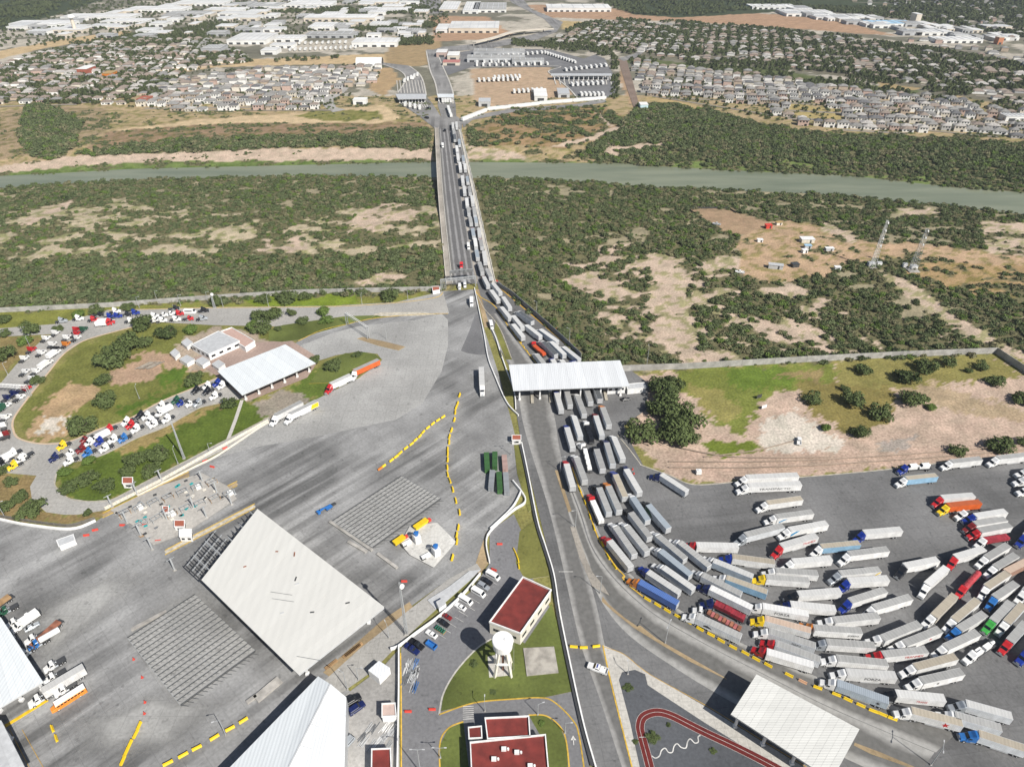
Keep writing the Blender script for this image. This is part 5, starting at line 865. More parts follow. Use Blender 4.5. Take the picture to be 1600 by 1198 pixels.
# ------------------------------------------------------------------ cars
m = MB(); loft(m, [(2.2, .8, .3, .72, .1), (1.9, .86, .25, .85, .1), (.9, .9, .25, .95, .1), (-1.4, .9, .25, 1.0, .1), (-2.2, .84, .3, .95, .1)]); loft(m, [(.55, .72, .93, 1.0, .04), (.1, .7, .93, 1.42, .1), (-1.0, .7, .93, 1.42, .1), (-1.75, .72, .93, 1.02, .04)]); SEDAN = M_('body', m, [white])
m = MB(); m.box((.75, 0, 1.2), (.05, 1.2, .05)); quad_b = quad_box([(.6, -.66, 1.0), (.6, .66, 1.0), (.16, .62, 1.38), (.16, -.62, 1.38)], .04); quad_c = quad_box([(-1.7, .66, 1.05), (-1.7, -.66, 1.05), (-1.1, -.62, 1.38), (-1.1, .62, 1.38)], .04)
m = MB(); m.add(quad_b.v, quad_b.f); m.add(quad_c.v, quad_c.f); [m.box((-.45, s * .72, 1.2), (1.1, .05, .3)) for s in (1, -1)]; SEDG = M_('windows', m, [glass()])
m = MB(); loft(m, [(2.3, .85, .4, .95, .1), (1.1, .95, .35, 1.1, .1), (-2.2, .95, .35, 1.1, .1), (-2.35, .9, .4, 1.05, .1)]); loft(m, [(.9, .85, 1.05, 1.12, .04), (.35, .84, 1.05, 1.75, .12), (-2.0, .84, 1.05, 1.75, .12), (-2.3, .86, 1.05, 1.15, .05)]); SUV = M_('body', m, [white])
m = MB(); q = quad_box([(.93, -.76, 1.15), (.93, .76, 1.15), (.42, .72, 1.68), (.42, -.72, 1.68)], .04); m.add(q.v, q.f); [m.box((-.8, s * .86, 1.42), (2.2, .05, .36)) for s in (1, -1)]; m.box((-2.2, 0, 1.42), (.1, 1.4, .36)); SUVG = M_('windows', m, [glass()])
m = MB(); loft(m, [(2.7, .88, .45, 1.0, .1), (1.3, .97, .4, 1.12, .1), (-.7, .97, .4, 1.12, .1)]); loft(m, [(1.1, .86, 1.08, 1.15, .04), (.55, .84, 1.08, 1.8, .12), (-.5, .84, 1.08, 1.8, .12), (-.7, .86, 1.08, 1.2, .05)]); m.box((-1.75, .92, .85), (2.0, .1, .6)); m.box((-1.75, -.92, .85), (2.0, .1, .6)); m.box((-2.72, 0, .85), (.1, 1.9, .6)); m.box((-1.75, 0, .6), (2.0, 1.8, .1)); PICK = M_('body', m, [white])
m = MB(); q = quad_box([(1.13, -.76, 1.17), (1.13, .76, 1.17), (.62, .72, 1.72), (.62, -.72, 1.72)], .04); m.add(q.v, q.f); [m.box((0, s * .86, 1.45), (1.0, .05, .36)) for s in (1, -1)]; m.box((-.62, 0, 1.45), (.1, 1.4, .4)); PICKG = M_('windows', m, [glass()])
m = MB(); loft(m, [(2.6, .85, .4, 1.0, .1), (2.2, .98, .35, 1.2, .1), (1.5, .98, .35, 2.2, .15), (-2.7, .98, .35, 2.25, .15)]); VANB = M_('body', m, [white])
m = MB(); q = quad_box([(2.17, -.82, 1.3), (2.17, .82, 1.3), (1.62, .8, 2.1), (1.62, -.8, 2.1)], .04); m.add(q.v, q.f); [m.box((-.4, s * .99, 1.75), (3.4, .05, .5)) for s in (1, -1)]; VANG = M_('windows', m, [glass()])
KIND = dict(car=(SEDAN, SEDG, 1.35, -1.3), suv=(SUV, SUVG, 1.4, -1.4), pickup=(PICK, PICKG, 1.7, -1.7), van=(VANB, VANG, 1.7, -1.6))
def car(p, hd, kind, color, label, sc=1.1, group=None):
    a = G(p) if not isinstance(p, Vector) else p
    t = thing({'car': 'parked_car', 'suv': 'parked_suv', 'pickup': 'pickup_truck', 'van': 'passenger_van'}[kind], label, {'suv': 'SUV'}.get(kind, kind), (a.x, a.y, .05), hd, group); t.scale = (sc,) * 3
    b, g, f, r = KIND[kind]; b = put(t, b, t, mats=[color]); put(t, g, b)
    for x in (f, r):
        for s in (1, -1): put(t, WHC, t, loc=(x, s * .82, 0))
    return t
_a = G(Z('D2', 1390, 120)); _b = G(Z('D2', 1450, 155)); PH = math.atan2(_b.y - _a.y, _b.x - _a.x)
for x, y, k, c, lb in ((1480, 15, 'van', white, 'white van first in the row by the red roofed hall'), (1440, 45, 'car', black, 'black car second in the row by the red roofed hall'), (1420, 78, 'suv', silver, 'silver SUV third in the parking row'), (1390, 120, 'van', white, 'white van fourth in the parking row between silver and white vans'), (1310, 168, 'van', white, 'white van with dark rear after the gap in the row'), (1275, 205, 'car', white, 'white car below the vans in the parking row'),
                      (1193, 265, 'car', dred, 'dark red motorbike sized car beside a white barrel'), (1170, 305, 'car', black, 'black car between the red one and green scaffold'), (1095, 375, 'car', white, 'white car below the green scaffold frame'), (1005, 440, 'pickup', black, 'black pickup by the blue skip'), (975, 470, 'pickup', navy, 'dark blue pickup full of tools in the storage corner')):
    car(Z('D2', x, y), PH + (math.pi if lb.startswith('white car b') else 0), k, c, lb, .9 if 'motorbike' in lb else 1.1, 'vehicles in the slanted parking row')
car(Z('D2', 605, 790), R(35), 'suv', black, 'black off-road car parked at the white gable roof', 1.25); car(Z('D2', 630, 838), R(40), 'suv', navy, 'dark blue off-road car next to the black one', 1.25); car(Z('D2', 570, 1058), R(235), 'suv', silver, 'silver SUV under the edge of the white gable roof', 1.15)
car(Z('D3', 533, 592), R(157), 'pickup', white, 'white police pickup crossing the exit road by the yellow blocks', 1.3); MB().box((.1, 0, 1.84), (.3, 1.2, .12)).build('light_bar', blue, bpy.data.objects[[o.name for o in bpy.data.objects if o.get('label', '').startswith('white police')][0]])
car(Z('C4', 192, 362), R(70), 'pickup', white, 'white pickup with a black bed parked in the dirt field'); car(Z('D1', 205, 330), YD, 'car', silver, 'silver car squeezed between white tractor units'); car(Z('B1', 1190, 758), R(0), 'van', white, 'white van among tractor units on the upper loop road', 1.4)
car(Z('B3', 1420, 505), R(160), 'pickup', white, 'white pickup by a lone bush in the sandy clearing', 1.2); car(Z('B3', 1275, 205), R(150), 'pickup', lgrey, 'pale pickup at the fence of the brown corral', 1.2); car(Z('B2', 1270, 595), R(90), 'suv', white, 'white SUV under the sign gantry', 1.2); car(Z('C3', 708, 100), R(10), 'car', black, 'black car alone in the small parking area by the booth')
car(Z('Q1', 350, 250), R(93), 'pickup', black, 'black pickup with white roof at the far bridge end', 1.4); car(Z('Q1', 65, 55), R(130), 'suv', black, 'black SUV at the far checkpoint road', 1.6)
car(Z('A2', 1075, 682), R(140), 'suv', black, 'black SUV on the road below the far checkpoint', 1.6); car(Z('A2', 980, 495), R(90), 'van', white, 'white van above the far checkpoint canopy', 1.6)
# school bus
a = G(Z('D1', 440, 785)); t = thing('school_bus', 'orange school bus with a white roof in the yard', 'bus', (a.x, a.y, .05), YD + math.pi)
m = MB(); loft(m, [(5.6, .95, .5, 1.3, .1), (4.3, 1.1, .45, 1.6, .1), (4.1, 1.22, .45, 2.9, .2), (-5.2, 1.22, .45, 2.95, .2)]); bus = M_('body', m, [paint('school_bus_orange', (.75, .26, .04), .4)]); b = put(t, bus, t); MB().box((-.6, 0, 2.98), (9.2, 2.2, .1)).build('roof', white, t)
for s in (1, -1):
    for i in range(8): MB().box((3.3 - i * 1.05, s * 1.23, 2.25), (.8, .06, .6)).build('window', glass(), b)
    for x in (3.7, -3.0): put(t, WH1, t, loc=(x, s * 1.05, 0))
quad_box([(4.28, -.95, 1.75), (4.28, .95, 1.75), (4.14, .95, 2.7), (4.14, -.95, 2.7)], .06).build('windshield', glass(), b)
# ------------------------------------------------------------------ plastic road blocks, each one a thing
m = MB(); L_ = 2.9; prof = [(-.42, 0), (.42, 0), (.42, .22), (.2, .5), (.14, .95), (-.14, .95), (-.2, .5), (-.42, .22)]
for s in (-1, 1): pass
vs = [(x, y, z) for x in (-L_ / 2, L_ / 2) for y, z in prof]; m.add(vs, [(i, (i + 1) % 8, 8 + (i + 1) % 8, 8 + i) for i in range(8)] + [tuple(range(7, -1, -1)), tuple(range(8, 16))]); [m.box((q, 0, .98), (.25, .3, .08)) for q in (-1.2, 1.2)]; BLOCK = M_('road_block', m, [yellow])
def blocks(rg, pts, where, size=1.0, odd=()):
    P = [G(Z(rg, *p)) for p in pts]
    for i, p in enumerate(P):
        a = P[max(0, i - 1)]; b = P[min(len(P) - 1, i + 1)]; h = math.atan2(b.y - a.y, b.x - a.x) + rnd.uniform(-.06, .06)
        o = link('road_block', BLOCK, None, (p.x, p.y, .05), h); o.scale = (size, size * 1.05, size * 1.05)
        c = odd[i] if isinstance(odd, dict) and i in odd else None
        if c: recolor(o, [c[1]])
        tag(o, '%s road block, %s in the %s' % (c[0] if c else 'yellow', ordn(i), where), 'road block', 'plastic road blocks')
pinkp = paint('faded_pink_plastic', (.62, .36, .22), .5)
blocks('C2', [(775, 530), (795, 515), (845, 478), (875, 455), (900, 432), (935, 402), (970, 377), (995, 352), (1022, 328), (1043, 302), (1072, 275), (1103, 250), (1135, 228), (1167, 208)], 'slanted yard line from its low end', .95, {0: ('orange', orange)})
blocks('C2', [(1270, 72), (1258, 125), (1248, 150), (1243, 180), (1238, 225), (1220, 290), (1207, 330), (1205, 365), (1196, 410), (1196, 438), (1196, 475), (1194, 523), (1196, 565), (1210, 605), (1228, 660), (1247, 730), (1270, 803), (1262, 897), (1252, 945), (1253, 985), (1225, 1085)], 'upright yard line from its far end', 1.1)
blocks('D1', [(1520, 910), (1437, 960), (1340, 1015), (1230, 1080), (1145, 1125), (1050, 1175)], 'line along the white gable roof', 1.0); blocks('D1', [(868, 945), (847, 995), (810, 1060), (787, 1110), (767, 1160)], 'short line below the steel frames', 1.0); blocks('D1', [(328, 960), (352, 1020)], 'pair below the school bus', .9)
blocks('D3', [(845, 155), (908, 190), (968, 225), (1035, 262), (1098, 295), (1172, 340), (1240, 375), (1303, 412), (1378, 453), (1455, 490), (1522, 527), (1597, 565)], 'row along the truck lot, from the bend', .95); blocks('D4', [(130, 627), (215, 668), (308, 705), (425, 748), (497, 780), (577, 815), (655, 850), (713, 872), (775, 897)], 'row end along the lot corner', .95, {1: ('faded pink', pinkp)})
blocks('D3', [(385, 450), (447, 455), (525, 447)], 'short row closing the exit road', .95); blocks('C3', [(565, 1000), (600, 1080), (640, 1140)], 'row in the bend of the approach', .95); blocks('C3', [(15, 1040), (28, 1070), (38, 1100), (42, 1140)], 'row beside the parking exit', .8)
blocks('C3', [(425, 665), (455, 740), (487, 830), (512, 900)], 'row on the yellow kerb of the approach', .9); blocks('Q4', [(430, 440), (465, 495), (505, 550), (570, 610)], 'gap of the kerb past the canopy', .7)
redpl = paint('red_plastic', (.60, .06, .04), .5)
for rg, x, y, h, lb in (('C1', 1405, 402, .5, 'red water filled block at the white kerb by the footpath'), ('C1', 1280, 482, .5, 'red water filled block lower down the white kerb'), ('C1', 1325, 518, -.3, 'small red barrier lying in the yard by the kerb'), ('C1', 595, 912, .3, 'red barrier nearest the white box cabin, upper'), ('C1', 540, 945, .2, 'red barrier nearest the white box cabin, lower'), ('C1', 905, 882, 0, 'red barrier between the booth posts'), ('C1', 765, 882, 0, 'red barrier at the left booth post'), ('C1', 988, 980, .2, 'red barrier by the bare roof trusses'),
                     ('C2', 1520, 1000, 0, 'red barrier flat in the parking entrance'), ('C2', 1485, 1160, -.5, 'red barrier below the one in the parking entrance'), ('D2', 950, 853, 0, 'left red barrier across the admin road'), ('D2', 1100, 840, 0, 'right red barrier across the admin road'), ('D2', 925, 42, 0, 'red barrier near the lattice mast'), ('Q3', 765, 235, -.6, 'orange barrier at the end of the bridge wall'), ('Q3', 1490, 825, -.4, 'orange barrier on the walkway by the grey wall')):
    p = G(Z(rg, x, y)); o = link('road_block', BLOCK, None, (p.x, p.y, .05), h); o.scale = (.8, .9, .9); recolor(o, [redpl]); tag(o, lb, 'road block', 'red road blocks')
m = MB(); m.cyl((0, 0, .05), (0, 0, 1.0), .3, .08, 10); m.box((0, 0, .04), (.7, .7, .08)); CONE = M_('traffic_cone', m, [redpl])
for rg, x, y, lb in (('D1', 835, 527, 'upper red barrel beside the lower steel frame'), ('D1', 888, 640, 'second red barrel beside the lower steel frame'), ('D1', 905, 795, 'third red barrel beside the lower steel frame'), ('D1', 902, 865, 'lowest red barrel beside the lower steel frame'), ('C3', 752, 533, 'upper red traffic cone beside the dirt field lane'), ('C3', 760, 560, 'lower red traffic cone beside the dirt field lane')):
    p = G(Z(rg, x, y)); o = link('traffic_cone', CONE, None, (p.x, p.y, .02)); o.scale = (1.15, 1.15, 1.2); tag(o, lb, 'traffic cone', 'red traffic cones')

# ------------------------------------------------------------------ roofs on columns
def canopy(name, label, px, h, mat, npan, ncols=5, thick=.5, cat='canopy', deep=None, colw=.7, edge=None, inset=.12, walls=False, seam=.04):
    """px: the roof's corners in the photo, first edge is the one the panels run along"""
    A, B, Cc, D = [G(p, h) for p in px]; t = thing(name, label, cat, ((A.x + Cc.x) / 2, (A.y + Cc.y) / 2, 0)); o = t.location.copy()
    def at(u, v, z): q = A.lerp(B, u).lerp(D.lerp(Cc, u), v); return (q.x - o.x, q.y - o.y, z)
    m = MB(); m.prism([at(0, 0, 0), at(1, 0, 0), at(1, 1, 0), at(0, 1, 0)], h - thick, h - .06); m.build('roof_deck', edge or lgrey, t)
    for i in range(npan):
        u0 = i / npan; u1 = (i + 1) / npan - seam / max(1, (B - A).length); z = h + (.03 if i % 2 else 0)
        MB().prism([at(u0, -.004, 0), at(u1, -.004, 0), at(u1, 1.004, 0), at(u0, 1.004, 0)], h - .055, z).build('roof_panel', mat, t)
    for v in (inset, 1 - inset):
        for i in range(ncols):
            q = at(.06 + .88 * i / max(1, ncols - 1), v, 0); m = MB(); m.box((q[0], q[1], (h - thick) / 2), (colw, colw, h - thick)); m.box((q[0], q[1], .5), (colw + .5, colw + .5, 1.0)); m.build('column', white, t)
        a = at(.02, v, h - thick - .35); b = at(.98, v, h - thick - .35); m = MB(); m.bar(a, b, .3, .6); m.build('beam', lgrey, t)
    return t, at
wroof = ribbed('white_sheet_roof', (.72, .74, .76), 1.0, 0, .08, .45, .05); croof = ribbed('cream_sheet_roof', (.66, .66, .63), .8, 1, .08, .5, .04); bwroof = ribbed('bluish_white_roof', (.70, .735, .755), 1.2, 0, .06, .45, .06); broof = ribbed('membrane_roof', (.60, .595, .565), 3.0, 0, .035, .6, .01)
tc, tat = canopy('toll_canopy', 'long white toll canopy over the truck lanes', [(795, 570), (969, 563), (984, 603), (802, 610)], 8.5, wroof, 14, 6)
for i in range(5):                                  # lane booths under it
    q = tat(.18 + .16 * i, .6, 0); m = MB(); m.box((q[0], q[1], 1.6), (1.8, 3.2, 2.9)); bo = m.build('booth', white, tc); MB().box((q[0], q[1] - .2, 2.0), (1.86, 2.0, .9)).build('booth_window', glass(), bo); MB().box((q[0], q[1] - 5, .6), (1.6, 12, .4)).build('lane_island', ckerb, tc)
def building(name, label, px, h, wall, roof, parapet=0.5, cat='building', rise=0.0, wins=0, bandmat=None):
    """flat or mono roof box standing on its own base; px: roof corners"""
    P = [G(p, h) for p in px]; c = sum((Vector(p) for p in P), Vector()) / 4; t = thing(name, label, cat, (c.x, c.y, 0)); Q = [(p.x - c.x, p.y - c.y) for p in P]
    n = len(Q)
    MB().prism(Q, 0, h - .3).build('wall', wall, t); s = lambda k: [(x * k, y * k) for x, y in Q]
    MB().prism(s(.985), h - .295, h - .15).build('roof', roof, t)
    for i in range(n):
        a = Vector((*Q[i], 0)); b = Vector((*Q[(i + 1) % n], 0)); d = (b - a).normalized() * .2
        if parapet: m = MB(); m.bar((a.x + d.x, a.y + d.y, h - .3 + parapet / 2), (b.x + d.x, b.y + d.y, h - .3 + parapet / 2), .35, parapet); m.build('parapet', bandmat or wall, t)
        if wins:
            k = max(1, int((b - a).length / wins)); nn = Vector((b.y - a.y, a.x - b.x, 0)).normalized()
            A2 = sum(Q[j][0] * Q[(j + 1) % n][1] - Q[(j + 1) % n][0] * Q[j][1] for j in range(n))
            if A2 < 0: nn = -nn
            for j in range(k):
                p = a.lerp(b, (j + .5) / k) + nn * .03; m = MB(); m.box((p.x, p.y, h * .5), ((b - a).length / k * .5, .12, min(1.3, h * .3)), math.atan2(b.y - a.y, b.x - a.x)); m.build('window', glass(), t)
    return t, Q
building('toll_office', 'small white two storey office at the end of the toll canopy', [(948, 592), (975, 590), (978, 600), (950, 602)], 6, white, lgrey, .4, wins=3)
building('side_office', 'long low white annexe beside the toll office', [(978, 600), (1006, 597), (1010, 605), (981, 608)], 3.5, white, lgrey, .3)
ct, cat_ = canopy('inspection_canopy', 'huge unfinished white inspection canopy with bare trusses at its end', [(402, 795), (600, 948), (467, 1053), (315, 905)], 9.0, broof, 22, 6, 1.0)
for i, (u, v) in enumerate(((.3, .25), (.52, .35), (.55, .38), (.2, .6), (.75, .5), (.62, .7), (.4, .15), (.85, .2))):
    q = cat_(u, v, 9.05); m = MB(); m.box(q, (rnd.uniform(.8, 2.2), .5, .25), YD + rnd.uniform(-1, 1)); m.build('loose_sheet', (rust, dgrey, lgrey)[i % 3], ct)
for u, v, L in ((.46, .62, 9), (.5, .66, 7), (.9, .9, 4)): a = cat_(u, v, 9.06); b = cat_(u + .12, v - .12, 9.06); MB().bar(a, b, .18, .08).build('roof_cable', steel, ct)
# exposed truss framing at the unfinished end
A0 = G((402, 795), 9.0); D0 = G((315, 905), 9.0)
fx = (G((402, 795), 9) - G((600, 948), 9)).normalized()
for i in range(15):
    v = .08 + i * .066; p = A0.lerp(D0, v); ln = 11.5 if v > .5 else 3; e = p + fx * ln; m = MB(); o_ = ct.location
    a = (p.x - o_.x, p.y - o_.y, 8.8); b = (e.x - o_.x, e.y - o_.y, 8.8)
    m.bar(a, b, .25); m.bar((a[0], a[1], 8.0), (b[0], b[1], 8.0), .25)
    for k in range(6): t0 = k / 6; t1 = (k + 1) / 6; q0 = Vector(a).lerp(Vector(b), t0); q1 = Vector((a[0], a[1], 8.0)).lerp(Vector((b[0], b[1], 8.0)), t1); m.bar(q0, q1, .14)
    m.build('truss', dgrey if i % 3 else galv, ct)
for q in (.3, .6, .95):
    a = A0.lerp(D0, .5) + fx * 11.5 * q; b = A0.lerp(D0, 1.0) + fx * 11.5 * q; m = MB(); m.bar((a.x - ct.location.x, a.y - ct.location.y, 8.5), (b.x - ct.location.x, b.y - ct.location.y, 8.5), .3); m.build('truss', galv, ct)
# canopies and halls at the edges
canopy('yard_canopy', 'white canopy roof at the lower right over the curved road', [(1182, 1053), (1343, 1139), (1300, 1218), (1142, 1115)], 8.5, croof, 16, 4, .7); canopy('loop_canopy', 'long bluish white canopy beside the loop road', [(340, 580), (446, 538), (493, 567), (378, 617)], 6.5, bwroof, 12, 6, .5)
t, at = canopy('edge_canopy', 'pale blue white canopy roof at the left picture edge', [(-60, 930), (2, 965), (67, 1064), (-60, 1140)], 8.5, bwroof, 10, 4, .8)
canopy('corner_canopy', 'dark edged grey canopy at the lower left corner', [(-80, 1130), (2, 1125), (40, 1200), (-80, 1260)], 8, lgrey, 6, 3, .8)
# gabled hall bottom left
P = [G(p, 7.5) for p in [(340, 1215), (497, 1056), (541, 1089), (535, 1230), (520, 1300), (330, 1300)]]; rdg = [G((510, 1070), 9.5), G((400, 1270), 9.5)]
t = thing('gabled_hall', 'white ridged hall roof at the bottom edge beside the access yard', 'hall', (0, 0, 0))
m = MB(); w = G((497, 1056), 7.5); e = G((541, 1089), 7.5); sw = G((250, 1310), 7.5); se = G((535, 1330), 7.5); ra = G((516, 1068), 8.8); rb = G((390, 1320), 10.5)
m.add([w, ra, rb, sw], [(0, 1, 2, 3)]); m.build('roof_slope', bwroof, t); m = MB(); m.add([ra, e, se, rb], [(0, 1, 2, 3)]); m.build('roof_slope', wroof, t); m = MB(); m.bar(ra, rb, .5, .2); m.build('ridge_cap', lgrey, t)
m = MB(); m.prism([(w.x, w.y), (ra.x, ra.y), (e.x, e.y), (se.x - .4, se.y), (sw.x + .4, sw.y)], 0, 7.2); m.build('wall', lgrey, t)
for k in range(7):
    a = ra.lerp(rb, k / 7); b = e.lerp(se, k / 7); m = MB(); m.bar(a + Vector((0, 0, .06)), b + Vector((0, 0, .06)), .08, .08); m.build('roof_seam', lgrey, t)
# red roofed hall, admin block, small houses
t, Q = building('red_roofed_hall', 'long hall with a dark red roof and white walls', [(817, 902), (861, 922), (813, 990), (765, 972)], 6.5, cream, roof_red, .9, wins=5, bandmat=white)
t, Q = building('admin_block', 'admin building with dark red roof and rooftop units, rear wing', [(758, 1122), (826, 1119), (828, 1150), (762, 1154)], 5, white, roof_red, .8, wins=4); t, Q = building('admin_block', 'admin building with dark red roof and white parapets, front wing', [(735, 1160), (852, 1148), (862, 1260), (740, 1270)], 5, white, roof_red, .8, wins=4)
for i, (x, y) in enumerate(((.1, .3), (-.25, .2), (.3, .1), (-.1, .35), (.2, -.05), (-.3, -.1), (.05, -.2))):
    m = MB(); m.box((x * 20, y * 20, 5.3), (1.5, 1.1, 1.0)); m.cyl((x * 20 + 1.3, y * 20, 4.8), (x * 20 + 1.3, y * 20, 5.7), .35, .35, 8); m.build('rooftop_unit', white, t)
building('admin_porch', 'small dark red roofed porch of the admin building', [(732, 1136), (752, 1134), (753, 1152), (733, 1153)], 4, white, roof_red, .5); building('plant_room', 'red roofed block at the bottom edge beside the hall', [(581, 1170), (610, 1169), (613, 1240), (580, 1240)], 4, white, roof_red, .6)
building('pump_house', 'small white house with pink flat roof in the access yard', [(597, 1099), (617, 1098), (619, 1118), (597, 1119)], 3.5, white, paint('pink_roof', (.55, .42, .37), .8), .5); building('store_shed', 'white gabled store shed beside the footpath', [(575, 1046), (592, 1031), (609, 1042), (592, 1059)], 4, white, wroof, 0); building('road_booth', 'little white cabin on the slab by the sloped road', [(681, 939), (692, 933), (697, 942), (686, 950)], 2.6, white, lgrey, 0)
slab('concrete_pad', ZL('D3', 70, 460, 262, 450, 290, 612, 92, 632), paint('weathered_slab', (.46, .43, .38), .9, 0, .35, .3), .5); slab('tower_base', ZL('D2', 1445, 510, 1545, 490, 1597, 520, 1597, 625, 1455, 640), walkm, .2)
# guard booths
for px, lb in (((800, 679, 814, 690), 'white guard booth with a red roof on the wall by the lanes'), ((191, 745, 207, 760), 'white guard booth with a faded red roof below the planted bank'), ((254, 790, 263, 806), 'white and red booth on a toll island, left'), ((272, 812, 288, 828), 'white and red booth on a toll island, middle'), ((280, 826, 299, 845), 'white booth cabin at the bare trusses')):
    x0, y0, x1, y1 = px; building('guard_booth', lb, [(x0, y0), (x1, y0), (x1, (y0 + y1) / 2 + 2), (x0, (y0 + y1) / 2 + 2)], 3.2, white, brickred if 'red' in lb else white, .2, 'booth', wins=2.5)
t, Q = building('site_cabin', 'white box cabin standing in the open yard', [(88, 843), (114, 834), (117, 843), (92, 853)], 2.8, white, lgrey, .2, 'cabin')
# loop island buildings
building('customs_house', 'white flat roofed customs house by the loop canopy', [(299, 538), (341, 517), (374, 532), (326, 553)], 4.5, white, lgrey, .3, wins=4); building('customs_wing', 'white parapet wing with brick red edges behind the customs house', [(345, 518), (362, 512), (398, 533), (383, 543)], 3.5, white, paint('pale_red_roof', (.48, .33, .28), .8), .7, bandmat=white)
for x, y, w, lb in ((1165, 935, 70, 'nearest the trees'), (1090, 1000, 60, 'rounded one at the dirt edge'), (1165, 1040, 95, 'lowest and widest'), (1262, 1050, 90, 'next to the customs house front'), (1362, 1070, 80, 'closest to the long canopy')):
    building('site_cabin', 'small white cabin by the customs house, %s' % lb, ZL('B1', x - w / 2, y, x, y - 25, x + w / 2, y, x, y + 28), 2.8, white, lgrey, .15, 'cabin')
t = thing('timber_pile', 'flat stack of weathered planks on the dirt inside the loop', 'timber pile', G(Z('B1', 935, 1085)))
for i in range(12): m = MB(); m.box((-4.5 + i * .8, (i % 3) * .3, .25 + (i % 2) * .2), (.55, 9, .2), R(-35)); m.build('plank', paint('weathered_timber', (.33, .29, .24), .9, 0, .3), t)
# ------------------------------------------------------------------ steel roof frames laid out on the yard
def steel_frame(label, c0, c1, c2, c3, n, nz):
    A, B, Cc, D = [G(Z(*q)) for q in (c0, c1, c2, c3)]; o = A.copy(); t = thing('steel_roof_frame', label, 'steel frame', o)
    for i in range(n):
        u = i / (n - 1); a = A.lerp(D, u) - o; b = B.lerp(Cc, u) - o; side = (D - A).normalized(); m = MB(); z1 = .3; z2 = .9
        m.bar(a + Vector((0, 0, z1)), b + Vector((0, 0, z1)), .1); m.bar(a + Vector((0, 0, z2)), b + Vector((0, 0, z2)), .2)
        w = (D - A).length / (n - 1) * .86
        for k in range(nz):
            p = a.lerp(b, k / nz); q = a.lerp(b, (k + 1) / nz); s = side * w; m.bar(p + Vector((0, 0, z2)), q + s + Vector((0, 0, z1)), .11); m.bar(q + s + Vector((0, 0, z1)), q + Vector((0, 0, z2)), .08) if i < n - 1 else None
        m.build('truss', paint('frame_steel', (.085, .09, .095), .6), t)
    for u in (0, .5, 1):
        p = A.lerp(B, u) - o; q = D.lerp(Cc, u) - o; m = MB(); m.bar(p + Vector((0, 0, .6)), q + Vector((0, 0, .6)), .12, .12); m.build('cross_bar', galv, t)
steel_frame('upper steel roof frame lying on the yard concrete', ('C2', 480, 860), ('C2', 910, 580), ('C2', 1155, 720), ('C2', 730, 1025), 13, 16); steel_frame('lower steel roof frame lying beside the inspection canopy', ('D1', 800, 400), ('D1', 1220, 130), ('D1', 1597, 480), ('D1', 1130, 820), 18, 16)
sheet('cast_slab', ZL('C2', 480, 860, 910, 580, 1155, 720, 730, 1025), lightm); sheet('cast_slab', ZL('D1', 800, 400, 1220, 130, 1597, 480, 1130, 820), lightm)
for rg, a, b, lb in (('C2', (460, 860), (725, 1040), 'concrete beam along the upper steel frame'), ('C2', (575, 985), (690, 1050), 'short concrete beam below the upper steel frame'), ('C2', (758, 1060), (880, 1150), 'concrete beam pointing to the batching plant'), ('D1', (820, 345), (1040, 230), 'pair of pale beams above the lower steel frame'), ('D2', (0, 780), (150, 655), 'long concrete trough filled with rubble by the canopy'), ('D1', (1540, 800), (1600, 755), 'concrete beam end at the canopy corner')):
    p, q = G(Z(rg, *a)), G(Z(rg, *b)); m = MB(); m.bar(p + Vector((0, 0, .4)), q + Vector((0, 0, .4)), 1.3 if 'trough' not in lb else 3.2, .7); tag(m.build('concrete_beam', concrete), lb, 'beam')
# ------------------------------------------------------------------ containers
crib = [ribbed('container_green', (.055, .15, .045), .5, 0, .2, .5, .2), ribbed('container_grey', (.33, .35, .37), .5, 0, .2, .5, .2), ribbed('container_pink', (.52, .36, .32), .5, 0, .25, .6, .2), ribbed('container_white', (.62, .62, .6), .5, 0, .2, .5, .15)]
for a, b, k, lb in (((1437, 425), (1443, 530), 0, 'green container, far left of the block'), ((1490, 420), (1490, 515), 0, 'green container, far middle of the block'), ((1548, 440), (1555, 530), 2, 'faded pink container at the fence'), ((1475, 535), (1465, 645), 1, 'grey container, near left of the block'), ((1515, 545), (1522, 660), 0, 'green container, near middle of the block'), ((1557, 548), (1565, 670), 1, 'grey container, near corner by the fence')):
    p, q = G(Z('C2', *a), 2.6), G(Z('C2', *b), 2.6); p.z = q.z = 0; d = (q - p); t = thing('shipping_container', lb, 'container', (*((p + q) / 2)[:2], .05), math.atan2(d.y, d.x), 'containers at the fence'); L = d.length
    MB().box((0, 0, 1.32), (L, 2.5, 2.6)).build('container_body', crib[k], t); MB().box((0, 0, 2.64), (L - .15, 2.35, .05)).build('container_roof', crib[k], t)
    for s in (1, -1): m = MB(); m.box((L / 2 + .04, s * .6, 1.3), (.07, 1.1, 2.4)); m.cyl((L / 2 + .1, s * .3, .2), (L / 2 + .1, s * .3, 2.5), .03, .03, 5); m.build('container_door', crib[k], t)
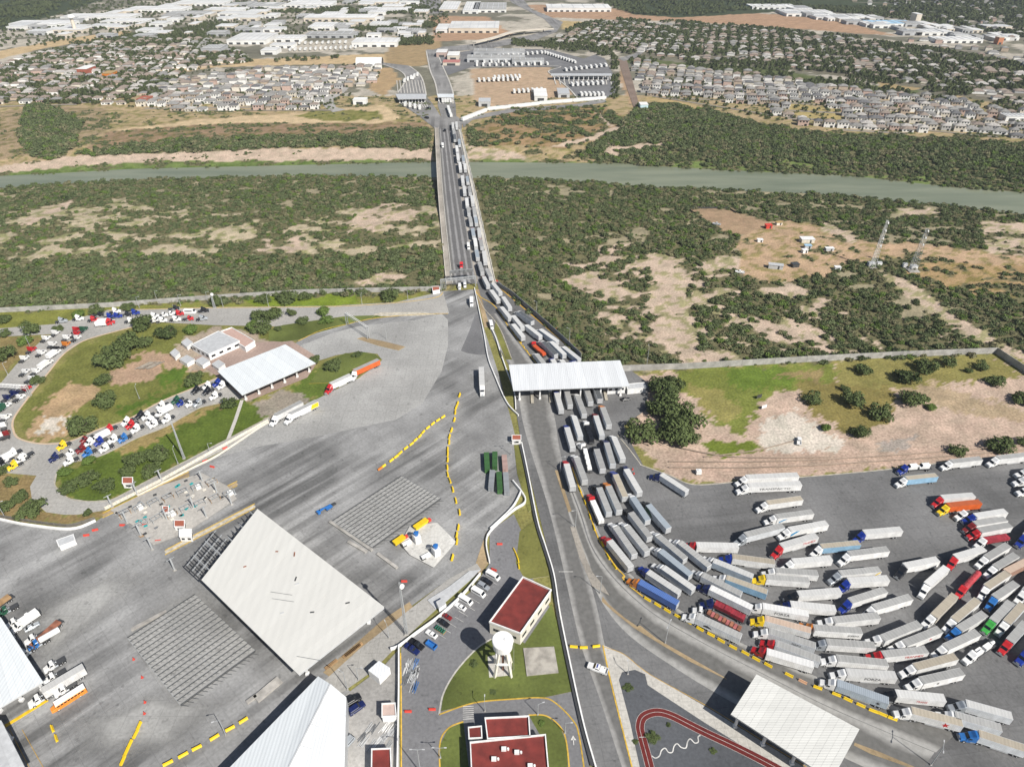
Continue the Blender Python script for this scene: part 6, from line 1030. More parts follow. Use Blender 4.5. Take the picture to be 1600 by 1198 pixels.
# ------------------------------------------------------------------ batching plant
ap = sheet('cast_slab', ZL('C2', 900, 1000, 960, 890, 1130, 870, 1250, 990, 1110, 1150, 960, 1070), pavement('white_dusty_concrete', (.58, .57, .54), None, 0, 1, .2))
for i, ((x, y), lb) in enumerate((((1005, 985), 'upper white cement silo with a blue top at the batching plant'), ((1125, 1065), 'lower white cement silo with a blue top at the batching plant'))):
    p = G(Z('C2', x, y)); t = thing('cement_silo', lb, 'silo', p); m = MB(); m.box((0, 0, 2.2), (2.6, 3.2, 4.4), R(35)); m.build('silo_body', white, t); m = MB(); m.cyl((0, 0, 4.4), (0, 0, 5.8), .9, 1.1, 10); m.box((.3, .2, 6.1), (1.4, .5, .5)); m.build('silo_top', sky_b, t); m = MB(); m.bar((-1.5, 1, 3.5), (-4.5, 3, .6), .9, .5); m.build('conveyor', lgrey, t); m = MB(); m.box((-4, -1.6, 1.0), (4, 1.6, 1.6), R(35)); m.build('hopper', white, t); m = MB(); m.box((-5, -2.5, .6), (2.0, 1.6, 1.2), R(35)); m.build('control_box', dgrey, t)
for x, y, L, lb in ((1030, 890, 6.5, 'long yellow aggregate bin above the silos'), (895, 990, 5.0, 'short yellow aggregate bin left of the silos')):
    p = G(Z('C2', x, y)); t = thing('aggregate_bin', lb, 'bin', p, YD); m = MB(); m.box((0, 0, 1.4), (L, 1.8, 1.2)); m.box((0, 0, 2.2), (L + .4, 2.4, .5)); m.build('hopper', yellow, t); m = MB(); [m.box((s * L * .4, q * .7, .4), (.2, .2, .9)) for s in (1, -1) for q in (1, -1)]; m.build('leg', dgrey, t); m = MB(); m.box((L / 2 + 1.2, 0, .8), (1.6, 1.4, 1.2)); m.build('motor', redpl, t)
t = thing('boom_lift', 'folded blue boom lift lying across the yard', 'boom lift', G(Z('C2', 455, 778)), YD); m = MB(); m.box((0, 0, 1.0), (3, 1.8, .9)); m.build('base', sky_b, t); m = MB(); m.bar((1, 0, 1.6), (-4, .4, 2.0), .5); m.bar((-1, .6, 1.4), (-4.5, .9, .8), .5); m.build('boom', sky_b, t); m = MB(); m.box((-4.8, .6, 1.0), (1.2, 1.8, 1.1)); m.build('basket', sky_b, t); m = MB(); m.box((2.6, .2, .8), (2.2, 1.2, .7)); m.build('counterweight', dgrey, t)
for s in (1, -1):
    for x in (1.0, -1.0): put(t, WHC, t, loc=(x, s * .9, 0), sc=(1.2, 1.2, 1.2))
# ------------------------------------------------------------------ toll islands with steel posts (left)
for i, (a, b) in enumerate((((640, 820), (1180, 560)), ((830, 850), (1330, 600)), ((940, 880), (1480, 620)), ((1030, 1050), (1590, 760)))):
    band('toll_island', ZL('C1', *a, *b), 1.6, ckerb if i % 2 else dirtm, 0, .25, curve=False)
    for q in (-14, 14): band('yellow_kerb', ZL('C1', a[0], a[1] + q, b[0], b[1] + q), .35, ykerb, 0, .2, curve=False)
posts = [((1010, 605), 'first'), ((855, 685), 'second'), ((700, 765), 'third'), ((1265, 610), 'fourth'), ((1355, 680), 'fifth'), ((1210, 775), 'sixth'), ((1045, 850), 'seventh'), ((795, 865), 'eighth'), ((1445, 750), 'ninth'), ((1290, 835), 'tenth'), ((880, 945), 'eleventh'), ((950, 1030), 'twelfth'), ((1090, 1160), 'thirteenth')]
for (x, y), w in posts:
    p = G(Z('C1', x, y)); t = thing('steel_post', 'bare grey steel post, %s on the unfinished toll islands from the bank' % w, 'post', p, YD, 'steel posts on the toll islands'); m = MB(); m.box((0, 0, 3.4), (.55, .55, 6.8)); m.build('shaft', galv, t); m = MB(); m.box((0, 0, .15), (1.2, 1.2, .3)); m.build('base_plate', concrete, t); m = MB(); m.bar((-1.6, 0, 6.6), (1.6, 0, 6.6), .2); m.build('arm', galv, t)
sheet('dusty_apron', ZL('C1', 690, 790, 1000, 640, 1260, 560, 1420, 640, 1480, 720, 1150, 940, 960, 1010, 850, 900), pavement('white_dusty_yard', (.42, .40, .37), YD, 0, .8, .3))
for k in range(64):
    x = rnd.uniform(0, 1); y = rnd.uniform(0, 1); q = Vector((700, 820, 0)).lerp(Vector((1250, 570, 0)), x) + Vector((180 * y, 150 * y, 0)); p = G(Z('C1', q.x, q.y)); col_ = rnd.choice([wood, wood, wood, steel, cream, cyan, dgrey])
    t = thing('plank_bundle' if col_ is wood else 'crate', '%s on the toll islands, %s from the bank' % ({'raw_timber': 'bundle of yellow planks', 'grey_steel': 'grey steel crate', 'cream_paint': 'cream box', 'turquoise_plastic': 'turquoise bin', 'dark_grey': 'dark tool box'}[col_.name], ordn(k)), 'planks' if col_ is wood else 'crate', p, YD + rnd.uniform(-.4, .4), 'building material on the toll islands')
    if col_ is wood:
        for j in range(4): MB().box((0, j * .28 - .4, .15 + .1 * (j % 2)), (rnd.uniform(2, 4), .22, .12)).build('plank', wood, t)
    else: m = MB(); m.box((0, 0, .45), (1.4, 1.0, .9)); m.box((0, 0, .95), (1.5, 1.1, .1)); m.build('crate_body', col_, t)
for i in range(14):
    q = Vector((745, 800, 0)).lerp(Vector((1330, 590, 0)), (i % 7) / 6.5) + Vector((0, 0, 0)) + (Vector((150, 90, 0)) if i > 6 else Vector((40, 20, 0))); p = G(Z('C1', q.x, q.y)); t = thing('booth_frame', 'bare steel booth frame on the %s toll island, %s from the bank' % ('outer' if i > 6 else 'inner', ordn(i % 7)), 'steel frame', p, YD + .1 * math.sin(i), 'bare booth frames'); w, d, h = 2.2, 4.2, 3.0
    for sx_ in (1, -1):
        for sy_ in (1, -1): MB().box((sx_ * d / 2, sy_ * w / 2, h / 2), (.22, .22, h)).build('post', galv if i % 3 else wood, t)
    m = MB(); [m.bar((-d / 2, s * w / 2, h), (d / 2, s * w / 2, h), .2) for s in (1, -1)]; [m.bar((q2, -w / 2, h), (q2, w / 2, h), .16) for q2 in (-d / 2, 0, d / 2)]; m.build('top_frame', galv, t); MB().box((0, 0, .1), (d + 1, w + .6, .2)).build('floor_slab', lgrey if i % 2 else concrete, t)
    if i % 4 == 1: MB().box((.4, 0, 1.3), (2.0, 1.8, 2.4)).build('cabin', white, t)
# scrap in the storage corner
for k in range(30):
    c = Z('D2', rnd.uniform(915, 990), rnd.uniform(520, 700)) if k < 16 else Z('D2', rnd.uniform(650, 850), rnd.uniform(945, 1070)); p = G(c); m = MB(); h = R(80) if k < 16 else R(60)
    for j in range(5): m.box((j * .35, rnd.uniform(-.4, .4), .2 + .1 * (j % 2)), (.16, rnd.uniform(2.5, 5), .14), h - R(90) + rnd.uniform(-.1, .1))
    o = m.build('pipe_bundle', rnd.choice([galv, white, lgrey, steel, sky_b if k < 3 else lgrey]), None, p); tag(o, '%s of loose pipes in the %s' % ('heap', 'storage corner behind the white wall' if k < 16 else 'access yard by the pump house'), 'pipe bundle', 'pipe heaps behind the white wall' if k < 16 else 'pipe heaps by the pump house')
t = thing('waste_skip', 'blue open skip in the storage corner of the car park', 'skip', G(Z('D2', 1095, 445)), PH); m = MB(); [m.box(c, d) for c, d in (((0, 0, .3), (4, 2, .2)), ((0, 1, .9), (4, .12, 1.2)), ((0, -1, .9), (4, .12, 1.2)), ((2, 0, .9), (.12, 2, 1.2)), ((-2, 0, .9), (.12, 2, 1.2)))]; m.build('skip_body', sky_b, t)
t = thing('scaffold_stack', 'green scaffold frames stacked in a parking bay', 'scaffold', G(Z('D2', 1150, 345)), PH); [MB().box((-1.8 + i * .9, 0, .6), (.15, 1.8, 1.1)).build('frame', paint('teal_green', (.03, .16, .11), .5), t) for i in range(5)]; m = MB(); m.box((0, 0, .1), (4.4, 1.9, .15)); m.build('pallet', wood, t)
for i, (x, y) in enumerate(((500, 950), (480, 990), (560, 920), (600, 900), (640, 880), (520, 610))):
    p = G(Z('D2', 580 + i * 12, 490 - i * 9)) if i < 5 else G(Z('D2', 470, 560)); m = MB(); [m.box((0, j * .3 - .4, .2 + (j % 2) * .15), (5, .25, .2)) for j in range(4)]; tag(m.build('plank_stack', wood, None, p, YD), 'stack of orange planks on the dirt verge by the inspection canopy', 'planks', 'plank stacks on the dirt verge')
# ------------------------------------------------------------------ water tower
wt = thing('water_tower', 'white concrete water tower on four splayed legs on the lawn', 'water tower', G((786, 1046)))
m = MB(); m.cyl((0, 0, 11.6), (0, 0, 13.6), 1.8, 3.3, 28); m.cyl((0, 0, 13.6), (0, 0, 17.0), 3.3, 3.5, 28); m.build('tank', white, wt); m = MB(); m.cyl((0, 0, 17.0), (0, 0, 17.4), 3.65, 3.4, 28); m.cyl((1, 0, 17.4), (1, 0, 17.7), .5, .5, 10); m.build('tank_lid', white, wt)
for i in range(4):
    a = R(45 + 90 * i); m = MB(); m.bar((4.0 * math.cos(a), 4.0 * math.sin(a), 0), (1.7 * math.cos(a), 1.7 * math.sin(a), 12.2), .8, .8); m.build('leg', cream, wt)
m = MB(); m.cyl((0, 0, 0), (0, 0, 11.7), .4, .4, 10); m.build('standpipe', paint('brown_pipe', (.22, .10, .07), .6), wt); m = MB(); [m.bar((3.1 * math.cos(R(45 + 90 * i)), 3.1 * math.sin(R(45 + 90 * i)), 6.5), (3.1 * math.cos(R(135 + 90 * i)), 3.1 * math.sin(R(135 + 90 * i)), 6.5), .6) for i in range(4)]; m.build('ring_beam', white, wt)
m = MB(); [m.bar((3.75, s * .25, .3), (3.75, s * .25, 17.2), .08) for s in (1, -1)]; [m.bar((3.75, -.25, z), (3.75, .25, z), .05) for z in range(1, 17)]; m.build('ladder', galv, wt)
# ------------------------------------------------------------------ walls and fences
def wall(name, label, px, h, mat, panel=6.0, thick=.25, cat='wall', cap=None, post=True, z=0.0):
    P = wpoly(px) if z == 0 else [ground(p) for p in px]; o = P[0].copy(); t = thing(name, label, cat, o); Q = [p - o for p in P]
    pts = along(Q, panel) + [(Q[-1], 0)]
    for i in range(len(pts) - 1):
        a, b = pts[i][0], pts[i + 1][0]
        if (b - a).length < .3: continue
        d = (b - a).normalized() * .12; za = a.z + (rnd.uniform(-.04, .04)); m = MB(); m.bar((a.x + d.x, a.y + d.y, za + h / 2), (b.x - d.x, b.y - d.y, za + h / 2), thick, h); m.build('wall_panel', mat, t)
        if post: MB().box((a.x, a.y, a.z + h / 2 + .06), (.34, .34, h + .12)).build('wall_post', cap or mat, t)
    return t
wall('block_wall', 'grey block boundary wall between the loop road and scrub', [(-200, 500), (0, 488), (170, 480), (330, 468), (480, 459), (690, 454)], 3.4, blockwall, 7); wall('block_wall', 'grey block wall round the field behind the toll canopy', [(968, 580), (1080, 576), (1250, 566), (1400, 558), (1555, 552)], 4.0, blockwall, 6.5)
wall('block_wall', 'grey block wall turning down the side of the field', [(1555, 552), (1600, 582), (1700, 650)], 4.0, blockwall, 6.5); wall('panel_fence', 'dark grey panel fence along the walkway past the bridge', [(776, 447), (800, 462), (840, 497), (880, 533), (908, 560)], 3.6, paint('grey_panel', (.22, .23, .235), .6), 5)
def low_wall(label, px, h=1.1, w=.5, mat=white): o = band('lane_wall', px, w, mat, 0, h, kind=False); tag(o, label, 'barrier wall'); return o
low_wall('long white barrier wall between exit road and admin compound', ZL('C3', 60, 370, 100, 560, 160, 860, 210, 1020, 262, 1197) + ZL('D3', 300, 250, 380, 640, 450, 950, 520, 1197, 560, 1330)); o = band('wall_shade_strip', ZL('C3', 50, 380, 90, 560, 148, 860, 200, 1030, 250, 1197) + ZL('D3', 285, 250, 365, 640, 435, 950, 500, 1197), 1.0, dgrey)  # dark band left of the wall: its shade painted as a flat strip
low_wall('white barrier wall from the bridge down to the guard booth', ZL('Q3', 490, 330, 600, 860, 660, 1197) + ZL('Q4', 100, 850, 250, 1190) + ZL('C3', 40, 200)); low_wall('white barrier wall beside the narrow side road', ZL('Q3', 690, 810, 760, 960, 830, 1197) + ZL('Q4', 170, 560, 250, 790, 345, 1050) + [(806, 640)])
low_wall('white kerb wall curving along the left of the yard', [(-200, 800), (-40, 806), (0, 812), (40, 820), (110, 827), (150, 814)], .9, .8); low_wall('white kerb wall rising along the yard to the footpath', [(215, 775), (300, 732), (340, 712), (400, 672), (420, 660)], .7, .7, cream)
low_wall('white compound wall between car park and access yard', ZL('D2', 893, 455, 893, 700, 890, 900, 885, 1198, 884, 1330), 2.2, .4); low_wall('white slatted wall along the footpath by the parking row', ZL('D2', 840, 470, 893, 450, 1000, 370, 1150, 260, 1290, 130, 1400, 0), 1.6, .4); low_wall('pale wall of the sunken parking entrance', ZL('C3', 5, 610, 85, 730, 0, 800) + [(762, 838), (765, 880)], 1.4, .5)
low_wall('white wall from the containers down to the car park', [(814, 770), (800, 795), (766, 828)], 1.4, .5); low_wall('low white wall round the footbridge ramp', ZL('D2', 1290, 125, 1190, 210, 1120, 285), .8, .5); tag(band('footpath', ZL('C1', 1510, 100, 1470, 220, 1425, 340), 1.8, walkm, 0, .12), 'narrow concrete footpath across the planted bank', 'footpath')
wall('chain_fence', 'wire fence along the white kerb of the yard', [(0, 808), (60, 818), (110, 824), (150, 812)], 1.8, paint('rusted_mesh', (.16, .15, .13), .7), 3, .06, 'fence'); wall('slat_fence', 'pale slat fence beside the toll islands', [(165, 796), (250, 753), (330, 708), (420, 658)], 1.6, cream, 1.6, .06, 'fence')
wall('corral_fence', 'dark fence round the brown corral', [(1075, 326), (1138, 326), (1150, 333)], 1.4, dgrey, 4, .15, 'fence', z=1); wall('corral_fence', 'dark fence down the near side of the brown corral', [(1075, 327), (1100, 345), (1126, 360)], 1.4, dgrey, 4, .15, 'fence', z=1)
# ------------------------------------------------------------------ lamps, masts, gantries
def lamp(p, h, label, arm=1.6, two=False, az=0.0, g=None, mat=None):
    b = G(p); t = thing('street_lamp', label, 'street lamp', b, az, g); m = MB(); m.cyl((0, 0, 0), (0, 0, h), .16, .09, 7); m.build('pole', mat or galv, t)
    for s in ((1, -1) if two else (1,)): m = MB(); m.bar((0, 0, h), (s * arm, 0, h + .25), .1); m.build('arm', mat or galv, t); m = MB(); m.box((s * (arm + .3), 0, h + .25), (.8, .3, .14)); m.build('lamp_head', lgrey, t)
    m = MB(); m.box((0, 0, .2), (.6, .6, .4)); m.build('footing', concrete, t)
for p, h, lb, two, az in ((Z('D3', 955, 425), 11, 'twin arm lamp on the median of the curved road', True, R(60)), (Z('C3', 395, 890), 10, 'lamp post at the tip of the second yellow median', False, R(200)), (Z('C3', 300, 545), 9, 'lamp post at the tip of the first yellow median', False, R(0)), (Z('D3', 550, 115), 10, 'lamp post at the bend of the approach road', False, R(180)), (Z('D4', 1015, 1185), 11, 'twin arm lamp at the lower edge below the lot', True, R(60)), (Z('D2', 1028, 1235), 14, 'tall twin arm lamp in the admin road', True, R(0)),
      (Z('D2', 1150, 1140), 6, 'short lamp at the kerb of the admin road', True, R(0)), (Z('D2', 1428, 850), 6, 'lamp post on the lawn edge by the crossing', False, R(90)), (Z('D3', 722, 618), 5, 'small lamp on the sidewalk corner by the gravel', False, R(100)), (Z('D3', 160, 870), 6, 'lamp in the grass of the second lawn', False, R(20)), (Z('D3', 330, 985), 6, 'lamp beside the painted arrow', False, R(0)), (Z('Q3', 1265, 645), 9, 'lamp on the walkway nearest the bridge', False, R(150)), (Z('Q4', 1035, 430), 9, 'lamp on the walkway behind the canopy', False, R(150)),
      (Z('B1', 870, 722), 8, 'first lamp post along the block wall', False, 0), (Z('B1', 983, 685), 8, 'second lamp post along the block wall', False, 0), (Z('B1', 1128, 710), 8, 'third lamp post along the block wall', False, 0), (Z('B1', 1300, 690), 8, 'fourth lamp post along the block wall', False, 0), (Z('B1', 1392, 715), 8, 'fifth lamp post along the block wall', False, 0), (Z('B1', 190, 970), 8, 'lamp by the red tractor on the loop bend', False, R(30)), (Z('B1', 50, 1140), 8, 'lamp at the picture edge of the loop bend', False, R(30)), (Z('C1', 870, 90), 8, 'lamp on the green bank inside the loop', False, R(100)), (Z('C1', 1110, 495), 9, 'thin lamp beside the tall mast on the bank', False, R(100)), (Z('C1', 35, 835), 9, 'lamp post behind the white kerb at the picture edge', False, R(30)), (Z('C1', 1312, 430), 6, 'thin lamp post on the concrete strip', False, 0),
      (Z('B2', 815, 918), 9, 'lamp post standing in the light concrete', False, R(180)), (Z('B2', 948, 670), 7, 'lamp post on the grass by the curb', False, R(180)), (Z('B2', 662, 700), 7, 'thin pole on the grass strip', False, R(90)), (Z('B2', 80, 715), 8, 'lamp by the bushes at the upper road', False, R(90)), (Z('D2', 640, 655), 7, 'pole by the store shed', False, R(0)), (Z('D2', 570, 715), 10, 'tall thin pole at the hall corner', False, R(150)), (Z('D1', 1410, 1000), 9, 'lamp post among the blocks by the hall', False, R(200)), (Z('C2', 1590, 440), 8, 'lamp over the containers', True, R(0)), (Z('D2', 830, 395), 8, 'pole beside the sloped road', False, R(120)), (Z('B3', 840, 1085), 13, 'tall pole behind the toll canopy by the trees', False, R(90))):
    lamp(p, h, lb, two=two, az=az)
def mast(p, h, w, label, white_=False, dishes=0, gnd=False):
    b = ground(p) if gnd else G(p); t = thing('lattice_mast', label, 'mast', b); mt = white if white_ else galv
    for s in (1, -1):
        for q in (1, -1): m = MB(); m.bar((s * w, q * w, 0), (s * w * .35, q * w * .35, h), .16); m.build('mast_leg', mt, t)
    m = MB(); n = int(h / 2.2)
    for i in range(n):
        z0, z1 = h * i / n, h * (i + 1) / n; k0, k1 = w * (1 - .65 * i / n), w * (1 - .65 * (i + 1) / n)
        for a, bq in (((1, 1), (1, -1)), ((1, -1), (-1, -1)), ((-1, -1), (-1, 1)), ((-1, 1), (1, 1))): m.bar((a[0] * k0, a[1] * k0, z0), (bq[0] * k1, bq[1] * k1, z1), .1); m.bar((a[0] * k1, a[1] * k1, z1), (bq[0] * k1, bq[1] * k1, z1), .08)
    m.build('lattice', mt, t)
    for i in range(dishes): z = h * (.95 - .16 * i); m = MB(); m.cyl((.7, -.4, z), (1.1, -.7, z + .1), 1.0, .9, 12); m.build('dish', white, t)
    m = MB(); m.box((0, 0, .3), (w * 3.5, w * 3.5, .6)); m.build('footing', concrete, t)
    return t
mast(Z('B4', 650, 470), 36, 1.6, 'tall white lattice radio mast with dishes in the scrub', True, 4, True); mast(Z('B4', 900, 490), 32, 2.2, 'grey lattice radio mast beside the white one', False, 3, True); mast(Z('C1', 1150, 465), 23, .35, 'tall grey floodlight mast on the bank above the toll islands'); mast(Z('D2', 940, 370), 29, .45, 'lattice mast by the footpath above the parking row', False, 1); mast(Z('B1', 1340, 725), 11, .6, 'small lattice mast with a white dish at the block wall', False, 1)
for x, y, w, lb in ((640, 462, 3, 'white equipment hut under the white radio mast'), (690, 460, 2.2, 'second white hut under the white radio mast'), (905, 480, 3, 'white hut under the grey radio mast'), (850, 468, 2, 'little hut left of the grey radio mast')):
    p = ground(Z('B4', x, y)); t = thing('equipment_hut', lb, 'hut', p); m = MB(); m.box((0, 0, 1.4), (w * 1.5, w, 2.8)); m.build('wall', white, t); m = MB(); m.box((0, 0, 2.9), (w * 1.6, w * 1.1, .2)); m.build('roof', lgrey, t)
def gantry(p0, p1, h, label, truss=True, base=True):
    a, b = G(p0), G(p1); t = thing('sign_gantry', label, 'gantry', a); q = b - a; m = MB()
    for z in (h, h - 1.4): 
        for s in (.6, -.6): n_ = Vector((-q.y, q.x, 0)).normalized() * s; m.bar(n_ + Vector((0, 0, z)), q + n_ + Vector((0, 0, z)), .22)
    n = int(q.length / 2)
    for i in range(n): n_ = Vector((-q.y, q.x, 0)).normalized() * .6; m.bar(q * (i / n) - n_ + Vector((0, 0, h - 1.4)), q * ((i + 1) / n) - n_ + Vector((0, 0, h)), .14); m.bar(q * (i / n) - n_ + Vector((0, 0, h)), q * ((i + 1) / n) + n_ + Vector((0, 0, h)), .12)
    m.build('truss', galv if truss else white, t)
    for c in (Vector(), q):
        for s in (.6, -.6): n_ = Vector((-q.y, q.x, 0)).normalized() * s; m = MB(); m.cyl(c + n_, c + n_ + Vector((0, 0, h)), .25, .25, 8); m.build('leg', galv, t)
    return t, q
t, q = gantry(Z('Q3', 75, 345), Z('Q3', 505, 300), 8, 'white sign gantry over the yard end of the bridge'); [MB().box(q * u + Vector((0, 0, 3)), (.3, .3, 6)).build('support', galv, t) for u in (.04, .09, .14)]
t, q = gantry(Z('Q3', 190, 230), Z('Q3', 470, 205), 7.5, 'second sign gantry with panels just behind the first')
for u in (.12, .32, .52, .72, .9): MB().box(q * u + Vector((0, -.8, 7.0)), (4.4, .2, 1.8), math.atan2(q.y, q.x)).build('sign_panel', steel, t)
gantry(Z('B2', 570, 825), Z('B2', 703, 915), 8.5, 'plain white arch gantry over the light concrete', False); gantry((-60, 612), Z('F5', 385, 470), 7, 'white truss gantry over the loop road at the picture edge', False)
building('gate_cabin', 'small white cabin with red stripe beside the gantry', [(675, 447), (686, 446), (687, 452), (676, 454)], 3, white, brickred, .2, 'cabin')
# ------------------------------------------------------------------ farmstead in the scrub
for rg, x, y, w, d, h, c, r_, lb in (('B4', 240, 310, 10, 6, 3, cream, white, 'white roofed farmhouse in the sandy clearing'), ('B4', 245, 350, 5, 3, 2.5, lgrey, lblue, 'small blue grey shed below the farmhouse'), ('B4', 225, 378, 4, 3, 2.6, white, white, 'white box shed below the farmhouse'), ('B4', 45, 475, 10, 4, 3, lgrey, lgrey, 'long low shed with red end near the clearing edge'), ('B4', 165, 465, 5, 4, 2.5, dgrey, dgrey, 'dark shed beside the long low shed'), ('B4', 430, 485, 4, 3, 2.4, white, white, 'white shed under the lone tree'), ('B4', 380, 365, 6, 3, 2.2, lgrey, white, 'pale shed by the farm tree'), ('B4', 0, 225, 5, 4, 3, redpl, redpl, 'red shed at the corral corner'), ('B4', 65, 205, 5, 3, 2.5, cream, tan, 'tan shed beside the red one'), ('B3', 1545, 310, 4, 3, 2, white, white, 'white trough shed near the red shed')):
    p = ground(Z(rg, x, y)); t = thing('farm_shed', lb, 'shed', p, R(rnd.uniform(-15, 15))); m = MB(); m.box((0, 0, h / 2), (w, d, h)); m.build('wall', c, t); m = MB(); m.box((0, 0, h + .12), (w + .6, d + .6, .22)); m.build('roof', r_, t); m = MB(); m.box((w * .2, -d / 2 - .03, h * .45), (1.2, .08, h * .8)); m.build('door', dgrey, t)
for x, y, lb in ((1540, 90, 'leaning dark board on posts by the trees of the field'), (1570, 155, 'white trough below the leaning board')):
    p = G(Z('C3', x, y)); t = thing('field_board', lb, 'board', p, R(20)); m = MB(); m.box((0, 0, 1.6), (3, .2, 2)); m.build('panel', dgrey if 'dark' in lb else white, t); [MB().box((s * 1.2, .1, .5), (.15, .15, 1.2)).build('leg', galv, t) for s in (1, -1)]
t = thing('water_tank', 'white plastic cistern box on the dirt by the kerb', 'tank', G(Z('C3', 1162, 558))); m = MB(); m.box((0, 0, 1.2), (2.4, 2.0, 2.0)); m.cyl((0, 0, 2.2), (0, 0, 2.5), .5, .5, 10); m.build('tank_body', white, t); m = MB(); [m.box((s, 0, .15), (.2, 2, .3)) for s in (1, -1)]; m.build('skid', dgrey, t)

# ------------------------------------------------------------------ trees and scrub
LEAF = [foliage('mesquite_leaves', (.030, .045, .018), (.098, .122, .055)), foliage('bright_leaves', (.045, .08, .015), (.10, .15, .035)), foliage('grey_scrub_leaves', (.075, .080, .045), (.16, .155, .085)), foliage('dark_city_leaves', (.022, .034, .014), (.065, .08, .032))]
bark = paint('bark', (.11, .085, .06), .9)
def clump(n, size, seed, flat=.75, lobes=6, wide=.55):
    """a crown of small tilted leaf sprays scattered through several unequal lobes, radius about 1"""
    r = np.random.default_rng(seed); L = [(r.uniform(-wide, wide), r.uniform(-wide, wide), r.uniform(.3, .95), r.uniform(.3, .6) if wide > .6 else r.uniform(.42, .7)) for _ in range(lobes)] + [(0, 0, .5, .75), (0, 0, .7, .6)]
    V = []; F = []
    for _ in range(n):
        lx, ly, lz, lr = L[r.integers(len(L))]; d = r.normal(size=3); d /= np.linalg.norm(d); d[2] = abs(d[2]) * .9 - .25 if r.random() < .8 else d[2]
        q = np.array((lx, ly, lz * flat)) + d * lr * (.55 + .5 * r.random()) * np.array((1, 1, flat)); q[2] = max(q[2], .04)
        nrm = d + r.normal(size=3) * .55 + np.array((0, 0, .35)); nrm /= np.linalg.norm(nrm); u = np.cross(nrm, r.normal(size=3)); u /= np.linalg.norm(u); w = np.cross(nrm, u); s = size * (.6 + .8 * r.random()); o = len(V)
        V += [tuple(q - u * s), tuple(q + w * s * .7), tuple(q + u * s), tuple(q - w * s * .7)]; F.append((o, o + 1, o + 2, o + 3))
    return V, F
def crown_mesh(name, n, size, seed, mat, flat=.75, lobes=6):
    V, F = clump(n, size, seed, flat, lobes, .72 if lobes > 6 else .55); me = bpy.data.meshes.new(name); me.from_pydata(V, [], F); me.materials.append(mat); me.update(); return me
BUSH = [crown_mesh('crown', 230, .16, i, LEAF[0], .62 + .1 * (i % 3)) for i in range(4)] + [crown_mesh('crown', 150, .17, 10 + i, LEAF[2], .6) for i in range(2)] + [crown_mesh('crown', 190, .16, 15, LEAF[1], .65)]
LEAF.append(foliage('deep_tree_leaves', (.020, .034, .011), (.085, .112, .04)))
BIG = [crown_mesh('crown', 1500, .085, 30 + i, LEAF[4], .85, 10) for i in range(3)] + [crown_mesh('crown', 1500, .085, 40, LEAF[1], .8)]
m = MB(); m.cyl((0, 0, -.1), (.05, 0, .5), .09, .05, 6); [m.bar((.03, 0, .35), (.4 * math.cos(a), .4 * math.sin(a), .75), .04) for a in (0, 1.6, 3.2, 4.7)]; TRUNK = M_('trunk', m, [bark])
def tree(p, r, label, kind=0, tall=1.0, group=None, gnd=False, cat='tree'):
    b = ground(p) if gnd else G(p); t = thing('broadleaf_tree' if cat == 'tree' else 'bush', label, cat, b, rnd.uniform(0, 6.28), group); t.scale = (r, r, r * tall)
    put(t, BIG[kind], t); put(t, TRUNK, t); return t
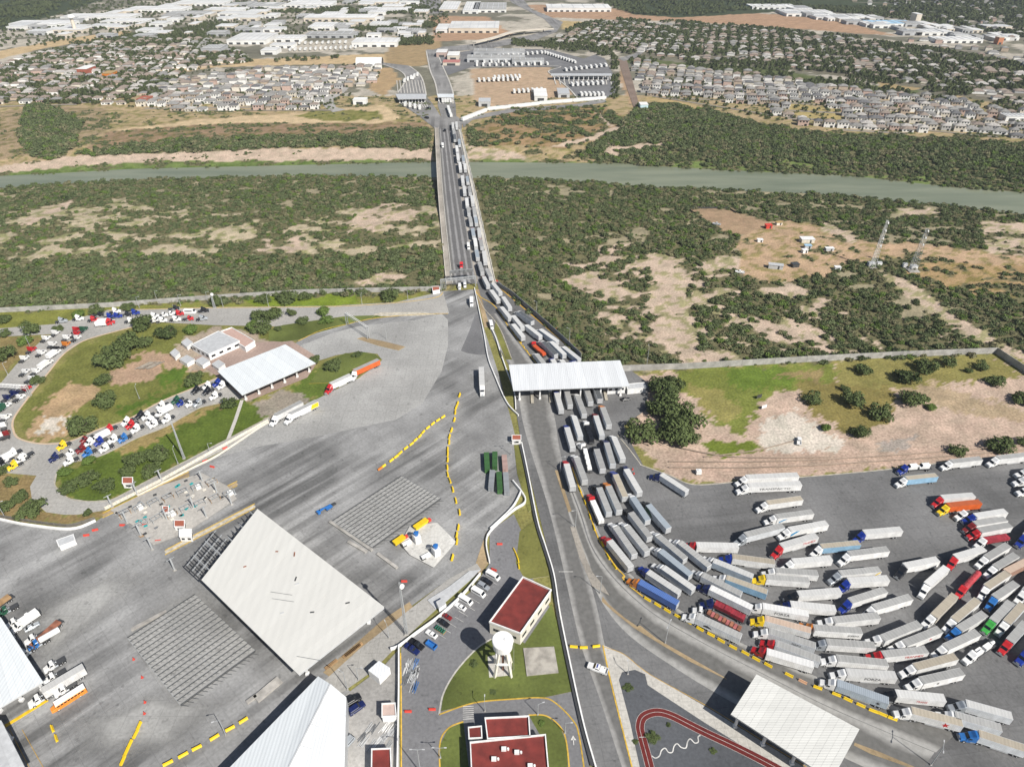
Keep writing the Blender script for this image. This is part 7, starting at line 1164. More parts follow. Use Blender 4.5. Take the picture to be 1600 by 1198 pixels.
near = [('C3', 905, 150, 46, 1.1, 2, 'tree of the grove above the round one'), ('C3', 1010, 255, 60, 1.2, 0, 'tree filling the centre of the grove'), ('C3', 985, 20, 46, 1.3, 1, 'tree of the grove behind the annexe wall'),
 ('C3', 960, 90, 62, 1.3, 0, 'tall dark tree at the top of the grove beside the canopy'), ('C3', 1000, 170, 66, 1.3, 1, 'broad dark tree in the middle of the grove beside the canopy'), ('C3', 1080, 240, 70, 1.2, 2, 'large dark tree on the field side of the grove'), ('C3', 1040, 330, 68, 1.15, 0, 'lowest large tree of the grove, over the dirt'), ('C3', 930, 20, 50, 1.3, 1, 'dark tree of the grove touching the block wall'), ('C3', 800, 310, 66, 1.0, 2, 'round tree standing apart left of the grove'), ('C3', 1110, 340, 40, 1.1, 1, 'small tree at the right foot of the grove'), ('C3', 950, 290, 50, 1.1, 1, 'mid sized tree between the grove and the round tree'),
 ('C4', 275, 100, 48, 1.1, 0, 'round bush tree alone on the bright grass'), ('C4', 545, 110, 62, 1.1, 1, 'broad tree of the middle clump in the field'), ('C4', 690, 190, 58, 1.1, 2, 'tall tree of the middle clump in the field'), ('C4', 575, 300, 50, 1.0, 0, 'lowest tree of the middle clump'), ('C4', 905, 90, 66, 1.0, 1, 'wide tree to the right of the middle clump'), ('C4', 1570, 90, 52, 1.1, 2, 'tree at the edge of the picture in the field'), ('C4', 1170, 415, 46, .9, 0, 'dark bush on the dirt by the lot kerb'), ('C4', 1430, 370, 70, .9, 1, 'large dark bush clump near the lot corner'), ('C4', 1590, 360, 40, .9, 0, 'bush at the picture edge above the lot'), ('C4', 355, 270, 32, .9, 3, 'bright green bush on the pale patch'), ('C4', 1010, 140, 34, .7, 3, 'bright green low bush beside the wide tree'), ('C4', 480, 30, 26, 1, 0, 'small tree above the round bush tree'),
 ('B4', 970, 1090, 60, 1.0, 0, 'dark tree near the far wall of the field'), ('B4', 860, 1150, 60, 1.0, 2, 'dark tree below the one at the far wall'), ('B4', 1130, 1070, 42, 1.0, 1, 'bush below the far wall, middle'), ('B4', 1330, 1090, 38, 1.0, 0, 'bush below the far wall near its corner'), ('B4', 1410, 1170, 50, .8, 1, 'low bush in the dry grass corner'), ('B4', 600, 1110, 44, 1.0, 2, 'bush at the edge of the bright grass under the wall'), ('B4', 1250, 1115, 22, 1, 0, 'tiny bush between two larger ones under the wall'),
 ('C1', 660, 110, 58, 1.2, 0, 'tall dark tree on the dirt inside the loop'), ('C1', 530, 270, 72, 1.0, 1, 'large tree at the kerb inside the loop'), ('C1', 1440, 120, 42, .9, 2, 'round bush at the end of the canopy'), ('C1', 560, 475, 38, 1.0, 3, 'bright bush over the kerb of the lower loop road'), ('C1', 860, 470, 56, 1.1, 0, 'dark tree on the bank, left of two'), ('C1', 1010, 440, 62, 1.1, 1, 'dark tree on the bank, right of two'), ('C1', 940, 535, 52, .9, 2, 'low tree below the two on the bank'), ('C1', 800, 540, 46, .9, 0, 'low tree on the bank next to the guard booth'), ('C1', 410, 545, 40, .8, 3, 'bright bush at the tip of the planted bank'), ('C1', 650, 640, 52, .8, 1, 'spreading bush low on the planted bank'), ('C1', 430, 650, 48, .8, 0, 'spreading bush at the inner curve of the bank'), ('C1', 540, 580, 60, .8, 2, 'spreading bush in the middle of the bank'),
 ('C1', 80, 610, 38, .9, 0, 'bush left of the loop end, upper'), ('C1', 120, 700, 46, .9, 1, 'bush left of the loop end, middle'), ('C1', 190, 775, 68, .9, 2, 'large bush left of the loop end by the wire fence'), ('C1', 40, 760, 48, .9, 0, 'bush at the picture edge by the wire fence'), ('C1', 20, 540, 40, .9, 1, 'bush at the picture edge below the tractors'), ('C1', 545, 800, 24, 1, 1, 'small palm like bush at the loop road kerb'),
 ('B1', 890, 830, 58, 1.2, 0, 'dark tree in the middle of the upper loop road'), ('B1', 790, 950, 70, 1.2, 1, 'largest tree inside the loop, top'), ('B1', 720, 1050, 74, 1.1, 2, 'wide dark tree inside the loop, centre'), ('B1', 900, 940, 52, 1.0, 0, 'tree right of the largest one in the loop'), ('B1', 1060, 880, 56, .9, 1, 'bushy tree above the customs cabins'), ('B1', 1190, 860, 44, .9, 3, 'bright bushy tree near the customs house'), ('B1', 205, 860, 50, 1.1, 0, 'dark round tree between the two roads'), ('B1', 160, 930, 42, .9, 3, 'brighter bush below the round tree between the roads'), ('B1', 30, 1010, 60, 1.1, 2, 'dark tree at the picture edge between the roads'), ('B1', 375, 855, 28, 1.0, 1, 'small dark bush on the verge of the upper road'), ('B1', 490, 765, 40, .9, 3, 'bush on the dry grass under the wall, left'), ('B1', 610, 745, 40, 1.0, 0, 'dark tree under the wall by the tractors'), ('B1', 815, 720, 38, .8, 1, 'low bush under the wall'), ('B1', 1355, 690, 36, 1.1, 0, 'tree beside the small mast'), ('B1', 20, 800, 34, 1, 1, 'bush at the picture edge under the wall'), ('B1', 35, 885, 34, .8, 0, 'bush at the picture edge below the upper road'), ('B1', 240, 1180, 36, .9, 1, 'bush on the inner loop verge by the gantry'), ('B1', 1205, 1170, 50, 1.0, 2, 'tree left of the long canopy'), ('B1', 650, 1175, 46, 1.1, 0, 'tree at the top of the dirt patch'), ('B1', 1590, 840, 44, 1.0, 3, 'tree behind the customs wing'),
 ('B2', 110, 770, 54, 1.1, 0, 'round dark tree of the garden by the customs wing'), ('B2', 30, 770, 42, 1.1, 1, 'left dark tree of the garden by the customs wing'), ('B2', 25, 850, 56, 1.0, 2, 'lower dark tree of the garden by the customs wing'), ('B2', 420, 750, 40, 1.1, 3, 'neat round tree casting a shadow on the road'), ('B2', 290, 805, 34, .9, 0, 'bush between the round trees of the garden'), ('B2', 228, 760, 26, 1.3, 0, 'thin bare tree of the garden'), ('B2', 440, 795, 44, .6, 3, 'low planted hedge of the garden'), ('B2', 145, 855, 20, 1, 1, 'small bush by the white shed of the garden'), ('B2', 835, 645, 56, .9, 0, 'round bush on the grass by the block wall'), ('B2', 195, 660, 60, .8, 0, 'broad bush at the wall above the upper road'), ('B2', 310, 655, 36, .8, 1, 'bush at the wall, right of the broad one'), ('B2', 45, 675, 40, .8, 1, 'bush at the wall, left of the broad one'), ('B2', 480, 1090, 44, 1.1, 0, 'tree on the planted island by the orange trailer'), ('B2', 630, 1010, 26, .8, 2, 'small bush on the planted island tip'), ('B2', 360, 1045, 36, .9, 1, 'bush at the end of the long canopy'),
 ('D3', 880, 1010, 34, .5, 2, 'grey green shrub inside the running track'), ('D3', 720, 690, 26, .4, 2, 'dry shrub on the dark gravel'), ('D3', 1255, 1095, 18, .5, 2, 'tiny shrub on the gravel by the track'), ('D3', 975, 930, 14, .7, 0, 'small round shrub with a rock on the gravel'), ('D3', 770, 1030, 16, .5, 1, 'small shrub outside the track'), ('D2', 1360, 552, 22, .7, 0, 'dark low bush on the lawn'), ('D3', 185, 920, 20, .6, 3, 'low bush on the second lawn'), ('D2', 1480, 720, 18, .3, 2, 'brownish patch plant on the lawn')]
for rg, x, y, rz, tl, k, lb in near:
    rz *= 1.25 if 'grove' in lb else 1.0; p = Z(rg, x, y + rz * .35); tree(p, 1.22 * rz / REG[rg][2] / ppm(p[1]) , lb, k, tl, None, cat='tree' if tl > .85 and rz > 30 else 'bush')
# scrub: nearest 300 as things, the rest of the thicket as one mass of instanced bushes
def scatter(n, x0, x1, y0, y1, seed, thin=1.0):
    r = np.random.default_rng(seed); X = r.uniform(x0, x1, n); Y = r.uniform(y0, y1, n); H = height(X, Y); d = river_d(X, Y); px, py = to_px(X, Y, H)
    col, cov = zone_eval(px, py, X, Y); ok = (cov > .005) & (d > 1.0) & (px > -120) & (px < 1720) & (scrub_noise(X, Y) < cov + .03) & (r.random(n) < thin)
    bd = (X > np.interp(Y, [430, 1100], [-45, -130])) & (X < np.interp(Y, [430, 1100], [-6, -85])) & (py < 445) & (py > 195); ok &= ~bd
    return X[ok], Y[ok], H[ok], cov[ok], py[ok], px[ok]
def on_bridge(px, py):
    return inpoly(px, py, [(674, 150), (724, 190), (738, 255), (750, 300), (776, 419), (790, 450), (680, 450), (690, 419), (679, 299), (672, 200)])
Xs, Ys, Hs, Cs, Ps, Qs = scatter(125000, -640, 660, 330, 1120, 5)
k = ~on_bridge(Qs, Ps); Xs, Ys, Hs, Cs, Ps = Xs[k], Ys[k], Hs[k], Cs[k], Ps[k]
rg_ = np.random.default_rng(3); Rs = (.9 + 2.1 * rg_.random(len(Xs)) ** 1.9) * np.where(Cs > .9, 1.45, np.where(Cs < .35, .6, np.where(Cs < .55, .95, 1.15))) * np.where(Ps < 262, 1.25, 1.0)
order = np.argsort(Ys); near_i = [i for i in order if Cs[i] > .3 and Xs[i] < -20][:130] + [i for i in order if Cs[i] > .3 and Xs[i] > -20][:170]; nset = np.zeros(len(Xs), bool); nset[near_i] = True
for i in near_i:
    w = 'west' if Xs[i] < -20 else 'east'; q = int((Xs[i] + 640) // 90); t = link('scrub_bush', BUSH[int(rg_.integers(7))], None, (Xs[i], Ys[i], Hs[i] - .1), rg_.random() * 6.28); s = float(Rs[i]) * 1.1; t.scale = (s, s, s * rg_.uniform(.8, 1.2))
    tag(t, '%s green thorn bush close behind the %s, %s stretch from the bridge' % ('large' if Rs[i] > 2.4 else 'small', 'loop road block wall' if w == 'west' else 'field block wall', ordn(max(0, abs(q - 6)))), 'bush', '%s thorn bushes behind the %s wall, stretch %d' % ('large' if Rs[i] > 2.4 else 'small', w, q))
print('scrub', len(Xs))
def instanced(name, X, Y, Z_, S, protos, label):
    me = bpy.data.meshes.new(name); me.vertices.add(len(X)); me.vertices.foreach_set('co', np.stack([X, Y, Z_], -1).ravel().astype(np.float32))
    for nm, dt in (('size', S), ('spin', rg_.random(len(X)) * 6.28), ('pick', rg_.integers(0, len(protos), len(X)).astype(float))):
        a = me.attributes.new(nm, 'FLOAT', 'POINT'); a.data.foreach_set('value', np.asarray(dt, np.float32))
    o = link(name, me); stuff(o, label); g = bpy.data.node_groups.new(name, 'GeometryNodeTree'); g.interface.new_socket('Geometry', in_out='INPUT', socket_type='NodeSocketGeometry'); g.interface.new_socket('Geometry', in_out='OUTPUT', socket_type='NodeSocketGeometry')
    n = g.nodes; l = g.links; gi = n.new('NodeGroupInput'); go = n.new('NodeGroupOutput'); jo = n.new('GeometryNodeJoinGeometry')
    def att(a): q = n.new('GeometryNodeInputNamedAttribute'); q.data_type = 'FLOAT'; q.inputs[0].default_value = a; return q.outputs[0]
    for k, pr in enumerate(protos):
        oi = n.new('GeometryNodeObjectInfo'); oi.inputs[0].default_value = pr; oi.transform_space = 'ORIGINAL'
        cmp_ = n.new('FunctionNodeCompare'); cmp_.data_type = 'FLOAT'; cmp_.operation = 'EQUAL'; l.new(att('pick'), cmp_.inputs[0]); cmp_.inputs[1].default_value = k; cmp_.inputs[12].default_value = .1
        ip = n.new('GeometryNodeInstanceOnPoints'); l.new(gi.outputs[0], ip.inputs['Points']); l.new(cmp_.outputs[0], ip.inputs['Selection']); l.new(oi.outputs['Geometry'], ip.inputs['Instance'])
        cx = n.new('ShaderNodeCombineXYZ'); l.new(att('spin'), cx.inputs[2]); l.new(cx.outputs[0], ip.inputs['Rotation']); l.new(att('size'), ip.inputs['Scale']); l.new(ip.outputs[0], jo.inputs[0])
    l.new(jo.outputs[0], go.inputs[0]); md = o.modifiers.new('bushes', 'NODES'); md.node_group = g; return o
protos = []
for me in BUSH: protos.append(next(o for o in bpy.data.objects if o.data == me))
k = ~nset; instanced('scrub_thicket', Xs[k], Ys[k], Hs[k] - .15, Rs[k], protos, 'thorn scrub thicket over the river plain on both banks')
# ------------------------------------------------------------------ port of entry on the far bank
def far_canopy(name, label, px, h, mat, cols=6):
    return canopy(name, label, px, h, mat, 6, cols, .8, colw=.9)
far_canopy('checkpoint_canopy', 'wide checkpoint canopy over the left fan of lanes', [(618, 147), (666, 147), (666, 154), (622, 155)], 6, lgrey, 9); far_canopy('checkpoint_canopy', 'small checkpoint canopy where the road comes out', [(683, 147), (709, 147), (709, 152), (684, 152)], 6, bwroof, 4)
far_canopy('truck_booth_canopy', 'long thin canopy over the truck inspection booths', [(861, 115), (955, 115), (956, 118), (861, 118)], 7, lgrey, 12)
def block(name, label, p, wpx, dpx, h, wall, roof, cat='warehouse', rz=0.0, bays=0, grp=None):
    """far building: p = middle of the front foot, wpx wide, dpx of picture height deep"""
    a = G(p); b = G((p[0], p[1] - dpx)); w = wpx / ppm(p[1]); d = max(6, (b - a).length); t = thing(name, label, cat, (a.x, a.y + d / 2, 0), rz, grp)
    MB().box((0, 0, h / 2), (w, d, h)).build('wall', wall, t); m = MB(); m.box((0, 0, h + .2), (w + .6, d + .6, .5)); m.build('roof', roof, t)
    if w > 30:
        m = MB(); [m.box((-w / 2 + w * (i + .5) / 6, 0, h + .6), (1.2, d * .9, .4)) for i in range(6)]; m.build('roof_vents', lgrey, t)
    n = bays or max(1, int(w / 14)); 
    for i in range(min(n, 12)): MB().box((-w / 2 + w * (i + .5) / n, -d / 2 - .06, 1.9), (w / n * .5, .16, 3.4)).build('dock_door', dgrey, t)
    return t
wht, crm = paint('warehouse_white', (.74, .74, .72), .6, 0, .12, .05), paint('warehouse_cream', (.60, .54, .45), .7, 0, .12, .05); gr1 = paint('warehouse_grey', (.40, .41, .42), .6, 0, .15, .05); flatw = paint('flat_white_roof', (.66, .66, .65), .7, 0, .15, .02); flatg = paint('flat_grey_roof', (.38, .38, .37), .8, 0, .2, .02)
WHS = [('large white warehouse with dark side beyond the brown field', 585, 74, 70, 9, 11, wht, flatw), ('cream walled warehouse at the left of the highway', 740, 52, 78, 14, 12, crm, flatw), ('narrow white depot left of the cream warehouse', 690, 52, 18, 11, 9, wht, flatw), ('dark blue grey depot beside the brown slope', 515, 60, 75, 6, 9, gr1, flatg),
 ('long cream logistics hall above the tree belt', 530, 34, 110, 7, 10, crm, flatw), ('white double hall above the depot', 500, 48, 36, 9, 9, wht, flatw), ('low white hall left of the double hall', 450, 66, 42, 7, 8, wht, flatw), ('second low white hall on the left', 440, 76, 36, 5, 7, wht, flatw), ('white hall by the left tan field', 420, 86, 24, 5, 7, wht, flatw), ('long white distribution hall on the red earth field', 905, 19, 100, 8, 11, wht, flatw),
 ('white hall along the highway, first', 700, 20, 28, 16, 9, crm, flatw), ('white hall along the highway, second', 765, 20, 52, 14, 9, wht, flatg), ('white hall along the highway, third', 735, 22, 24, 18, 9, wht, flatw), ('big bright hall behind the left suburb', 385, 70, 60, 14, 10, wht, flatw), ('grey roofed hall left of the bright hall', 330, 84, 30, 6, 8, gr1, flatg), ('long pale hall below the upper tree belt', 600, 20, 70, 5, 8, wht, flatw), ('pale hall at the upper middle left', 480, 12, 70, 8, 8, wht, flatw), ('second pale hall at the upper middle left', 410, 14, 50, 7, 8, wht, flatg), ('pale hall at the top left of middle', 590, 8, 60, 6, 8, crm, flatw),
 ('white hall row on the left horizon, first', 60, 43, 90, 6, 9, wht, flatw), ('white hall row on the left horizon, second', 150, 32, 110, 6, 9, wht, flatw), ('white hall row on the left horizon, third', 240, 20, 90, 6, 9, wht, flatw), ('white hall row on the left horizon, fourth', 310, 10, 80, 6, 9, wht, flatw), ('lower left horizon hall, cream', 100, 52, 60, 5, 8, crm, flatw), ('lower left horizon hall, white', 200, 38, 60, 5, 8, wht, flatw), ('lower left horizon hall, grey', 290, 26, 60, 5, 8, gr1, flatg), ('hall under the horizon rows, white', 350, 20, 60, 5, 8, wht, flatw), ('hall under the horizon rows, pale', 380, 32, 50, 5, 8, wht, flatw), ('hall near the left water tower', 160, 45, 40, 4, 7, wht, flatw),
 ('white hall chain on the right, first', 1210, 15, 70, 5, 8, wht, flatw), ('white hall chain on the right, second', 1270, 24, 60, 5, 8, wht, flatw), ('white hall chain on the right, third', 1330, 32, 60, 6, 8, wht, flatw), ('white hall chain on the right, fourth', 1395, 42, 70, 6, 8, wht, lblue), ('white hall chain on the right, fifth', 1460, 56, 60, 6, 8, wht, flatw), ('white hall chain on the right, sixth', 1500, 68, 70, 6, 8, wht, flatw), ('grey hall inside the right chain', 1425, 56, 30, 4, 9, gr1, flatg), ('cream hall near the right horizon', 1560, 48, 40, 4, 10, crm, flatw), ('white strip mall at the right', 1590, 190, 40, 4, 6, wht, flatw),
 ('port hall with brown walls beside the junction', 690, 90, 16, 5, 8, paint('pinkish_wall', (.45, .34, .3), .8), flatw), ('white roofed port hall by the junction', 708, 94, 18, 6, 7, crm, wht), ('red roofed port building', 705, 103, 26, 4, 5, crm, paint('faded_red_roof', (.42, .17, .15), .8)), ('long cross dock with grey roof at the port', 775, 98, 90, 4, 8, gr1, flatg), ('second cross dock behind the first', 780, 88, 80, 4, 8, gr1, flatg), ('third cross dock at the port right', 825, 101, 50, 3, 7, gr1, flatg),
 ('white warehouse on the red dirt lot', 845, 158, 20, 12, 6, wht, wht), ('grey warehouse beside the white one on the dirt lot', 881, 153, 18, 9, 5, lgrey, lgrey), ('grey roofed shed at the port road', 757, 167, 18, 6, 6, lgrey, lgrey), ('white hall at the end of the left suburb street', 562, 164, 20, 4, 6, wht, wht), ('terracotta building shell in the left suburb', 223, 163, 16, 5, 6, paint('terracotta_wall', (.45, .17, .09), .8), brickred), ('red and white school in the left suburb', 130, 118, 16, 5, 9, brickred, wht), ('orange walled school in the left suburb', 168, 123, 14, 4, 7, orange, tan), ('round cream apartment block on the right horizon', 1433, 38, 8, 3, 26, crm, flatw),
 ('orange tower block far right', 1562, 70, 8, 2, 16, paint('brick_orange', (.5, .2, .1), .7), crm), ('white tank building on the river bluff', 1006, 173, 12, 4, 7, paint('pale_aqua', (.55, .72, .75), .6), wht)]
for lb, x, y, w, d, h, wl, rf in WHS: block('warehouse', lb, (x, y), w, d * (.8 if y < 80 else 1), h * (.75 if y < 80 else 1), wl, rf, 'warehouse' if 'school' not in lb and 'apart' not in lb else 'building')
for i in range(170):                                   # smaller industrial sheds between the halls
    if i < 120: x = rnd.uniform(20, 660); y = rnd.uniform(2, 62); y = max(y, 46 - x * .14 + 4)
    else: x = rnd.uniform(1220, 1590); y = rnd.uniform(5, 20) + (x - 1180) * .13
    k = 'west' if i < 120 else 'east'
    block('industrial_shed', '%s industrial shed, %s of the %s sheds scattered %s of the highway' % (('white', 'cream', 'grey')[i % 3], ordn(i // 3), ('white', 'cream', 'grey')[i % 3], k), (x, y), rnd.uniform(8, 34), rnd.uniform(2, 4.5), rnd.uniform(5, 7), (wht, crm, gr1)[i % 3], (flatw, flatw, flatg)[i % 3], 'shed', 0, 2, '%s industrial sheds on the far %s side' % (('white', 'cream', 'grey')[i % 3], k))
t = thing('vaulted_hall', 'white barrel vaulted hall on the brown slope beyond the left suburb', 'hall', G((580, 101))); s = 1 / ppm(101); m = MB(); n = 10
for i in range(n): a0 = math.pi * i / n; a1 = math.pi * (i + 1) / n; m.add([(-22 * s, -7 * s * 1.6 * math.cos(a0), 11 * math.sin(a0)), (18 * s, -7 * s * 1.6 * math.cos(a0), 11 * math.sin(a0)), (18 * s, -7 * s * 1.6 * math.cos(a1), 11 * math.sin(a1)), (-22 * s, -7 * s * 1.6 * math.cos(a1), 11 * math.sin(a1))], [(0, 1, 2, 3)])
m.build('vault', wht, t); m = MB(); m.box((18 * s, 0, 3.5), (.4, 16 * s, 7)); m.build('end_wall', dgrey, t)
t = thing('far_water_tower', 'white mushroom water tower among the left horizon halls', 'water tower', G((118, 50))); m = MB(); m.cyl((0, 0, 0), (0, 0, 24), 4, 3, 12); m.build('shaft', crm, t); m = MB(); m.cyl((0, 0, 24), (0, 0, 27), 3, 8, 14); m.cyl((0, 0, 27), (0, 0, 32), 8, 5, 14); m.build('tank', wht, t)
# flyover
fl = thing('highway_flyover', 'pale curved highway flyover crossing above the port', 'bridge'); L_ = smooth_line(wpoly([(740, 66), (775, 58), (800, 50), (835, 46), (865, 45)], 7), 4)
o = band('deck', L_, 12, crm, 6.0, 1.2, curve=False, world=True, kind=False); o.parent = fl
for p, h in along(L_, 45): MB().cyl((p.x, p.y, 0), (p.x, p.y, 6), 1.0, 1.0, 8).build('pier', concrete, fl)
# distant trailers and trucks standing at the port and the depots
m = MB(); m.box((0, 0, 2.6), (16, 2.6, 2.9)); m.box((0, 0, .75), (13, 2.0, .9)); FARV = M_('parked_trailer', m, [wht])
FT = []
for x0, y0, x1, y1, n, where in ((722, 190, 760, 175, 4, 'curving off the bridge end'), (765, 173, 840, 165, 6, 'along the port road'), (845, 164, 945, 156, 6, 'below the truck booths'), (893, 122, 945, 122, 8, 'in the truck booth lanes'), (890, 135, 945, 132, 7, 'at the foot of the booth lanes'), (850, 84, 900, 100, 12, 'on the port parking'), (740, 104, 860, 102, 12, 'beside the cross docks'), (770, 124, 815, 122, 7, 'on the red dirt lot'), (740, 100, 850, 96, 10, 'behind the cross docks'), (450, 80, 560, 76, 14, 'at the dark depot'), (455, 70, 545, 68, 10, 'behind the dark depot'), (700, 170, 705, 185, 3, 'coming down to the bridge'), (745, 128, 812, 126, 9, 'in the second row on the red dirt lot'), (800, 146, 850, 143, 7, 'above the warehouse on the dirt lot'), (880, 112, 950, 104, 9, 'above the truck booths'), (905, 150, 945, 150, 6, 'in the lowest booth rows'), (760, 92, 850, 84, 12, 'on the roof side of the docks'), (630, 130, 655, 118, 5, 'in the left approach lanes'), (630, 165, 660, 172, 4, 'at the left fan exit'), (690, 160, 706, 160, 4, 'at the small checkpoint')):
    a = G((x0, y0)); b = G((x1, y1)); hd = math.atan2(b.y - a.y, b.x - a.x) if where.startswith(('curving', 'along', 'below', 'coming')) else R(95)
    for i in range(n):
        p = a.lerp(b, (i + .5) / n); o = link('parked_trailer', FARV, None, (p.x, p.y, .06), hd + rnd.uniform(-.05, .05)); o.scale = (1.15 if abs(hd) < 1 else .9, 1.2, 1.1); tag(o, 'small white trailer %s, %s from the highway' % (where, ordn(i)), 'trailer', 'distant trailers at the port')
# ------------------------------------------------------------------ suburbs
WALLS = [paint('house_cream', (.66, .61, .52), .8, 0, .15), paint('house_white', (.78, .77, .74), .8, 0, .12), paint('house_tan', (.47, .38, .29), .8, 0, .15), paint('house_pink', (.52, .38, .32), .8, 0, .15), paint('house_grey', (.42, .41, .40), .8, 0, .15)]
RFS = [paint('shingle_grey', (.25, .245, .235), .9, 0, .25), paint('shingle_dark', (.13, .13, .135), .9, 0, .25), paint('shingle_brown', (.27, .22, .185), .9, 0, .25), paint('shingle_pale', (.42, .40, .375), .9, 0, .25)]
def house_arrays(w, d, h, rh):
    """hip roofed house round the origin: walls, roof"""
    x, y = w / 2, d / 2; e = .5; r = max(.3, x - y)
    wv = [(-x, -y, 0), (x, -y, 0), (x, y, 0), (-x, y, 0), (-x, -y, h), (x, -y, h), (x, y, h), (-x, y, h)]; wf = [(0, 1, 5, 4), (1, 2, 6, 5), (2, 3, 7, 6), (3, 0, 4, 7)]
    rv = [(-x - e, -y - e, h), (x + e, -y - e, h), (x + e, y + e, h), (-x - e, y + e, h), (-r, 0, h + rh), (r, 0, h + rh)]; rf = [(0, 1, 5, 4), (1, 2, 5), (2, 3, 4, 5), (3, 0, 4), (3, 2, 1, 0)]
    return wv, wf, rv, rf
HM = []
for (w, d, h, rh) in ((13, 10, 3.2, 2.4), (11, 9, 6.0, 2.2), (15, 10, 3.4, 2.6), (10, 9, 6.2, 2.6), (12, 11, 3.2, 2.2)):
    wv, wf, rv, rf = house_arrays(w, d, h, rh); a = bpy.data.meshes.new('wall'); a.from_pydata(wv, [], wf); a.materials.append(WALLS[0]); b = bpy.data.meshes.new('roof'); b.from_pydata(rv, [], rf); b.materials.append(RFS[0])
    m = MB(); [m.box((q * w * .3, -d / 2 - .04, h - 1.6), (1.8, .16, 1.3)) for q in (-1, 0, 1)]; m.box((w * .22, -d / 2 - .04, 1.1), (2.6, .18, 2.1)); HM.append((a, b, M_('window', m, [glass()]), (wv, wf, rv, rf)))
SUBS = [  # polygon, street angle in degrees, row spacing, house spacing, share built, name
 ([(985, 96), (1060, 106), (1190, 118), (1330, 142), (1450, 150), (1600, 178), (1700, 200), (1700, 240), (1600, 217), (1480, 205), (1400, 210), (1330, 205), (1225, 192), (1190, 165), (1010, 150)], -14, 26, 14.5, .93, 'east suburb'),
 ([(290, 122), (420, 108), (600, 104), (590, 130), (520, 150), (500, 172), (270, 174), (200, 168)], 4, 27, 14.5, .9, 'west suburb'),
 ([(-80, 120), (80, 80), (200, 60), (330, 62), (400, 96), (290, 112), (280, 150), (180, 165), (20, 160), (-80, 175)], 12, 30, 18, .85, 'old west suburb'),
 ([(850, 62), (950, 34), (1060, 38), (1200, 48), (1330, 62), (1480, 88), (1650, 130), (1700, 160), (1600, 165), (1450, 135), (1330, 115), (1190, 100), (1060, 92), (980, 80), (870, 70)], -16, 34, 20, .8, 'old east suburb'),
 ([(1380, 62), (1500, 80), (1620, 110), (1620, 85), (1480, 64)], -18, 36, 24, .5, 'far east suburb'), ([(1250, -20), (1560, -20), (1640, 80), (1450, 40)], -18, 50, 34, .4, 'horizon suburb')]
cand = []; STREETS = []
for poly, ang, rs, hs, share, nm in SUBS:
    W_ = [G((x, max(y, -15))) for x, y in poly]; ca, sa = math.cos(R(ang)), math.sin(R(ang)); U = [(p.x * ca + p.y * sa, -p.x * sa + p.y * ca) for p in W_]; u0, u1 = min(a for a, b in U), max(a for a, b in U); v0, v1 = min(b for a, b in U), max(b for a, b in U)
    v = v0; row = 0
    while v < v1:
        u = u0
        while u < u1:
            uu_ = u + rnd.uniform(-1.5, 1.5); vv_ = v + rnd.uniform(-2, 2) + 9 * math.sin(u / 170.0); X = uu_ * ca - vv_ * sa; Y = uu_ * sa + vv_ * ca; px, py = to_px(X, Y, 0)
            if -60 < px < 1660 and rnd.random() < share and bool(inpoly(np.array([px]), np.array([py]), poly)[0]) and not inpoly(np.array([px]), np.array([py]), [(1232, 160), (1305, 170), (1325, 196), (1275, 192), (1228, 176)])[0]: cand.append((Y + abs(X) * .2, X, Y, R(ang) + (math.pi if row % 2 else 0) * 0, row, nm))
            u += hs
        if not row % 2:
            vs_ = v + rs * .31 if False else v - rs * .5; run = []
            for q in range(int((u1 - u0) / 12) + 2):
                uq = u0 + q * 12; vq = vs_ + 9 * math.sin(uq / 170.0); X = uq * ca - vq * sa; Y = uq * sa + vq * ca; px, py = to_px(X, Y, 0)
                if Y < 2300 and inpoly(np.array([px]), np.array([py]), poly)[0]: run.append(Vector((X, Y, 0)))
                else:
                    if len(run) > 3: STREETS.append(run)
                    run = []
            if len(run) > 3: STREETS.append(run)
        v += rs if row % 2 else rs * .62
        row += 1
streetm = pavement('pale_street', (.27, .24, .2), None, 0, 1, .15)
for q in STREETS: band('suburb_street', q, 7.5, streetm, .03, curve=False, world=True)
cand.sort(); print('houses', len(cand)); rowc = {}
stf = {}
for i, (_, X, Y, a, row, nm) in enumerate(cand):
    k = rnd.choice((0, 1, 1, 2, 3, 4)) if not nm.startswith('old') else rnd.choice((0, 0, 2, 4)); wi = rnd.choice((0, 0, 1, 1, 1, 2, 3, 4)); ri = rnd.choice((0, 0, 0, 1, 2, 3)) if not nm.startswith('old') else rnd.choice((0, 2, 2, 3)); sc = rnd.uniform(.85, 1.12); az = a + rnd.uniform(-.04, .04)
    if i < 300:
        j = rowc.get((nm, row), 0); rowc[(nm, row)] = j + 1
        t = thing('suburban_house', '%s house with %s roof, %s from the bridge in the %s %s street' % (('cream', 'white', 'tan', 'pink', 'grey')[wi], ('grey', 'dark', 'brown', 'pale')[ri], ordn(j), ordn(row), nm), 'house', (X, Y, -.05), az, 'houses of the %s' % nm); t.scale = (sc,) * 3
        w_, r_, g_, _d = HM[k]; put(t, w_, t, mats=[WALLS[wi]]); put(t, r_, t, mats=[RFS[ri]]); put(t, g_, t, 'windows')['kind'] = 'stuff'
    else:
        wv, wf, rv, rf = HM[k][3]; c, s = math.cos(az) * sc, math.sin(az) * sc
        for key, vs, fs, mi in (('w', wv, wf, wi), ('r', rv, rf, 5 + ri)):
            V, F, Mi = stf.setdefault('h', ([], [], [])); o = len(V); V += [(X + x * c - y * s, Y + x * s + y * c, z * sc) for x, y, z in vs]; F += [tuple(q + o for q in f) for f in fs]; Mi += [mi] * len(fs)
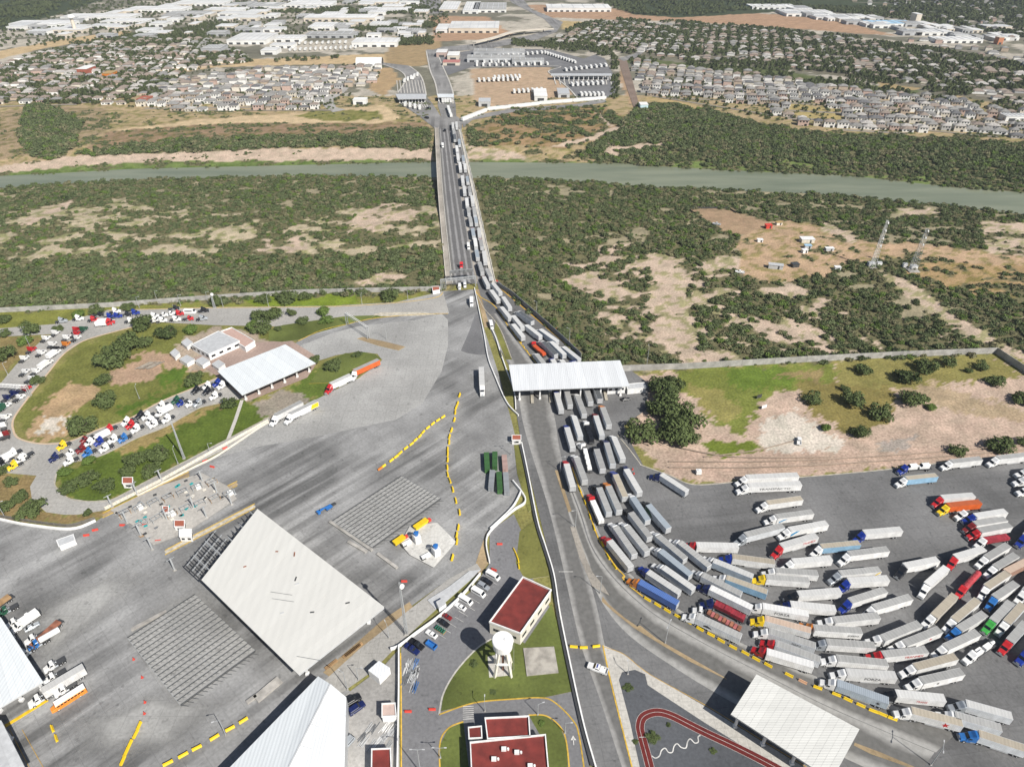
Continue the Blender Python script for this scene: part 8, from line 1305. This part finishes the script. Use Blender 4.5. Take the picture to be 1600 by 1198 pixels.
V, F, Mi = stf['h']; me = bpy.data.meshes.new('distant_houses'); me.from_pydata(V, [], F); [me.materials.append(q) for q in WALLS + RFS]; me.polygons.foreach_set('material_index', Mi); stuff(link('distant_houses', me), 'farther suburban houses on both sides of the highway')
# suburb trees: nearest 300 as things, the rest merged
tv, tf = clump(26, .42, 77, .8, 4); tv = np.array(tv); CT = bpy.data.meshes.new('crown'); CT.from_pydata([tuple(v) for v in tv], [], tf); CT.materials.append(LEAF[3])
CITYT = [([(985, 96), (1190, 118), (1330, 142), (1450, 150), (1700, 200), (1700, 240), (1480, 205), (1225, 192), (1010, 150)], 900, .8), ([(1150, 118), (1340, 140), (1600, 180), (1700, 190), (1700, 150), (1480, 130), (1300, 118), (1200, 100), (1000, 88), (980, 97), (1060, 100)], 1500, 1.1), ([(850, 66), (900, 40), (950, 30), (1060, 34), (1200, 44), (1330, 58), (1480, 80), (1700, 120), (1700, 175), (1450, 138), (1330, 118), (1190, 102), (980, 84)], 6200, 1.3), ([(290, 122), (600, 104), (590, 130), (500, 172), (200, 168)], 420, .8),
 ([(-80, 120), (80, 78), (200, 56), (330, 60), (400, 96), (290, 112), (280, 150), (180, 165), (20, 160), (-80, 175)], 3600, 1.1), ([(180, 60), (330, 35), (360, 42), (320, 70), (200, 80)], 900, 1.1), ([(540, 45), (680, 36), (680, 44), (560, 48)], 420, 1.1), ([(610, 62), (678, 58), (678, 70), (625, 72)], 320, 1.1), ([(400, 15), (660, 10), (690, 18), (640, 24), (400, 20)], 600, 1.3), ([(800, 62), (860, 64), (960, 80), (960, 90), (900, 82), (800, 72)], 500, 1.0), ([(955, 85), (966, 90), (968, 150), (955, 160)], 160, 1.0), ([(1150, 8), (1600, 18), (1600, 60), (1400, 30), (1250, 14)], 2200, 1.5), ([(0, 10), (400, -15), (700, 0), (700, 60), (330, 60), (0, 75)], 2600, 1.15), ([(885, -20), (1250, -20), (1250, 8), (1060, 28), (990, 22), (950, 12)], 2600, 1.6), ([(1250, -20), (1640, -20), (1640, 60), (1500, 30)], 2500, 1.7), ([(-60, -20), (180, -20), (170, -8), (0, 44), (-60, 60)], 1600, 1.7), ([(300, 112), (600, 100), (600, 104), (300, 116)], 60, .8), ([(430, 92), (560, 84), (560, 92), (430, 98)], 40, 1.2)]
pts = []
for poly, n, s in CITYT:
    W_ = np.array([tuple(G((x, y)))[:2] for x, y in poly]); X = rg_.uniform(W_[:, 0].min(), W_[:, 0].max(), n * 3); Y = rg_.uniform(W_[:, 1].min(), W_[:, 1].max(), n * 3); ok = inpoly(X, Y, W_); ok &= fbm(X / 45, Y / 45, 61, 3) > .36
    X = X[ok][:n]; Y = Y[ok][:n]; S = s * (1.9 + 2.2 * rg_.random(len(X))); pts += list(zip(X, Y, S))
pts = [p for p in pts if -30 < to_px(p[0], p[1], 0)[0] < 1630]; pts.sort(key=lambda p: p[1]); print('city trees', len(pts))
pw = [p for p in pts if p[0] < -30][:120]; pe = [p for p in pts if p[0] >= -30][:180]; ids = set(map(id, pw + pe)); pts = pw + pe + [p for p in pts if id(p) not in ids]
for i, (X, Y, S) in enumerate(pts[:300]):
    w = 'west' if X < -30 else 'east'; t = thing('suburb_tree', 'dark green tree between the nearest houses of the %s suburb' % w, 'tree', (X, Y, -.1), 0, 'trees between the nearest %s houses' % w); t.scale = (S, S, S * 1.05); put(t, CT, t); put(t, TRUNK, t)
P = np.array(pts[300:]); k = len(tv); a = rg_.random(len(P)) * 6.28; c, s = np.cos(a)[:, None], np.sin(a)[:, None]
VX = P[:, 0:1] + (tv[None, :, 0] * c - tv[None, :, 1] * s) * P[:, 2:3]; VY = P[:, 1:2] + (tv[None, :, 0] * s + tv[None, :, 1] * c) * P[:, 2:3]; VZ = tv[None, :, 2] * P[:, 2:3] * 1.05
VV = np.stack([VX, VY, VZ], -1).reshape(-1, 3).astype(np.float32); FF = (np.array(tf)[None] + (np.arange(len(P)) * k)[:, None, None]).reshape(-1, 4).astype(np.int32)
me = bpy.data.meshes.new('city_trees'); me.vertices.add(len(VV)); me.vertices.foreach_set('co', VV.ravel()); me.loops.add(FF.size); me.loops.foreach_set('vertex_index', FF.ravel()); me.polygons.add(len(FF)); me.polygons.foreach_set('loop_start', np.arange(0, FF.size, 4, dtype=np.int32)); me.polygons.foreach_set('loop_total', np.full(len(FF), 4, np.int32)); me.update(calc_edges=True); me.materials.append(LEAF[3])
stuff(link('city_trees', me), 'tree canopy spread over the far suburbs and woods')
print('objects', len(bpy.data.objects), 'semis', NSEMI[0])
# ------------------------------------------------------------------ the air: one closed box of thin even haze
hb = MB(); hb.box((0, 6000, 106), (25000, 12900, 236)); hm = bpy.data.materials.new('haze_air'); hm.use_nodes = True; hm.node_tree.nodes.remove(hm.node_tree.nodes['Principled BSDF'])
hv = hm.node_tree.nodes.new('ShaderNodeVolumePrincipled'); hv.inputs['Color'].default_value = (.80, .88, 1.0, 1); hv.inputs['Density'].default_value = HAZE
hm.node_tree.links.new(hv.outputs[0], hm.node_tree.nodes['Material Output'].inputs['Volume']); stuff(hb.build('haze', hm), 'thin bluish haze in the air over the far city')
